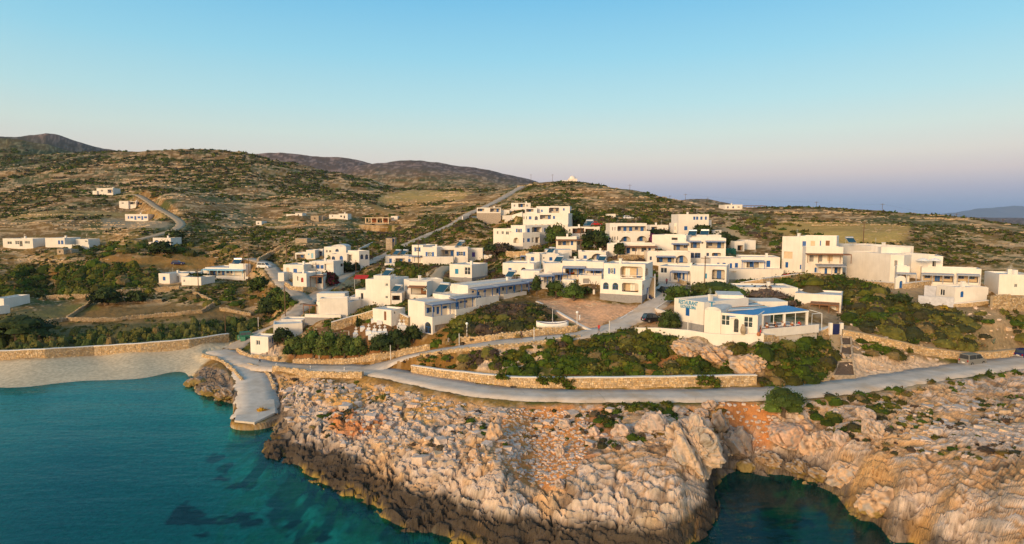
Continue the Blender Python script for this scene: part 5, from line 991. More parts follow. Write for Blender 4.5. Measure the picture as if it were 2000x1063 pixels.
for l, x, yb, yt, d in (('pair of tall masts on the hill, left one',1229.5,405,361,330),('pair of tall masts on the hill, right one',1234.5,405,372,331),('skyline pole left of the first cross-armed one',1308,402,382,345),('cross-armed pole on the ridge left of the hilltop house',1338,410,379,335),('thin pole just left of the hilltop house',1382,404,386,345),
   ('skyline pole in the middle of the right ridge',1594,413,394,310),('skyline pole on the right ridge above the dry field',1722,432,398,290),('small skyline pole before the far island',1868,428,417,300),('last skyline pole near the right edge',1958,450,428,285),('skyline pole left of the chapel',1079,356,341,425),('thin mast on the saddle left of the chapel',1037,357,341,440)):
    ridge.append(pole(l, x, yb, yt, d, .11, 'pole_wood', True))
def wire(a, b, label, sag=1.0):
    m = MB(); m.tube([a.lerp(b, i/10)-UP*sag*4*(i/10)*(1-i/10) for i in range(11)], .018, 4); o = m.build('power_line', 'wire', loc=tuple(a)); tag(o, label, 'wire', 'power lines on the ridge')
for (i, j) in ((3,5),(5,6),(6,7),(7,8)): wire(ridge[i], ridge[j], 'power line strung between '+['','','','the ridge pole and the middle skyline pole','','the middle and right skyline poles','the right skyline pole and the small one','the two last skyline poles'][i])
# white lamp posts
def lamp(label, px, pyb, pyt, globe, base=False):
    p = G(px, pyb); h = (pyb-pyt)*p.y/F; root = empty('lamp_post', p, label, 'lamp', 'white posts along the roads'); b = MB(); b.tube([p-UP*.4, p+UP*h], .075, 8); b.build('shaft', 'pole_white', root)
    b = MB(); b.lathe(p-UP*.2, [(.16,0),(.16,.3),(.09,.45)], 8); b.build('base', 'pole_white', root)
    if globe: b = MB(); b.lathe(p+UP*(h+.2), [(.02,-.24),(.15,-.2),(.24,-.05),(.25,.05),(.19,.18),(.02,.26)], 12); b.build('globe', 'lamp_glass', root, smooth=True)
for a in (('globe lamp beside the path below the arched end window',912,660,634,True),('globe lamp at the corner of the dirt lot beside the boat',1127,640,612,True),('globe lamp among the trees below the cemetery',826-136,693,676,True),('bare white post near the foot of the arched end wall',897,677,651,False),('bare white post on the rising road below the boat',1043,666,639,False),('bare white post beside the person in red',1190,656,626,False),
   ('bare white post in front of the trees left of centre',623.5,703,670,False),('bare white post at the road fork',763,706,673,False),('bare white post left of the restaurant forecourt',1343,655,624,False),('thin white post beside the tiny cabin lane',505,646,619,False),('pale post among the trees under the cemetery wall',682,676,647,False)): lamp(*a)
for i, (x, y) in enumerate(((540,718),(607,723),(673,726))):
    p = G(x, y); r = empty('bollard', p, ['left','middle','right'][i]+' white bollard on the seaward wall near the pier', 'bollard', 'white bollards'); b = MB(); b.lathe(p-UP*.2, [(.14,0),(.14,.9),(.11,1.0),(0.01,1.05)], 8); b.build('shaft', 'pole_white', r); b = MB(); b.lathe(p+UP*.55, [(.15,0),(.15,.1)], 8); b.build('band', 'greyp', r)
# ------------------------------------------------------------------ solar water heaters
def solar(label, crop, x, y, dist, sc=1.0, rz=.5, tank=True):
    p = at_y(*cp(crop, x, y), dist); r = empty('solar_heater', p, label, 'solar panel', 'rooftop solar heaters'); U = Vector((math.cos(rz), math.sin(rz), 0)); V_ = Vector((-U.y, U.x, 0))
    b = MB(); b.obox(p-U*.9*sc-V_*.7*sc+UP*.25, U*1.8*sc, V_*1.4*sc+UP*1.05*sc, (UP*.8-V_*.6)*.08); b.build('panel', 'solar', r)
    b = MB(); b.obox(p-U*.95*sc-V_*.75*sc+UP*.21, U*1.9*sc, V_*1.5*sc+UP*1.12*sc, (UP*.8-V_*.6)*.045); b.build('panel_frame', 'tank', r)
    if tank: b = MB(); c = p+V_*.85*sc+UP*(1.35*sc); b.tube([c-U*.9*sc, c+U*.9*sc], .28*sc, 10); b.build('tank', 'tank', r, smooth=False)
    for dx in (-.8, .8): b = MB(); b.tube([p+U*dx*sc+V_*.8*sc-UP*.3, p+U*dx*sc+V_*.8*sc+UP*1.2*sc], .035, 5); b.build('strut', 'tank', r)
for a in (('large tilted solar panel on the first roof of the terrace row','A6',655,600,108.5,1.15,-.6),('solar panel on the studio roof behind the terrace row','A6',1365,440,131,1.0,-.6),('solar panel on the roof above the blue porthole house','A7',880,575,162,1.0,-.6),('solar panel on the roof beside the garden pergolas','A7',955,665,143,1.0,-.6),('left one of the twin solar panels above the low terrace house','A5',1565,205,208,1.2,-.6),('right one of the twin solar panels above the low terrace house','A5',1640,205,208,1.2,-.6),
   ('solar boiler on the tall plain house','A5',1465,430,145,1.2,-.6),('solar panel leaning behind the tall plain house','A5',1560,590,139,1.1,-.6),('solar boiler on the blue bungalow roof','A2',960,458,217,1.5,0),('solar panel on the long house with open shutters','A6',845,112,203,1.2,-.6),('solar boiler above the small arched loggia house','A7',1380,655,141,.9,-.5),('solar panel on the roof of the red canopy house','A7',1245,312,203,1.4,-.6),('solar panels on the hotel roof, left','B1',905,378,176,1.2,-.5),('solar panels on the hotel roof, right','B1',1030,375,176,1.2,-.5),('white boiler on the roof of the long white building','B2',790,198,150,1.0,0)): solar(*a)
# ------------------------------------------------------------------ vegetation
GR = [(.062,.094,.008),(.036,.054,.007),(.098,.098,.012),(.066,.062,.012),(.048,.076,.008)]
BR = [(.085,.058,.040),(.070,.050,.036),(.10,.075,.045),(.055,.050,.022),(.045,.050,.018)]
def leafcloud(C, R, H, n, size, cols, seed=1, core=True, down=False):
    """leaf clumps spread over and through domes: C centres (N,3), R radii, H heights, n clumps each"""
    r = np.random.default_rng(seed); Nn = len(C); C = np.asarray(C, float); R = np.asarray(R, float); H = np.asarray(H, float); cols = np.asarray(cols, float)
    k = np.repeat(np.arange(Nn), n); M_ = len(k)
    az = r.uniform(0, 2*np.pi, M_); cz = r.uniform(-.15, 1, M_); sr = np.sqrt(np.clip(1-cz*cz, 0, 1)); rad = r.uniform(.62, 1.08, M_)*(1+.22*np.sin(az*3+k*1.7)+.12*np.sin(az*7+k))
    dirv = np.stack([sr*np.cos(az), sr*np.sin(az), cz], -1)
    P = C[k]+dirv*np.stack([R[k]*rad, R[k]*rad, H[k]*rad], -1)
    nv = dirv*.8+r.normal(0, .6, (M_, 3)); nv /= np.linalg.norm(nv, axis=1, keepdims=True)
    a = np.cross(nv, r.normal(0, 1, (M_, 3))); a /= np.linalg.norm(a, axis=1, keepdims=True)+1e-9; b = np.cross(nv, a)
    s = (size*r.uniform(.6, 1.35, M_))[:, None] if np.isscalar(size) else (np.asarray(size)[k]*r.uniform(.6, 1.35, M_))[:, None]
    V = np.stack([P-a*s-b*s*.55, P+a*s*.25-b*s*.75, P+a*s+b*s*.5, P-a*s*.3+b*s*.7], 1).reshape(-1, 3)
    Fq = np.arange(M_*4).reshape(-1, 4); cc = cols[k]*r.uniform(.7, 1.35, (M_, 1)); cc = cc*(1+r.normal(0, .08, (M_, 3))); CC = np.repeat(np.clip(cc, .004, 1), 4, 0)
    if core:
        ns_ = 8 if core is True else core; ang = np.arange(ns_)*2*np.pi/ns_; ring = [(.86, -.1), (.78, .35), (.45, .70)] if core is True else [(.9, -.1), (.66, .5)]; vv = []; nr_ = len(ring)
        for q, (rr_, hz) in enumerate(ring):
            jit = r.uniform(.85, 1.15, (Nn, ns_)); vv.append(np.stack([C[:, None, 0]+R[:, None]*rr_*jit*np.cos(ang), C[:, None, 1]+R[:, None]*rr_*jit*np.sin(ang), C[:, None, 2]+H[:, None]*hz*jit], -1))
        vv.append((C+np.stack([0*R, 0*R, H*.82], -1))[:, None]); vv = np.concatenate(vv, 1); base = len(V); per = nr_*ns_+1; fs = []
        for q in range(nr_-1):
            for i in range(ns_): j = (i+1) % ns_; fs.append((q*ns_+i, q*ns_+j, (q+1)*ns_+j, (q+1)*ns_+i))
        for i in range(0, ns_, 2): fs.append(((nr_-1)*ns_+i, (nr_-1)*ns_+(i+1) % ns_, (nr_-1)*ns_+(i+2) % ns_, nr_*ns_))
        fs = np.array(fs); Fq = np.concatenate([Fq, (fs[None]+base+np.arange(Nn)[:, None, None]*per).reshape(-1, 4)]); V = np.concatenate([V, vv.reshape(-1, 3)]); CC = np.concatenate([CC, np.repeat(cols*.9, per, 0)])
    return V, Fq, CC
def pick(pal, nn, seed): r = np.random.default_rng(seed); return np.array(pal)[r.integers(0, len(pal), nn)]
def species(pal, P, seed):                                    # the same plants grow in patches
    v = fbm(P[:,0]/4.5, P[:,1]/4.5, seed+70, 2)*1.5-.25+np.random.default_rng(seed).normal(0,.16,len(P)); c = np.array(pal+[(.13,.12,.025)])[np.clip((v*(len(pal)+1)).astype(int), 0, len(pal))]
    dry = np.random.default_rng(seed+1).random(len(P)) < .07; c[dry] = (.20,.14,.055); return c
def blocked(X, Y, pad=.6):
    m = np.zeros(X.shape, bool)
    for p, q, n, d in PADS:
        e = q-p; L = e.length; U = e/L; dx = X-p.x; dy = Y-p.y; u = dx*U.x+dy*U.y; v = dx*n.x+dy*n.y; m |= (u > -pad) & (u < L+pad) & (v > -pad-.6) & (v < d+pad)
    return m
def rdist(X, Y):
    a = np.clip(np.round(iu(X/Y)).astype(int), 0, NU-1); b = np.clip(np.round(iv(Y)).astype(int), 0, NV-1); return RD[b, a]
def scatter(poly, dens, y0, y1, seed, roadgap=.5, noise=None, gap=.5):
    P = [G(*p) for p in poly]; r = np.random.default_rng(seed); xs = [p.x for p in P]; yy = [p.y for p in P]
    X0, X1 = min(xs)-15, max(xs)+15; Y0, Y1 = max(y0, min(yy)-15), min(y1, max(yy)+20); nn = int((X1-X0)*(Y1-Y0)*dens); X = r.uniform(X0, X1, nn); Y = r.uniform(Y0, Y1, nn)
    Zg = ground(X, Y); px, py = proj(X, Y, Zg); m = inpoly(px+r.normal(0, 4, nn), py+r.normal(0, 3, nn), poly) & (rdist(X, Y) > roadgap) & ~blocked(X, Y, gap) & (Zg > .6)
    if noise: m &= fbm(X/noise[0], Y/noise[0], seed, 3) > noise[1]
    return np.stack([X, Y, Zg], -1)[m]
def shrubs(name, P, rr_, hr, n, size, pal, seed, label=None, core=True):
    if len(P) == 0: return
    r = np.random.default_rng(seed+5); R = r.uniform(rr_[0], rr_[1], len(P))*r.choice([.45, .7, 1, 1.0, 1.45], len(P)); H = R*r.uniform(hr[0]*.7, hr[1]*1.25, len(P))
    V, Fq, CC = leafcloud(P-np.array([0, 0, .1]), R, H, n, size*r.uniform(.65,1.3,len(P)), species(pal, P, seed), seed, core)
    o = np_mesh(name, V, Fq, leaf_mat, CC); o['kind'] = 'stuff'; o['label'] = label or name.replace('_', ' '); return o
# thick maquis near the roads
Z1 = [(878,655),(884,640),(905,622),(940,600),(985,586),(1035,588),(1068,606),(1085,622),(1060,640),(1000,656),(900,665)]
shrubs('mound_shrubs', scatter(Z1,2.0,98,122,1,.3), (.6,1.15), (.5,.8), 40, .2, BR+GR[1:3], 1)
Z2 = [(772,700),(800,698),(880,694),(960,684),(1050,678),(1140,668),(1190,652),(1260,652),(1320,660),(1330,690),(1290,695),(1260,735),(1180,742),(1060,742),(1000,738),(900,722),(800,722),(772,715)]
P2 = scatter(Z2,1.5,80,108,2,.8,(5,.43)); shrubs('slope_shrubs', P2, (.6,1.15), (.5,.85), 46, .2, GR+BR[:3], 2)
shrubs('slope_shrubs', scatter([(772,706),(830,703),(900,694),(960,690),(960,712),(900,722),(830,724),(780,722)],1.3,82,112,58,.7), (.45,.95), (.4,.7), 42, .18, GR+BR[:2], 58)
shrubs('slope_shrubs', scatter([(836,668),(880,640),(900,645),(900,668),(850,680)],1.2,100,120,59,.7), (.5,.9), (.5,.8), 40, .18, GR, 59)
shrubs('bank_shrubs', scatter([(756,716),(800,702),(850,694),(880,692),(880,722),(820,728),(775,724)],2.2,84,112,63,.3), (.4,.8), (.4,.7), 40, .17, GR+BR[:2], 63)
Z2b = [(1080,735),(1120,680),(1200,652),(1260,650),(1318,662),(1325,690),(1270,700),(1180,740)]
shrubs('green_thicket', scatter(Z2b,1.7,80,106,3,.8), (.8,1.4), (.6,.9), 52, .21, GR, 3)
Z3 = [(1420,680),(1500,675),(1570,668),(1615,668),(1625,695),(1610,725),(1575,752),(1500,757),(1482,752),(1490,725),(1440,690)]
shrubs('green_thicket', scatter(Z3,1.9,78,100,4,.4), (.8,1.4), (.6,.9), 52, .21, GR+[BR[3]], 4)
Z4 = [(1330,705),(1370,690),(1440,715),(1455,735),(1340,738),(1280,735)]
shrubs('green_thicket', scatter(Z4,1.6,78,96,5,.5), (.6,1.1), (.5,.8), 46, .2, GR, 5)
Z5 = [(1490,560),(1560,545),(1660,545),(1710,560),(1740,580),(1760,600),(1700,610),(1640,590),(1600,580)]
shrubs('slope_shrubs', scatter(Z5,1.5,96,140,6,.5), (.8,1.5), (.55,.85), 40, .24, GR+BR[3:], 6)
Z6 = [(1645,605),(1700,610),(1800,600),(1900,600),(2000,615),(2060,640),(2060,680),(1900,680),(1820,678),(1720,655),(1650,635)]
shrubs('slope_shrubs', scatter(Z6,1.0,92,125,7,.6,(7,.44)), (.8,1.6), (.5,.8), 46, .23, GR+BR[3:], 7)
shrubs('slope_shrubs', scatter([(1740,612),(1820,606),(1900,606),(2060,625),(2060,685),(1930,682),(1840,676),(1780,660)],.55,94,122,57,.6,(5,.47)), (.7,1.5), (.45,.75), 44, .22, GR+BR[3:], 57)
Z7 = [(1660,664),(1700,668),(1790,690),(1805,705),(1740,702),(1665,690)]
shrubs('slope_shrubs', scatter(Z7,.9,84,104,8,.5), (.6,1.1), (.45,.7), 44, .2, GR, 8)
Z8 = [(1160,800),(1200,790),(1300,785),(1330,800),(1310,825),(1230,830),(1180,835)]
shrubs('clifftop_shrubs', scatter(Z8,1.8,70,90,9,.4,(3,.42)), (.4,.8), (.45,.7), 40, .16, GR+BR[3:], 9)
Z9 = [(1600,782),(1700,768),(1760,790),(1700,830),(1640,860),(1600,830),(1570,800)]
shrubs('clifftop_shrubs', scatter(Z9,1.8,66,90,10,.5,(3,.44)), (.4,.9), (.4,.65), 40, .16, GR+BR[3:], 10)
Zr = [(1580,778),(1700,765),(1850,745),(1980,722),(2000,735),(1900,765),(1760,785),(1640,790)]
shrubs('roadside_tufts', scatter(Zr,.5,70,100,11,.1,(4,.47)), (.35,.7), (.6,1.0), 34, .15, GR+[(.14,.11,.03)], 11)
Zf = [(530,735),(700,748),(900,785),(1120,800),(1400,800),(1800,790),(2000,760),(2000,900),(1650,880),(1300,860),(900,920),(700,880),(560,820)]
shrubs('rock_tufts', scatter(Zf,.55,56,112,12,.1,(5,.5)), (.3,.65), (.45,.75), 30, .13, GR+BR+[(.16,.10,.02)], 12)
# left valley: shrub bands, reeds, field edges
Z10 = [(0,540),(60,520),(180,517),(300,520),(310,545),(300,575),(240,570),(180,578),(90,580),(0,590)]
shrubs('valley_shrubs', scatter(Z10,.28,150,235,13,.5), (1.0,2.0), (.7,1.0), 44, .32, GR, 13)
Z11 = [(0,664),(90,656),(200,656),(330,640),(480,628),(506,640),(500,652),(452,662),(300,676),(150,687),(0,696)]
PR = scatter(Z11,.55,112,160,14,.6); shrubs('reeds', PR, (.6,1.0), (1.4,2.2), 40, .2, [(.075,.10,.024),(.055,.080,.020),(.10,.105,.03)], 14)
Z12 = [(60,690),(250,660),(480,600),(520,600),(500,640),(300,650)]
shrubs('field_weeds', scatter([(180,612),(480,605),(490,628),(120,655),(100,640)],.25,118,175,15,.6,(8,.5)), (.4,.8), (.4,.7), 24, .18, [(.10,.09,.025),(.07,.08,.02)], 15)
shrubs('valley_shrubs', scatter([(350,575),(490,548),(530,560),(560,600),(500,612),(430,600),(380,585)],.22,135,200,16,.8,(9,.42)), (.7,1.6), (.5,.9), 38, .26, GR+[(.13,.11,.03)], 16)
shrubs('valley_shrubs', scatter([(120,480),(300,470),(420,470),(560,450),(600,470),(560,510),(480,500),(380,500),(180,510)],.10,190,300,17,1,(14,.45)), (1.0,2.2), (.5,.8), 32, .35, GR, 17)
# village slopes
ZV = [(500,560),(620,470),(760,440),(900,420),(1120,410),(1420,420),(1560,440),(1640,480),(1560,560),(1450,570),(1300,560),(1000,560),(870,600),(780,640),(640,620),(560,640)]
shrubs('village_shrubs', scatter(ZV,.16,105,330,18,1.0,(9,.44)), (.6,1.5), (.5,.9), 26, .29, GR+BR[:2], 18, core=6)
shrubs('village_shrubs', scatter([(640,600),(800,590),(810,640),(720,632),(640,640)],.5,110,150,19,.6), (.5,1.1), (.5,.8), 34, .22, GR+[(.14,.13,.03)], 19)
shrubs('village_shrubs', scatter([(690,540),(790,520),(850,540),(850,575),(800,590),(700,580)],.3,120,190,20,1.0,(8,.4)), (.6,1.3), (.5,.8), 36, .24, GR, 20)
# hillsides: thousands of low bushes, thinning with distance
r = np.random.default_rng(99); nn = 50000; u = r.uniform(-.95,.95,nn); Y = np.exp(r.uniform(np.log(150), np.log(820), nn)); X = u*Y; Zg = ground(X, Y); px, py = proj(X, Y, Zg)
den = fbm(X/16, Y/26, 201, 3)*.6+fbm(X/70, Y/90, 205, 2)*.4; m = (den > .485) & (rdist(X, Y) > 1.5) & ~blocked(X, Y, 1.0) & (Zg > 3)
for poly in ([(0,628),(160,596),(330,590),(480,607),(505,650),(450,668),(0,700)],[(190,498),(420,503),(420,527),(280,524),(200,517)],[(740,385),(800,372),(920,376),(905,388),(800,400),(730,402)],[(1500,442),(1560,434),(1780,442),(1770,470),(1700,475),(1560,470)],[(200,428),(330,432),(330,446),(200,446)]): m &= ~inpoly(px, py, poly)
Ph = np.stack([X, Y, Zg], -1)[m]; sc_ = np.clip(Ph[:,1]/300, .7, 2.2); R = r.uniform(.5, 1.35, len(Ph))*sc_; V, Fq, CC = leafcloud(Ph-np.array([0,0,.2]), R*1.25, R*r.uniform(.42,.75,len(Ph)), 7, R*.46, pick(GR+[(.075,.07,.03),(.06,.05,.025)], len(Ph), 31)*.85, 41, 6)
o = np_mesh('hillside_scrub', V, Fq, leaf_mat, CC); o['kind'] = 'stuff'; o['label'] = 'low green scrub dotted over the hillsides'
# pale stones and ledges scattered on the slopes
def rubble(name, P, S, cols, seed, flat=.6, long=1.0):
    r = np.random.default_rng(seed); n = len(P); base = np.array([(x, y, z) for x in (-1, 1) for y in (-1, 1) for z in (-1, 1)], float); V = P[:, None]+base[None]*S[:, None, None]*r.uniform(.45, 1.15, (n, 8, 3))*np.array([long, 1/long, flat])
    ang = r.uniform(0, np.pi, n) if long == 1 else r.normal(0, .3, n); d = V-P[:, None]; V[..., 0] = P[:, None, 0]+d[..., 0]*np.cos(ang)[:, None]-d[..., 1]*np.sin(ang)[:, None]; V[..., 1] = P[:, None, 1]+d[..., 0]*np.sin(ang)[:, None]+d[..., 1]*np.cos(ang)[:, None]
    f = np.array(((0,1,3,2),(4,6,7,5),(0,4,5,1),(2,3,7,6),(0,2,6,4),(1,5,7,3))); Fq = (f[None]+np.arange(n)[:, None, None]*8).reshape(-1, 4)
    o = np_mesh(name, V.reshape(-1, 3), Fq, stone_mat, np.repeat(cols, 8, 0)); o['kind'] = 'stuff'; o['label'] = name.replace('_', ' '); return o
RK = [(.58,.44,.35),(.62,.49,.40),(.50,.40,.33),(.60,.42,.26),(.55,.46,.40)]
Pb = scatter([(985,800),(1150,795),(1160,850),(1120,930),(1060,955),(990,915)],5.5,60,90,21,.3); rubble('scree_stones', Pb, np.random.default_rng(1).uniform(.07,.26,len(Pb)), pick(RK,len(Pb),1), 1)
Pb = scatter(Zf,1.6,55,112,22,.3,(5,.42)); rubble('slope_stones', Pb, np.random.default_rng(2).gamma(2,.09,len(Pb))+.06, pick(RK,len(Pb),2), 2)
Pb = scatter([(1640,600),(1900,590),(2060,600),(2060,690),(1850,700),(1640,745)],.5,84,125,25,.3); rubble('slope_stones', Pb, np.random.default_rng(9).gamma(2,.08,len(Pb))+.06, pick(RK,len(Pb),9), 9)
Pb = scatter([(1390,785),(1500,785),(1520,880),(1440,900),(1390,840)],3.0,60,90,23,.3); rubble('scree_stones', Pb, np.random.default_rng(3).uniform(.08,.3,len(Pb)), pick(RK,len(Pb),3), 3)
nn = 16000; u = r.uniform(-.95,.95,nn); Y = np.exp(r.uniform(np.log(120), np.log(760), nn)); X = u*Y; Zg = ground(X, Y); pxs, pys = proj(X, Y, Zg); m = ~inpoly(pxs, pys, [(0,628),(160,585),(330,575),(480,600),(505,650),(450,668),(0,700)]) & ~inpoly(pxs, pys, [(190,495),(420,500),(420,527),(200,522)]) & (fbm(X/12, Y/20, 301, 3) > .5) & (rdist(X, Y) > 1) & ~blocked(X, Y, .5) & (Zg > 6)
Pb = np.stack([X, Y, Zg], -1)[m]; rubble('hillside_stones', Pb, r.uniform(.25,.7,len(Pb))*np.clip(Pb[:,1]/260,.5,2.2), pick([(.46,.37,.27),(.40,.32,.22),(.50,.40,.30)],len(Pb),4)*.9, 4, .3, 1.7)
tw = []; rt = np.random.default_rng(77)                        # old terrace walls along the contours
for i in range(260):
    y = float(np.exp(rt.uniform(np.log(210), np.log(700)))); x = float(rt.uniform(-.9,.9)*y); sc_w = min(1.6, y/300); sg = rt.choice([-1,1])
    if rdist(np.array([x]), np.array([y]))[0] < 4 or blocked(np.array([x]), np.array([y]), 4)[0]: continue
    for k in range(int(rt.integers(14, 46))):
        e_ = 2.0; gx = float(ground(x+e_, y)-ground(x-e_, y)); gy = float(ground(x, y+e_)-ground(x, y-e_)); g_ = math.hypot(gx, gy)
        if g_ < .06: break
        x += sg*gy/g_*1.1*sc_w; y += -sg*gx/g_*1.1*sc_w
        if abs(x/y) > .95 or y < 150: break
        if rt.random() < .7: tw.append((x, y, float(ground(x, y))+.1, sc_w))
tw = np.array(tw); tw = tw[~blocked(tw[:,0], tw[:,1], 1) & (rdist(tw[:,0], tw[:,1]) > 1) & (tw[:,2] > 6)]; rubble('terrace_wall_stones', tw[:,:3], rt.uniform(.2,.55,len(tw))*tw[:,3], pick([(.52,.38,.24),(.46,.34,.21),(.56,.42,.27)],len(tw),8)*.92, 8, .6, 1.35)
# plants hanging over the retaining wall
hang = []
for x0, x1, yt, yb in ((1052,1075,738,752),(1078,1100,738,750),(1100,1122,738,762),(972,990,733,742),(1366,1385,738,752),(1385,1402,738,755)):
    for i in range(16):
        x = random.uniform(x0, x1); y = random.uniform(yt, yb); p = G(x, 758); q = at_y(x, y, p.y-.25); hang.append(tuple(q))
V, Fq, CC = leafcloud(hang, [.45]*len(hang), [.4]*len(hang), 22, .15, pick(GR, len(hang), 7), 8, False); o = np_mesh('hanging_plants', V, Fq, leaf_mat, CC); o['kind'] = 'stuff'; o['label'] = 'green creeper hanging over the retaining wall'
# ------------------------------------------------------------------ trees and single bushes
def tree(label, x0, x1, yt, yb, pal=GR, name='tree', trunk=True, leaf=.2, dens=1.0, dist=None, flowers=None):
    p = at_y((x0+x1)/2, yb, dist) if dist else G((x0+x1)/2, yb); d = p.y; W = (x1-x0)*d/F*1.2; Ht = (yb-yt)*d/F*1.04; rd_ = random.Random(label); root = empty(name, p, label, 'tree' if name == 'tree' else 'bush', 'trees and large bushes')
    b = MB(); top = p+UP*Ht*.55; b.tube([p-UP*.5, p+Vector((.1,.05,Ht*.25)), top], [W*.05+.05, W*.04+.04, .04], 7); lobes = []
    nl = 7 if name == 'tree' else 6
    for i in range(nl):
        a = i*2.4+rd_.random(); rr_ = W*.27*rd_.uniform(.6,1.1); c = p+Vector((math.cos(a)*rr_*1.05, math.sin(a)*rr_, Ht*rd_.uniform(.30,.62))); lobes.append((c, W*rd_.uniform(.20,.29), Ht*rd_.uniform(.22,.34))); b.tube([p+UP*Ht*.22, p.lerp(c, .6)+UP*Ht*.1, c], [W*.03+.02, .04, .02], 5)
    lobes.append((p+UP*Ht*.6, W*.30, Ht*.36)); lobes.append((p+UP*Ht*.2+Vector((-W*.25,0,0)), W*.24, Ht*.3)); lobes.append((p+UP*Ht*.2+Vector((W*.25,0,0)), W*.24, Ht*.3)); 
    b.build('trunk', 'bark', root)
    n = int(np.clip(90*dens*max(W, 1)/3, 40, 170)); sz = max(leaf*d/105, .12)
    cc = np.array([rd_.choice(pal) for _ in lobes])*np.array([[rd_.uniform(.8,1.3)] for _ in lobes])
    V, Fq, CC = leafcloud([tuple(l[0]) for l in lobes], [l[1] for l in lobes], [l[2] for l in lobes], n, sz, cc, rd_.randint(0, 9999), True)
    if flowers is not None: m = np.random.default_rng(5).random(len(CC)//4) < .6; mm = np.repeat(m, 4); mm = np.concatenate([mm, np.zeros(len(CC)-len(mm), bool)]); CC[mm] = np.array(flowers)*np.random.default_rng(6).uniform(.6,1.2,(mm.sum(),1))
    np_mesh('crown', V, Fq, leaf_mat, CC, parent=root, loc=tuple(p))
TG = [(.060,.095,.018),(.045,.070,.016),(.080,.10,.022)]; TD = [(.030,.048,.014),(.024,.036,.012),(.042,.058,.016)]; TB = [(.085,.06,.05),(.10,.075,.06),(.06,.05,.03)]
for a in (('leafy tree beside the rocky garden right of the tiny cabin',556,596,655,698,TG),('leafy tree left of the bare white post',594,630,640,700,TG),('broad leafy tree behind the bare white post',622,668,642,703,TG),('leafy tree beside the globe lamp under the cemetery',655,690,648,702,TG),('leafy tree right of the globe lamp',684,718,655,700,TG),
   ('dark round tree below the row of white graves',724,766,650,690,TD),('dark round tree left of the arched end window',758,796,640,686,TD),('dark bush against the end wall of the terrace row',793,822,632,668,TD),('dark shrub in front of the low garage',538,570,640,672,TD+TB[:1]),
   ('big dark tree in the fields at the left edge',-20,90,612,664,TD),('dark tree beside the brown field',183,236,560,596,TD),('smaller dark tree right of the brown field tree',249,281,567,592,TD),('round tree in front of the flat white hill house',296,340,470,496,TD),('dark tree behind the flat white hill house',325,352,450,472,TD),
   ('large green tree beside the lower lane',508,548,575,618,TG+TD),('green tree left of the lower lane bend',535,566,568,612,TG),('tree on the bank opposite the domed cluster',490,523,540,572,TG+TD),('round bush on the inside of the lane bend',527,552,562,580,TG),('bush beside the blue bungalow terrace',370,408,533,551,TD),
   ('green tree between the arcaded building and the tower',1110,1138,410,442,TG),('tall green tree right of the grey plinth house',1068,1110,438,478,TG),('spreading tree left of the arcade house',1138,1188,448,486,TD+TG),('tree at the right of the red canopy',1170,1192,440,462,TG),('brown-grey shrub beside the orange stone wall',950,998,474,502,TB+TD),
   ('tree in front of the tower house',1353,1386,441,460,TD),('tree right of the hotel roof',1392,1432,454,482,TG+TD),('dark bush left of the tower house',1272,1304,448,461,TD),('tree by the lane under the porch house',664,690,511,533,TD),('slim tree by the lane pole',690,702,514,530,TD)): tree(*a)
tree('tall hemispherical bush left of the dirt lot',1071,1100,545,584,TG,'bush',leaf=.16); tree('wide hemispherical bush beside the dirt lot',1103,1138,550,588,TG,'bush',leaf=.16); tree('small round bush left of the main house',1137,1155,560,575,TD,'bush',leaf=.16)
tree('green bush beside the lane and the black car',1300,1346,556,592,TG,'bush'); tree('dark bush between the black hatchback and the restaurant',1287,1326,606,645,TG+TD,'bush'); tree('huge green bush behind the restaurant roof',1352,1448,548,584,TG,'bush'); tree('lone leafy bush on the seaward road edge',1494,1564,752,812,[(.075,.11,.02),(.05,.075,.016)],'bush',leaf=.17,dens=1.5)
tree('grey-purple bush behind the restaurant roof slats',1455,1530,560,592,TB,'bush'); tree('dark bush right of the restaurant roof box',1520,1570,578,604,TD+TB,'bush')
tree('bougainvillea with magenta flowers on the tall house terrace',1628,1654,496,524,TD,'bush',flowers=(.42,.02,.10)); tree('red-orange flowering bush beside the pergola studio',1104,1122,528,548,TG,'bush',flowers=(.45,.07,.015)); tree('dark red oleander beside the pergola pole',628,660,530,560,TD,'bush',flowers=(.14,.02,.03)); tree('dark vine on the arcade house porch',1201,1218,474,500,TD,'bush',dist=166); tree('dark vine climbing the garden pergola end',1040,1056,538,572,TD,'bush',dist=126); tree('purple-flowered vine beside the arcade house',1268,1282,456,482,TB,'bush',flowers=(.16,.03,.12),dist=183)
tree('red flowering low bush by the long low house wall',1528,1546,535,543,TG,'bush',flowers=(.5,.02,.02)); tree('yellow shrub below the curved terrace wall',1834,1850,597,608,TG,'bush',flowers=(.4,.26,.02)); tree('round dark bush at the terrace wall corner',1735,1775,572,600,TD,'bush')
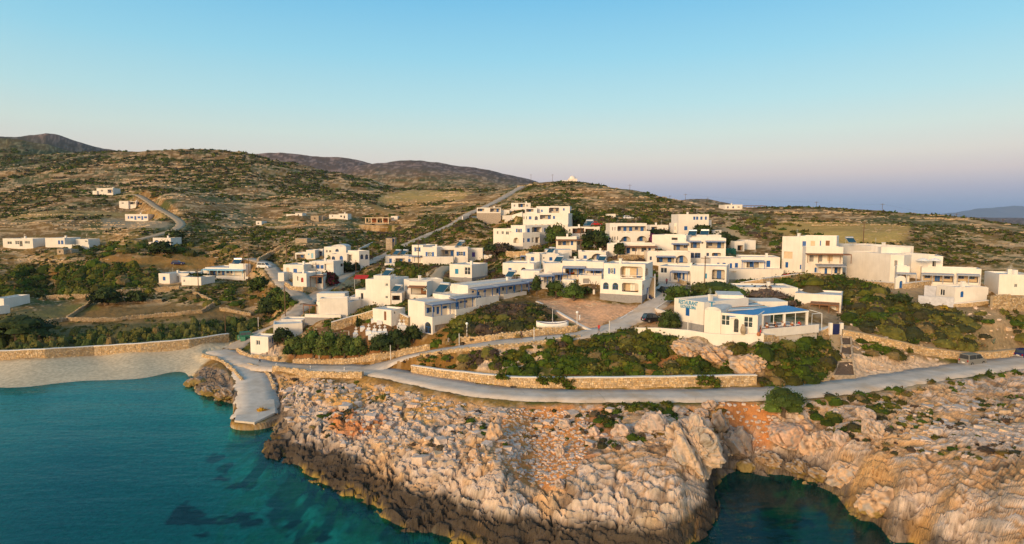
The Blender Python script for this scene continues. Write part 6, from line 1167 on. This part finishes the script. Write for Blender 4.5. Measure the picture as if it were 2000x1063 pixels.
# ------------------------------------------------------------------ boulders
def boulder(label, px, py, w, h, seed, tint=(1,1,1), dist=None, sink=.35, dp=.9):
    p = at_y(px, py, dist) if dist else G(px, py); R = w*p.y/F/2; Hh = h*p.y/F
    bm = bmesh.new(); bmesh.ops.create_icosphere(bm, subdivisions=5 if R > 2.5 else (4 if R > 1.2 else 3), radius=1); V = np.array([v.co for v in bm.verts]); Fc = np.array([[v.index for v in f.verts] for f in bm.faces]); bm.free()
    q = V*1.3+seed*3.7; f1, f2, ci_ = worley(q[:,0]*1.1+q[:,2]*.6, q[:,1]*1.1-q[:,2]*.5, seed); n_ = fbm(q[:,0]*2+q[:,2], q[:,1]*2-q[:,2], seed+9, 4); n3_ = fbm(q[:,0]*7+q[:,2]*5, q[:,1]*7-q[:,2]*4, seed+4, 3)
    rr_ = np.random.default_rng(seed); rad = 1+(ci_-.5)*.42-.14*(1-sstep(0,.10,f2-f1))+(n_-.5)*.75+(n3_-.5)*.32; V = V*rad[:, None]; cl = rr_.normal(0,1,(3 if R > 2.5 else 5,3)); cl /= np.linalg.norm(cl,axis=1,keepdims=True)
    for c_ in cl: dd_ = V@c_; V = V-np.maximum(dd_-(.95 if R > 2.5 else .8),0)[:,None]*c_*.9                       # broken flat faces
    V = V*np.array([R, R*dp, Hh*.62]); V[:,2] += Hh*(.5-sink*.5)
    c = np.array((.55,.42,.33))*np.array(tint)*(.8+.4*n_[:, None]); c = np.where((f2-f1)[:, None] < .08, c*.45, c); c = np.where((n3_ > .6)[:, None], np.array((.36,.31,.27)), c); zz = V[:,2]+p.z; c = np.where((zz+(n_-.5)*1.2 < 1.0)[:, None], np.array((.26,.18,.06)), c)
    o = np_mesh('boulder', V+np.array(p), Fc, stone_mat, c, loc=tuple(p)); tag(o, label, 'boulder', 'boulders on the rocky shore'); return o
BO = [('massive rounded boulder at the left mouth of the small cove',1348,905,105,92,1,(1.02,.95,.85)),('tall angular boulder under the ochre gully',1402,838,34,36,2,(.9,.8,.7)),('rounded boulder left of the gully foot',1440,882,60,46,3,(.8,.75,.72)),('big cracked boulder on the right of the gully',1540,862,62,44,4,(1.05,.85,.72)),('boulder right beside the big cracked one',1578,882,36,34,5,(1.05,.9,.75)),
  ('boulder with flat top near the right cove wall',1612,872,44,36,6,(1,.9,.8)),('pale boulder at the head of the right headland',1640,868,34,32,7,(1,.95,.95)),('low boulder at the water in the cove centre',1500,905,50,24,8,(.6,.5,.35)),('small boulder at the water left of the cove centre',1455,918,34,20,9,(.5,.42,.25)),('small boulder at the water right of the cove centre',1560,922,44,22,10,(.6,.5,.3)),('low boulder below the right cove wall',1600,935,40,24,11,(.55,.45,.28)),
  ('pale boulder in the middle of the scree bowl',1094,890,22,26,12,(1.05,1,.95)),('flat pale boulder at the top of the scree bowl',1104,836,26,18,13,(1.05,1,.95)),('boulder on the left rim of the scree bowl',965,858,34,38,14,(1.05,.9,.7)),('boulder at the bottom lip of the scree bowl',1094,950,26,18,15,(.9,.85,.9)),('boulder on the left inner wall of the bowl',925,893,22,20,16,(1.05,.9,.75)),
  ('grey boulder on the crest left of the massive one',1272,842,58,40,17,(.95,.92,.92)),('small boulder at the crest of the left headland',1215,850,40,28,18,(1,.95,.92)),('long rock ledge under the restaurant wall, left',1345,690,62,30,19,(1.05,.9,.68)),('long rock ledge under the restaurant wall, middle',1400,705,66,30,20,(1.05,.88,.65)),('rounded end of the rock ledge beside the dark thicket',1462,722,64,32,21,(1.05,.9,.68)),
  ('white pointed rock by the scree bowl shrubs',1160,850,22,20,22,(1.05,1,1)),('square boulder under the road at the gully top',1385,800,26,22,23,(.95,.85,.75)),('flat slab in the stones left of the lone bush',1370,812,30,16,24,(1,.9,.8)),('tilted slab on the clifftop right of the lone bush',1574,838,34,20,25,(1.05,.88,.72)),('top boulder of the right headland ridge',1690,820,40,28,26,(1,.95,.9)),('second boulder of the right headland ridge',1702,850,44,34,27,(1,.95,.9))]
for a in BO: boulder(*a)
ORD = ['first','second','third','fourth','fifth','sixth','seventh','eighth','ninth','tenth','eleventh','twelfth']
for i, (x, y, w, h) in enumerate(((1655,930,70,44),(1722,985,96,56))):
    boulder(['steep slab of rock at the head of the right cove wall','long steep slab lower down the right cove wall'][i], x, y, w, h, 60+i, (1.0,.86,.68), sink=.9, dp=.6)
for i, (x, y, w, h) in enumerate(((384,752,44,18),(412,770,40,20),(436,778,36,18))): boulder(['dark reef rock left of the pier nearest the beach','middle dark reef rock left of the pier','dark reef rock touching the pier foot'][i], x, y, w, h, 70+i, (.5,.42,.3), dp=.7)
# ------------------------------------------------------------------ vehicles
def car(label, px, py, head, L=4.1, W=1.7, Hh=1.5, paint='black_paint', kind='hatch', name='parked_car', dist=None):
    p = at_y(px, py, dist) if dist else G(px, py); p = p+UP*.03; c, s = math.cos(head), math.sin(head); root = empty(name, p, label, 'car' if kind != 'van' else 'van', 'parked vehicles')
    X = lambda x, y, z: p+Vector((c*x-s*y, s*x+c*y, z)); b = MB(); hb = Hh*.56
    prof = {'hatch':[(-.5,.22),(-.5,.50),(-.46,hb),(.16,hb),(.44,hb*.86),(.5,.45),(.5,.22)],'van':[(-.5,.22),(-.5,.6),(-.49,hb),(.30,hb),(.46,hb*.84),(.5,.5),(.5,.22)]}[kind]
    top = {'hatch':[(-.46,hb),(-.38,Hh),(.02,Hh*1.0),(.17,hb)],'van':[(-.49,hb),(-.46,Hh),(.16,Hh*.98),(.31,hb)]}[kind]
    def ext(pr, w0, w1, mi=0):
        n = len(pr); zs = [z for x, z in pr]; z0, z1 = min(zs), max(zs)
        ww = lambda z: w0+(w1-w0)*((z-z0)/(z1-z0) if z1 > z0 else 0)
        Lf = [X(x*L, ww(z)/2, z) for x, z in pr]; Rt = [X(x*L, -ww(z)/2, z) for x, z in pr]; b.poly(Lf, mi); b.poly(Rt[::-1], mi)
        for i in range(n): j = (i+1) % n; b.quad(Lf[i], Rt[i], Rt[j], Lf[j], mi)
    ext(prof, W*.96, W); ext(top, W*.98, W*.80); b.build('body', paint, root)
    def glass(pts, nm='window', m='glass'): g = MB(); g.poly(pts); g.build(nm, m, root)
    t0, t1, t2, t3 = top; e = .012
    yo = lambda z: (W*.98+(W*.80-W*.98)*((z-hb)/(Hh-hb)))/2+e
    za, zb_ = hb+.06, Hh-.10
    def tx(a, b_, z): f = (z-a[1])/(b_[1]-a[1]); return (a[0]+(b_[0]-a[0])*f)*L
    xr0, xr1, xf0, xf1 = tx(t0,t1,za)+.14, tx(t0,t1,zb_)+.14, tx(t3,t2,za)-.14, tx(t3,t2,zb_)-.14; xm = (xr0+xf0)/2
    for sg in (1, -1):
        glass([X(xr0,sg*yo(za),za),X(xm-.05,sg*yo(za),za),X(xm-.05,sg*yo(zb_),zb_),X(xr1,sg*yo(zb_),zb_)]); glass([X(xm+.05,sg*yo(za),za),X(xf0,sg*yo(za),za),X(xf1,sg*yo(zb_),zb_),X(xm+.05,sg*yo(zb_),zb_)])
    for aa, bb, dx, nm in ((t0,t1,-.015,'rear_window'),(t3,t2,.015,'windscreen')):
        glass([X(tx(aa,bb,za)+dx,W*.42,za),X(tx(aa,bb,za)+dx,-W*.42,za),X(tx(aa,bb,zb_)+dx,-W*.37,zb_),X(tx(aa,bb,zb_)+dx,W*.37,zb_)], nm)
    for sg in (1, -1):
        g = MB(); g.obox(X(-L*.5-.015,sg*W*.40-.12 if False else 0,0)*0+X(-L*.5-.02, sg*W*.38-.09, hb-.32), X(0,.18,0)-X(0,0,0), UP*.26, X(.03,0,0)-X(0,0,0)); g.build('tail_light', 'red_light', root)
        g = MB(); g.obox(X(L*.485, sg*W*.36-.12, .52), X(0,.24,0)-X(0,0,0), UP*.15, X(.06,0,0)-X(0,0,0)); g.build('headlight', 'head_light', root)
        for xx in (-.31, .31):
            g = MB(); r_ = .31; g.tube([X(xx*L, sg*(W/2-.2), r_), X(xx*L, sg*(W/2+.015), r_)], r_, 14); wo = g.build('wheel', 'tyre', root); g = MB(); g.tube([X(xx*L, sg*(W/2+.01), r_), X(xx*L, sg*(W/2+.03), r_)], r_*.6, 10); g.build('rim', 'rim', wo, sub=root.location)
    g = MB(); g.obox(X(-L*.5-.05,-W*.47,.26), X(0,W*.94,0)-X(0,0,0), UP*.22, X(.06,0,0)-X(0,0,0)); g.build('bumper', 'greyp' if paint != 'black_paint' else paint, root)
    g = MB(); g.obox(X(-L*.5-.06,-.25,.48), X(0,.5,0)-X(0,0,0), UP*.11, X(.01,0,0)-X(0,0,0)); g.build('number_plate', 'whitep', root)
def hd(a, b): p, q = G(*a), G(*b); return math.atan2(q.y-p.y, q.x-p.x)
car('silver van parked on the coast road below the winding wall',1899,712,hd((1840,727),(1960,710)),4.5,1.75,1.85,'silver_paint','van','parked_van')
car('dark blue car cut by the right edge on the coast road',2003,698,hd((1840,727),(1960,710)),4.2,1.7,1.5,'navy_paint')
car('black hatchback parked beside the dirt lot kerb',1276,629,.25,4.0,1.7,1.5)
car('black car parked under the sloping stone wall of the lane',1340,571,2.5,4.2,1.75,1.5); car('black car half hidden by the outside stair of the main house',1297,573,1.75,4.1,1.75,1.55)
car('white van on the side lane above the blue bungalow',516,524,-.3,4.6,1.8,1.9,'white_paint','van','parked_van'); car('dark car alone in the orange field at the left',348,517,.2,4.3,1.7,1.5,'navy_paint')
car('dark green off-road car parked by the lane near the beach wall',484,662,.5,3.6,1.6,1.7,'green_paint','van'); car('red car behind the canopy house on the upper slope',1164,441,.1,4.2,1.7,1.4,'red_cloth','hatch',dist=212); car('white car on the hillside beside the pale hut',1227,428,.1,4.2,1.7,1.4,'white_paint','hatch',dist=250)
# scooter
sp = G(1270, 586); sr = empty('scooter', sp, 'small dark scooter at the foot of the outside stair', 'scooter')
for dy in (-.55,.55): b = MB(); b.tube([sp+Vector((-.05,dy,.25)), sp+Vector((.05,dy,.25))], .25, 12); b.build('wheel', 'tyre', sr)
b = MB(); b.obox(sp+Vector((-.14,-.6,.35)), Vector((.28,0,0)), Vector((0,.65,0)), UP*.35); b.obox(sp+Vector((-.18,.05,.28)), Vector((.36,0,0)), Vector((0,.4,0)), UP*.08); b.obox(sp+Vector((-.2,.42,.3)), Vector((.4,0,0)), Vector((0,.08,.0)), Vector((0,-.1,.6))); b.build('body', 'navy_paint', sr); b = MB(); b.box(sp+Vector((0,-.3,.70)), .28, .6, .1); b.build('seat', 'dark', sr); b = MB(); b.tube([sp+Vector((-.32,.36,.98)), sp+Vector((.32,.36,.98))], .03, 6); b.build('handlebar', 'dark', sr)
# ------------------------------------------------------------------ boat on the wall
bp_ = G(1079, 646); br = empty('boat', bp_+UP*.3, 'white wooden rowing boat with mast on trestles beside the dirt lot', 'boat'); Lb, Wb, Db = 5.7, 1.9, .95; h = math.radians(6); nS = 13; nT = 9; V = []; Fq = []
for i in range(nS):
    t = i/(nS-1); x = (t-.5)*Lb; wd = Wb/2*max(.04, math.sin(math.pi*min(1, .12+t*.86))**.6*(1 if t > .12 else .8)); sheer = Db*(1+.35*(2*t-1)**2); keel = .18*abs(2*t-1)**3
    for j in range(nT): a = math.pi*j/(nT-1); yv = -math.cos(a)*wd; zv = keel+(sheer-keel)*(1-math.sin(a)**.75); V.append((x*math.cos(h)-yv*math.sin(h)+bp_.x, x*math.sin(h)+yv*math.cos(h)+bp_.y, bp_.z+.45+zv))
for i in range(nS-1):
    for j in range(nT-1): a = i*nT+j; Fq.append((a, a+1, a+nT+1, a+nT))
hull = np_mesh('hull', V, Fq, MATS['whitep'], smooth=True, parent=br, loc=tuple(br.location)); sm_ = hull.modifiers.new('solid', 'SOLIDIFY'); sm_.thickness = .05
for j in (0, nT-1):
    b = MB(); b.tube([Vector(V[i*nT+j])+UP*.02 for i in range(nS)], .06, 6); b.build('gunwale', 'navy_paint', br)
for f in (.3,.5,.7): b = MB(); i = int(f*(nS-1)); a, c_ = Vector(V[i*nT+1]), Vector(V[i*nT+nT-2]); b.obox(a-Vector((.12,0,.1)), Vector((.24,0,0)), c_-a, UP*.04); b.build('thwart', 'ltblue', br)
b = MB(); b.tube([bp_+UP*.5, bp_+UP*3.9], [.06,.04], 8); b.build('mast', 'pole_white', br)
for dx in (-1.2, 1.2):
    b = MB(); q_ = bp_+Vector((dx,0,0)); b.box(q_+UP*.35, .14, 1.3, .14); [b.box(q_+Vector((0,dy,-.3)), .12, .12, .68) for dy in (-.5,.5)]; b.build('trestle', 'whitep', br)
# ------------------------------------------------------------------ cemetery
def grave(label, x, y, cross, sc=1.0):
    p = G(*cp('D4', x, y)); r = empty('grave', p, label, 'grave', 'white graves of the cemetery'); b = MB(); b.box(p-UP*.4, 1.0*sc, 1.9*sc, .75*sc, 0, .25); b.build('tomb', 'marble', r); b = MB(); b.box(p+UP*.35*sc+Vector((0,0,.003)), .8*sc, 1.6*sc, .1, 0, .25); b.build('slab', 'marble', r)
    if cross:
        b = MB(); q = p+Vector((-.1,.75*sc,0)); b.box(q-UP*.2, .7*sc, .3, 1.0*sc, 0, .25); b.build('headstone', 'marble', r); b = MB(); b.box(q+UP*.8*sc, .12*sc, .12, .75*sc, 0, .25); b.box(q+UP*1.2*sc, .5*sc, .11, .12*sc, 0, .25); b.build('cross', 'marble', r)
for i, (x, y, c_) in enumerate(((1085,450,1),(1190,468,1),(1285,478,1),(1375,472,1),(985,385,0),(1180,250,0),(1280,275,1),(1225,215,1),(1640,362,1),(1715,365,1),(860,500,1),(1130,530,0))):
    grave(['first white grave with cross in the front row','second white grave with cross in the front row','third white grave with cross in the front row','last white grave with cross in the front row','broad white tomb at the foot of the dark cypress','long white tomb near the chapel corner','white grave with cross beside the chapel door','white grave with cross against the stone wall by the chapel','white grave with cross near the terrace row end wall','rightmost white grave by the terrace row end wall','lone white grave with cross among the trees','low pale tomb between the trees'][i], x, y, c_)
cy = G(*cp('D4', 893, 385)); r_ = empty('cypress', cy, 'narrow dark cypress in front of the cemetery wall', 'tree'); b = MB(); b.tube([cy-UP*.3, cy+UP*1.2], .06, 6); b.build('trunk', 'bark', r_); V, Fq, CC = leafcloud([tuple(cy+UP*(.5+i*.35)) for i in range(5)], [.30,.32,.3,.24,.14], [.5]*5, 60, .12, [TD[1]]*5, 77, True); np_mesh('crown', V, Fq, leaf_mat, CC, parent=r_, loc=tuple(cy))
# bare pruned tree with whitewashed foot
bt = G(1160, 574); r_ = empty('bare_tree', bt, 'leafless pruned tree with whitewashed trunk left of the main house', 'tree'); b = MB(); b.tube([bt-UP*.3, bt+UP*.9], [.28,.22], 8); b.build('whitewashed_trunk', 'plaster', r_)
for dx, dy, hh_ in ((-.9,.1,2.9),(-.35,-.2,2.5),(.5,.1,2.6),(.9,-.1,2.2)): b = MB(); b.tube([bt+UP*.85, bt+Vector((dx*.5,dy,1.7)), bt+Vector((dx,dy*2,hh_))], [.15,.1,.05], 6); b.build('limb', 'bark', r_)
# ------------------------------------------------------------------ outside stair of the main house
MR, MF = FR['large two storey white house with wide balcony facing the dirt lot']; s0 = G(1272, 585); ztop = MF[0][0].z+.1; dirn = Vector((.22,.975,0)); side = Vector((.975,-.22,0)); nst = 14; run = 4.6
for i in range(nst): b = MB(); b.obox(s0+dirn*(run*i/nst)-side*.55-UP*.3, side*1.1, dirn*(run/nst+.02*i/nst), UP*((ztop-s0.z)*(i+1)/nst+.3)); b.build('stair_step', 'mortar', MR)
for sg in (-.75, .57):
    b = MB(); a = s0+side*sg; e_ = a+dirn*run+UP*(ztop-s0.z); b.poly([a-UP*.4, a+UP*.55, e_+UP*.75, Vector((e_.x,e_.y,s0.z-.4))]); a2 = a+side*.18; e2 = e_+side*.18; b.poly([a2-UP*.4, Vector((e2.x,e2.y,s0.z-.4)), e2+UP*.75, a2+UP*.55]); b.quad(a+UP*.55, a2+UP*.55, e2+UP*.75, e_+UP*.75); b.quad(a-UP*.4, a2-UP*.4, a2+UP*.55, a+UP*.55); b.build('stair_wall', 'plaster', MR)
b = MB(); b.obox(s0+dirn*run-side*.8-UP*.4, side*1.6, dirn*1.6, UP*(ztop-s0.z+.4)); b.build('stair_landing', 'plaster', MR)
# ------------------------------------------------------------------ people
def person_mat(shirt, legs, skin=(.36,.20,.13), hair=(.03,.02,.015), z=(.07,.93,1.47,1.635), bare=0):
    m, t, b = nodes_of('clothing'); tc_ = N(t, 'ShaderNodeTexCoord'); sp_ = N(t, 'ShaderNodeSeparateXYZ'); t.links.new(tc_.outputs['Object'], sp_.inputs[0]); dv = N(t, 'ShaderNodeMath', operation='DIVIDE'); dv.inputs[1].default_value = 2; t.links.new(sp_.outputs[2], dv.inputs[0])
    cr_ = N(t, 'ShaderNodeValToRGB'); cr_.color_ramp.interpolation = 'CONSTANT'; stops = [(0,(.03,.03,.03)),(z[0]/2,skin if bare else legs),(bare/2 if bare else z[0]/2+.001,legs),(z[1]/2,shirt),(z[2]/2,skin),(z[3]/2,hair)]
    while len(cr_.color_ramp.elements) < len(stops): cr_.color_ramp.elements.new(.5)
    for e_, (q_, c_) in zip(cr_.color_ramp.elements, stops): e_.position = q_; e_.color = (*c_, 1)
    t.links.new(dv.outputs[0], cr_.inputs[0]); ab = N(t, 'ShaderNodeMath', operation='ABSOLUTE'); t.links.new(sp_.outputs[0], ab.inputs[0]); gt = N(t, 'ShaderNodeMath', operation='GREATER_THAN'); gt.inputs[1].default_value = .215; t.links.new(ab.outputs[0], gt.inputs[0])
    mx_ = N(t, 'ShaderNodeMix', data_type='RGBA'); t.links.new(gt.outputs[0], mx_.inputs[0]); t.links.new(cr_.outputs[0], mx_.inputs[6]); mx_.inputs[7].default_value = (*skin, 1); t.links.new(mx_.outputs[2], b.inputs['Base Color']); b.inputs['Roughness'].default_value = .8; return m
def person(label, p, rz, shirt, legs, pose='stand', sc=1.0, bare=0):
    if pose == 'sit': J = [(0,0,.52),(0,.02,.75),(0,.03,.98),(0,.03,1.09),(0,.04,1.15),(0,.05,1.23),(0,.04,1.31),(-.17,.03,1.0),(-.23,.1,.75),(-.2,.32,.74),(.17,.03,1.0),(.23,.1,.75),(.2,.32,.74),(-.09,.03,.5),(-.11,.45,.5),(-.11,.44,.08),(-.11,.58,.04),(.09,.03,.5),(.11,.45,.5),(.11,.44,.08),(.11,.58,.04)]; zz = (.07,.60,1.06,1.225)
    else:
        w = .22 if pose == 'walk' else .03; J = [(0,0,.95),(0,.01,1.16),(0,.01,1.39),(0,.01,1.5),(0,.02,1.56),(0,.03,1.64),(0,.02,1.72),(-.18,.01,1.42),(-.24,-w*.4,1.15),(-.23,w*.6+.06,.92),(.18,.01,1.42),(.24,w*.4,1.15),(.23,-w*.3+.06,.92),(-.09,0,.93),(-.10,w*.6+.03,.5),(-.10,w*.8,.09),(-.11,w*.8+.14,.04),(.09,0,.93),(.10,-w*.3+.04,.5),(.10,-w*1.1,.10),(.11,-w*1.1+.13,.05)]; zz = (.07,.93,1.47,1.635)
    Rr = [.135,.125,.145,.06,.065,.10,.07,.075,.05,.035,.075,.05,.035,.095,.062,.045,.04,.095,.062,.045,.04]; E = [(0,1),(1,2),(2,3),(3,4),(4,5),(5,6),(2,7),(7,8),(8,9),(2,10),(10,11),(11,12),(0,13),(13,14),(14,15),(15,16),(0,17),(17,18),(18,19),(19,20)]
    me = bpy.data.meshes.new('person'); me.from_pydata(J, E, []); o = bpy.data.objects.new('person', me); COL.objects.link(o); o.modifiers.new('skin', 'SKIN'); lay = me.skin_vertices[0].data
    for i, v in enumerate(lay): v.radius = (Rr[i], Rr[i]*.85); v.use_root = (i == 0)
    sb_ = o.modifiers.new('sub', 'SUBSURF'); sb_.levels = 1; sb_.render_levels = 1; me.materials.append(person_mat(shirt, legs, z=zz, bare=bare)); o.location = p; o.rotation_euler = (0,0,rz); o.scale = (sc,)*3; tag(o, label, 'person', 'people around the village'); return o
RED, WHT, BLK, NAV = (.55,.02,.02), (.75,.73,.70), (.015,.015,.018), (.03,.05,.12)
person('person in a red shirt and grey shorts standing at the lane mouth', G(1169.5,652), .2, RED, (.10,.09,.09), 'stand', 1.0, .45); person('person in black top walking beside the stone wall of the rising road', G(1019,666), 1.9, BLK, (.06,.06,.05), 'walk', 1.02, .5)
person('person in a white shirt at the gap of the stone wall', G(876,677), 1.2, WHT, (.12,.07,.05), 'walk'); person('person in a white dress standing by the globe lamp at the lot', G(1132,630), .5, WHT, WHT, 'stand', .95, .4); person('person in a white shirt and dark trousers walking at the road bend', G(508,711), 1.7, WHT, BLK, 'walk', 1.0)
person('waiter in dark shirt and red shorts at the restaurant corner', at_y(*B3(1082,612),92.9), 1.4, BLK, RED, 'stand', 1.0, .5); person('person in red at the top of the lane beside the blue door', G(1292,551), .3, RED, NAV, 'stand'); person('person in red shirt walking down the lane', G(1302,558), 2.5, (.4,.03,.05), (.08,.05,.05), 'walk')
person('person in pink by the beige umbrella', G(1421,547), .4, (.45,.12,.12), (.2,.1,.1), 'stand'); person('person in red beside the beige umbrella', G(1440,545), .8, (.5,.08,.06), (.1,.06,.06), 'stand')
DC = [RED, WHT, NAV, (.45,.2,.1), (.6,.55,.5)]
for p, i in DINERS:
    ang = math.atan2(TU_.y, TU_.x)
    person('diner in a '+['red','white','navy','rust','beige'][i]+' top seated at the terrace table '+names[i], p-TU_*.78, ang-math.pi/2, DC[i], NAV, 'sit')
    if i in (1, 2, 4): person('diner in a '+['','dark','white','','red'][i]+' top facing across the terrace table '+names[i], p+TU_*.78, ang+math.pi/2, [RED,BLK,WHT,NAV,RED][i], NAV, 'sit')
# ------------------------------------------------------------------ small things
def umbrella(label, p, r, h, m):
    root = empty('parasol', p, label, 'parasol'); b = MB(); b.tube([p-UP*.3, p+UP*h], .04, 6); b.build('pole', 'pole_white', root); b = MB(); b.lathe(p+UP*(h-.55), [(r,0),(r*.98,.05),(r*.5,.36),(.03,.55)], 8); b.build('canopy', m, root)
umbrella('beige parasol in front of the long low house', G(*cp('B1',1318,818)), 1.4, 2.5, 'creamp'); umbrella('left white parasol on the upper terrace of the long building', at_y(*cp('B2',1400,402),130), 1.3, 2.0, 'whitep'); umbrella('right white parasol on the upper terrace of the long building', at_y(*cp('B2',1502,402),130), 1.3, 2.0, 'whitep')
rc = at_y(*cp('A5',1200,500),146); r_ = empty('red_awning', rc, 'bright red awning on the terrace of the tall plain house', 'awning'); b = MB(); b.obox(rc+Vector((-1.6,-1,1.2)), Vector((3.2,0,0)), Vector((0,2.2,.7)), UP*.06); b.build('canvas', 'red_cloth', r_)
for dx in (-1.4, 1.4): b = MB(); b.tube([rc+Vector((dx,-.9,-1.2)), rc+Vector((dx,-.9,1.2))], .04, 6); b.build('post', 'pole_white', r_)
nt_ = G(510, 806); b = MB(); 
V, Fq, CC = leafcloud([tuple(nt_+Vector((0,0,.1))), tuple(nt_+Vector((.5,.2,.05)))], [.75,.6], [.75,.5], 160, .1, [(.5,.27,.02),(.45,.22,.02)], 5, True); o = np_mesh('net_pile', V, Fq, stone_mat, CC, loc=tuple(nt_)); tag(o, 'yellow heap of fishing nets near the pier end', 'nets')
for i, (x, y) in enumerate(((470,664),(476,667))):
    p = G(x, y); r_ = empty('waste_bin', p, ['green waste bin nearer the beach wall','green waste bin beside the off-road car'][i], 'bin', 'waste bins'); b = MB(); b.box(p, 1.1, .8, 1.0); b.build('body', 'green_paint', r_); b = MB(); b.box(p+UP*1.003, 1.16, .86, .12); b.build('lid', 'green_paint', r_)
    for dx in (-.4,.4): b = MB(); b.tube([p+Vector((dx,-.42,.08)), p+Vector((dx,-.36,.08))], .09, 8); b.build('wheel', 'tyre', r_)
for i, x in enumerate((1262, 1295, 1328)):
    p = at_y(*cp('B1', x, 548), 176); r_ = empty('water_tank', p, ['left','middle','right'][i]+' green water tank behind the hotel', 'tank', 'green water tanks'); b = MB(); b.lathe(p-UP*.5, [(.01,0),(.75,0),(.75,1.5),(.6,1.75),(.01,1.8)], 12); b.build('body', 'green_paint', r_); b = MB(); b.lathe(p+UP*1.28, [(.25,0),(.25,.12),(.01,.14)], 10); b.build('lid', 'green_paint', r_)
mh = MB(); mp_ = G(1002, 757); 
for (x, y, l) in ((1002,759,'dark manhole cover on the coast road below the creeper'),(716,716,'dark manhole cover at the road fork')):
    p = G(x, y); b = MB(); b.lathe(p+UP*.33, [(.02,.02),(.42,.02),(.46,-.02)], 16); o = b.build('manhole_cover', 'dark', loc=tuple(p)); tag(o, l, 'manhole', 'manhole covers')
# agaves on the right slope
for i, (x, y) in enumerate(((1580,722),(1800,650),(1940,672),(1875,680),(1712,600))):
    p = G(x, y); r_ = empty('agave', p, 'grey-green agave '+['beside the stepped path thicket','in the middle of the right slope','above the winding wall near the right edge','just above the silver van','below the flat roofed house'][i], 'plant', 'agaves'); rd_ = random.Random(i)
    for k in range(11): a = k*2.4; el_ = rd_.uniform(.5,1.3); L_ = rd_.uniform(.8,1.3); d = Vector((math.cos(a)*math.cos(el_), math.sin(a)*math.cos(el_), math.sin(el_))); sd_ = Vector((-math.sin(a), math.cos(a), 0))*.09; b = MB(); b.poly([p-sd_*.6, p+d*L_*.5-sd_, p+d*L_, p+d*L_*.5+sd_, p+sd_*.6]); b.poly([p-sd_*.6-d*.02, p+sd_*.6-d*.02, p+d*L_*.5+sd_-UP*.05, p+d*L_*.97, p+d*L_*.5-sd_-UP*.05]); b.build('leaf', 'agave' if 'agave' in MATS else mat('agave', (.16,.20,.15), .6, .15, 4), r_)
# ------------------------------------------------------------------ far island and the air
iv_ = []; prof = [(1690,441),(1740,432),(1790,426),(1840,417),(1870,413),(1900,408),(1940,405),(1970,402),(2010,404),(2060,410),(2120,405),(2180,412),(2260,428),(2330,441)]; D = 15000; V = []; Fq = []
xs = np.linspace(1690, 2330, 90); yy_ = np.interp(xs, [a for a, b in prof], [b for a, b in prof])+(fbm(xs/14, xs*0, 5, 4)-.5)*3
for x, y in zip(xs, yy_):
    z = max(0, HC+D*(HOR-y)/F)
    for k, (f, dd) in enumerate(((-.05,-1500),(.35,-900),(.75,-350),(1,0),(.5,900),(-.05,2000))): Yk = D+dd; V.append(((x-CX)/F*D*(1+dd/D*.2), Yk, z*f*(1+.25*math.sin(x*.13+k*2) if 0 < f < 1 else 1)-3))
for i in range(len(xs)-1):
    for k in range(5): a = i*6+k; Fq.append((a, a+6, a+7, a+1))
isl = np_mesh('far_island', V, Fq, mat('island_rock', (.07,.07,.08), .95, .3, .003), smooth=True); isl['kind'] = 'structure'

m, t, b = nodes_of('air'); t.nodes.remove(b); pv = N(t, 'ShaderNodeVolumePrincipled'); pv.inputs['Color'].default_value = (.52,.66,.98,1); pv.inputs['Density'].default_value = 4.5e-5; pv.inputs['Anisotropy'].default_value = 0.0; t.links.new(pv.outputs[0], t.nodes['Material Output'].inputs['Volume'])
hz_ = MB(); hz_.obox(Vector((-19800,-600,-60)), Vector((39600,0,0)), Vector((0,20400,0)), UP*480); ho = hz_.build('haze', 'air'); ho['kind'] = 'stuff'; ho['label'] = 'thin evening haze over sea and hills'
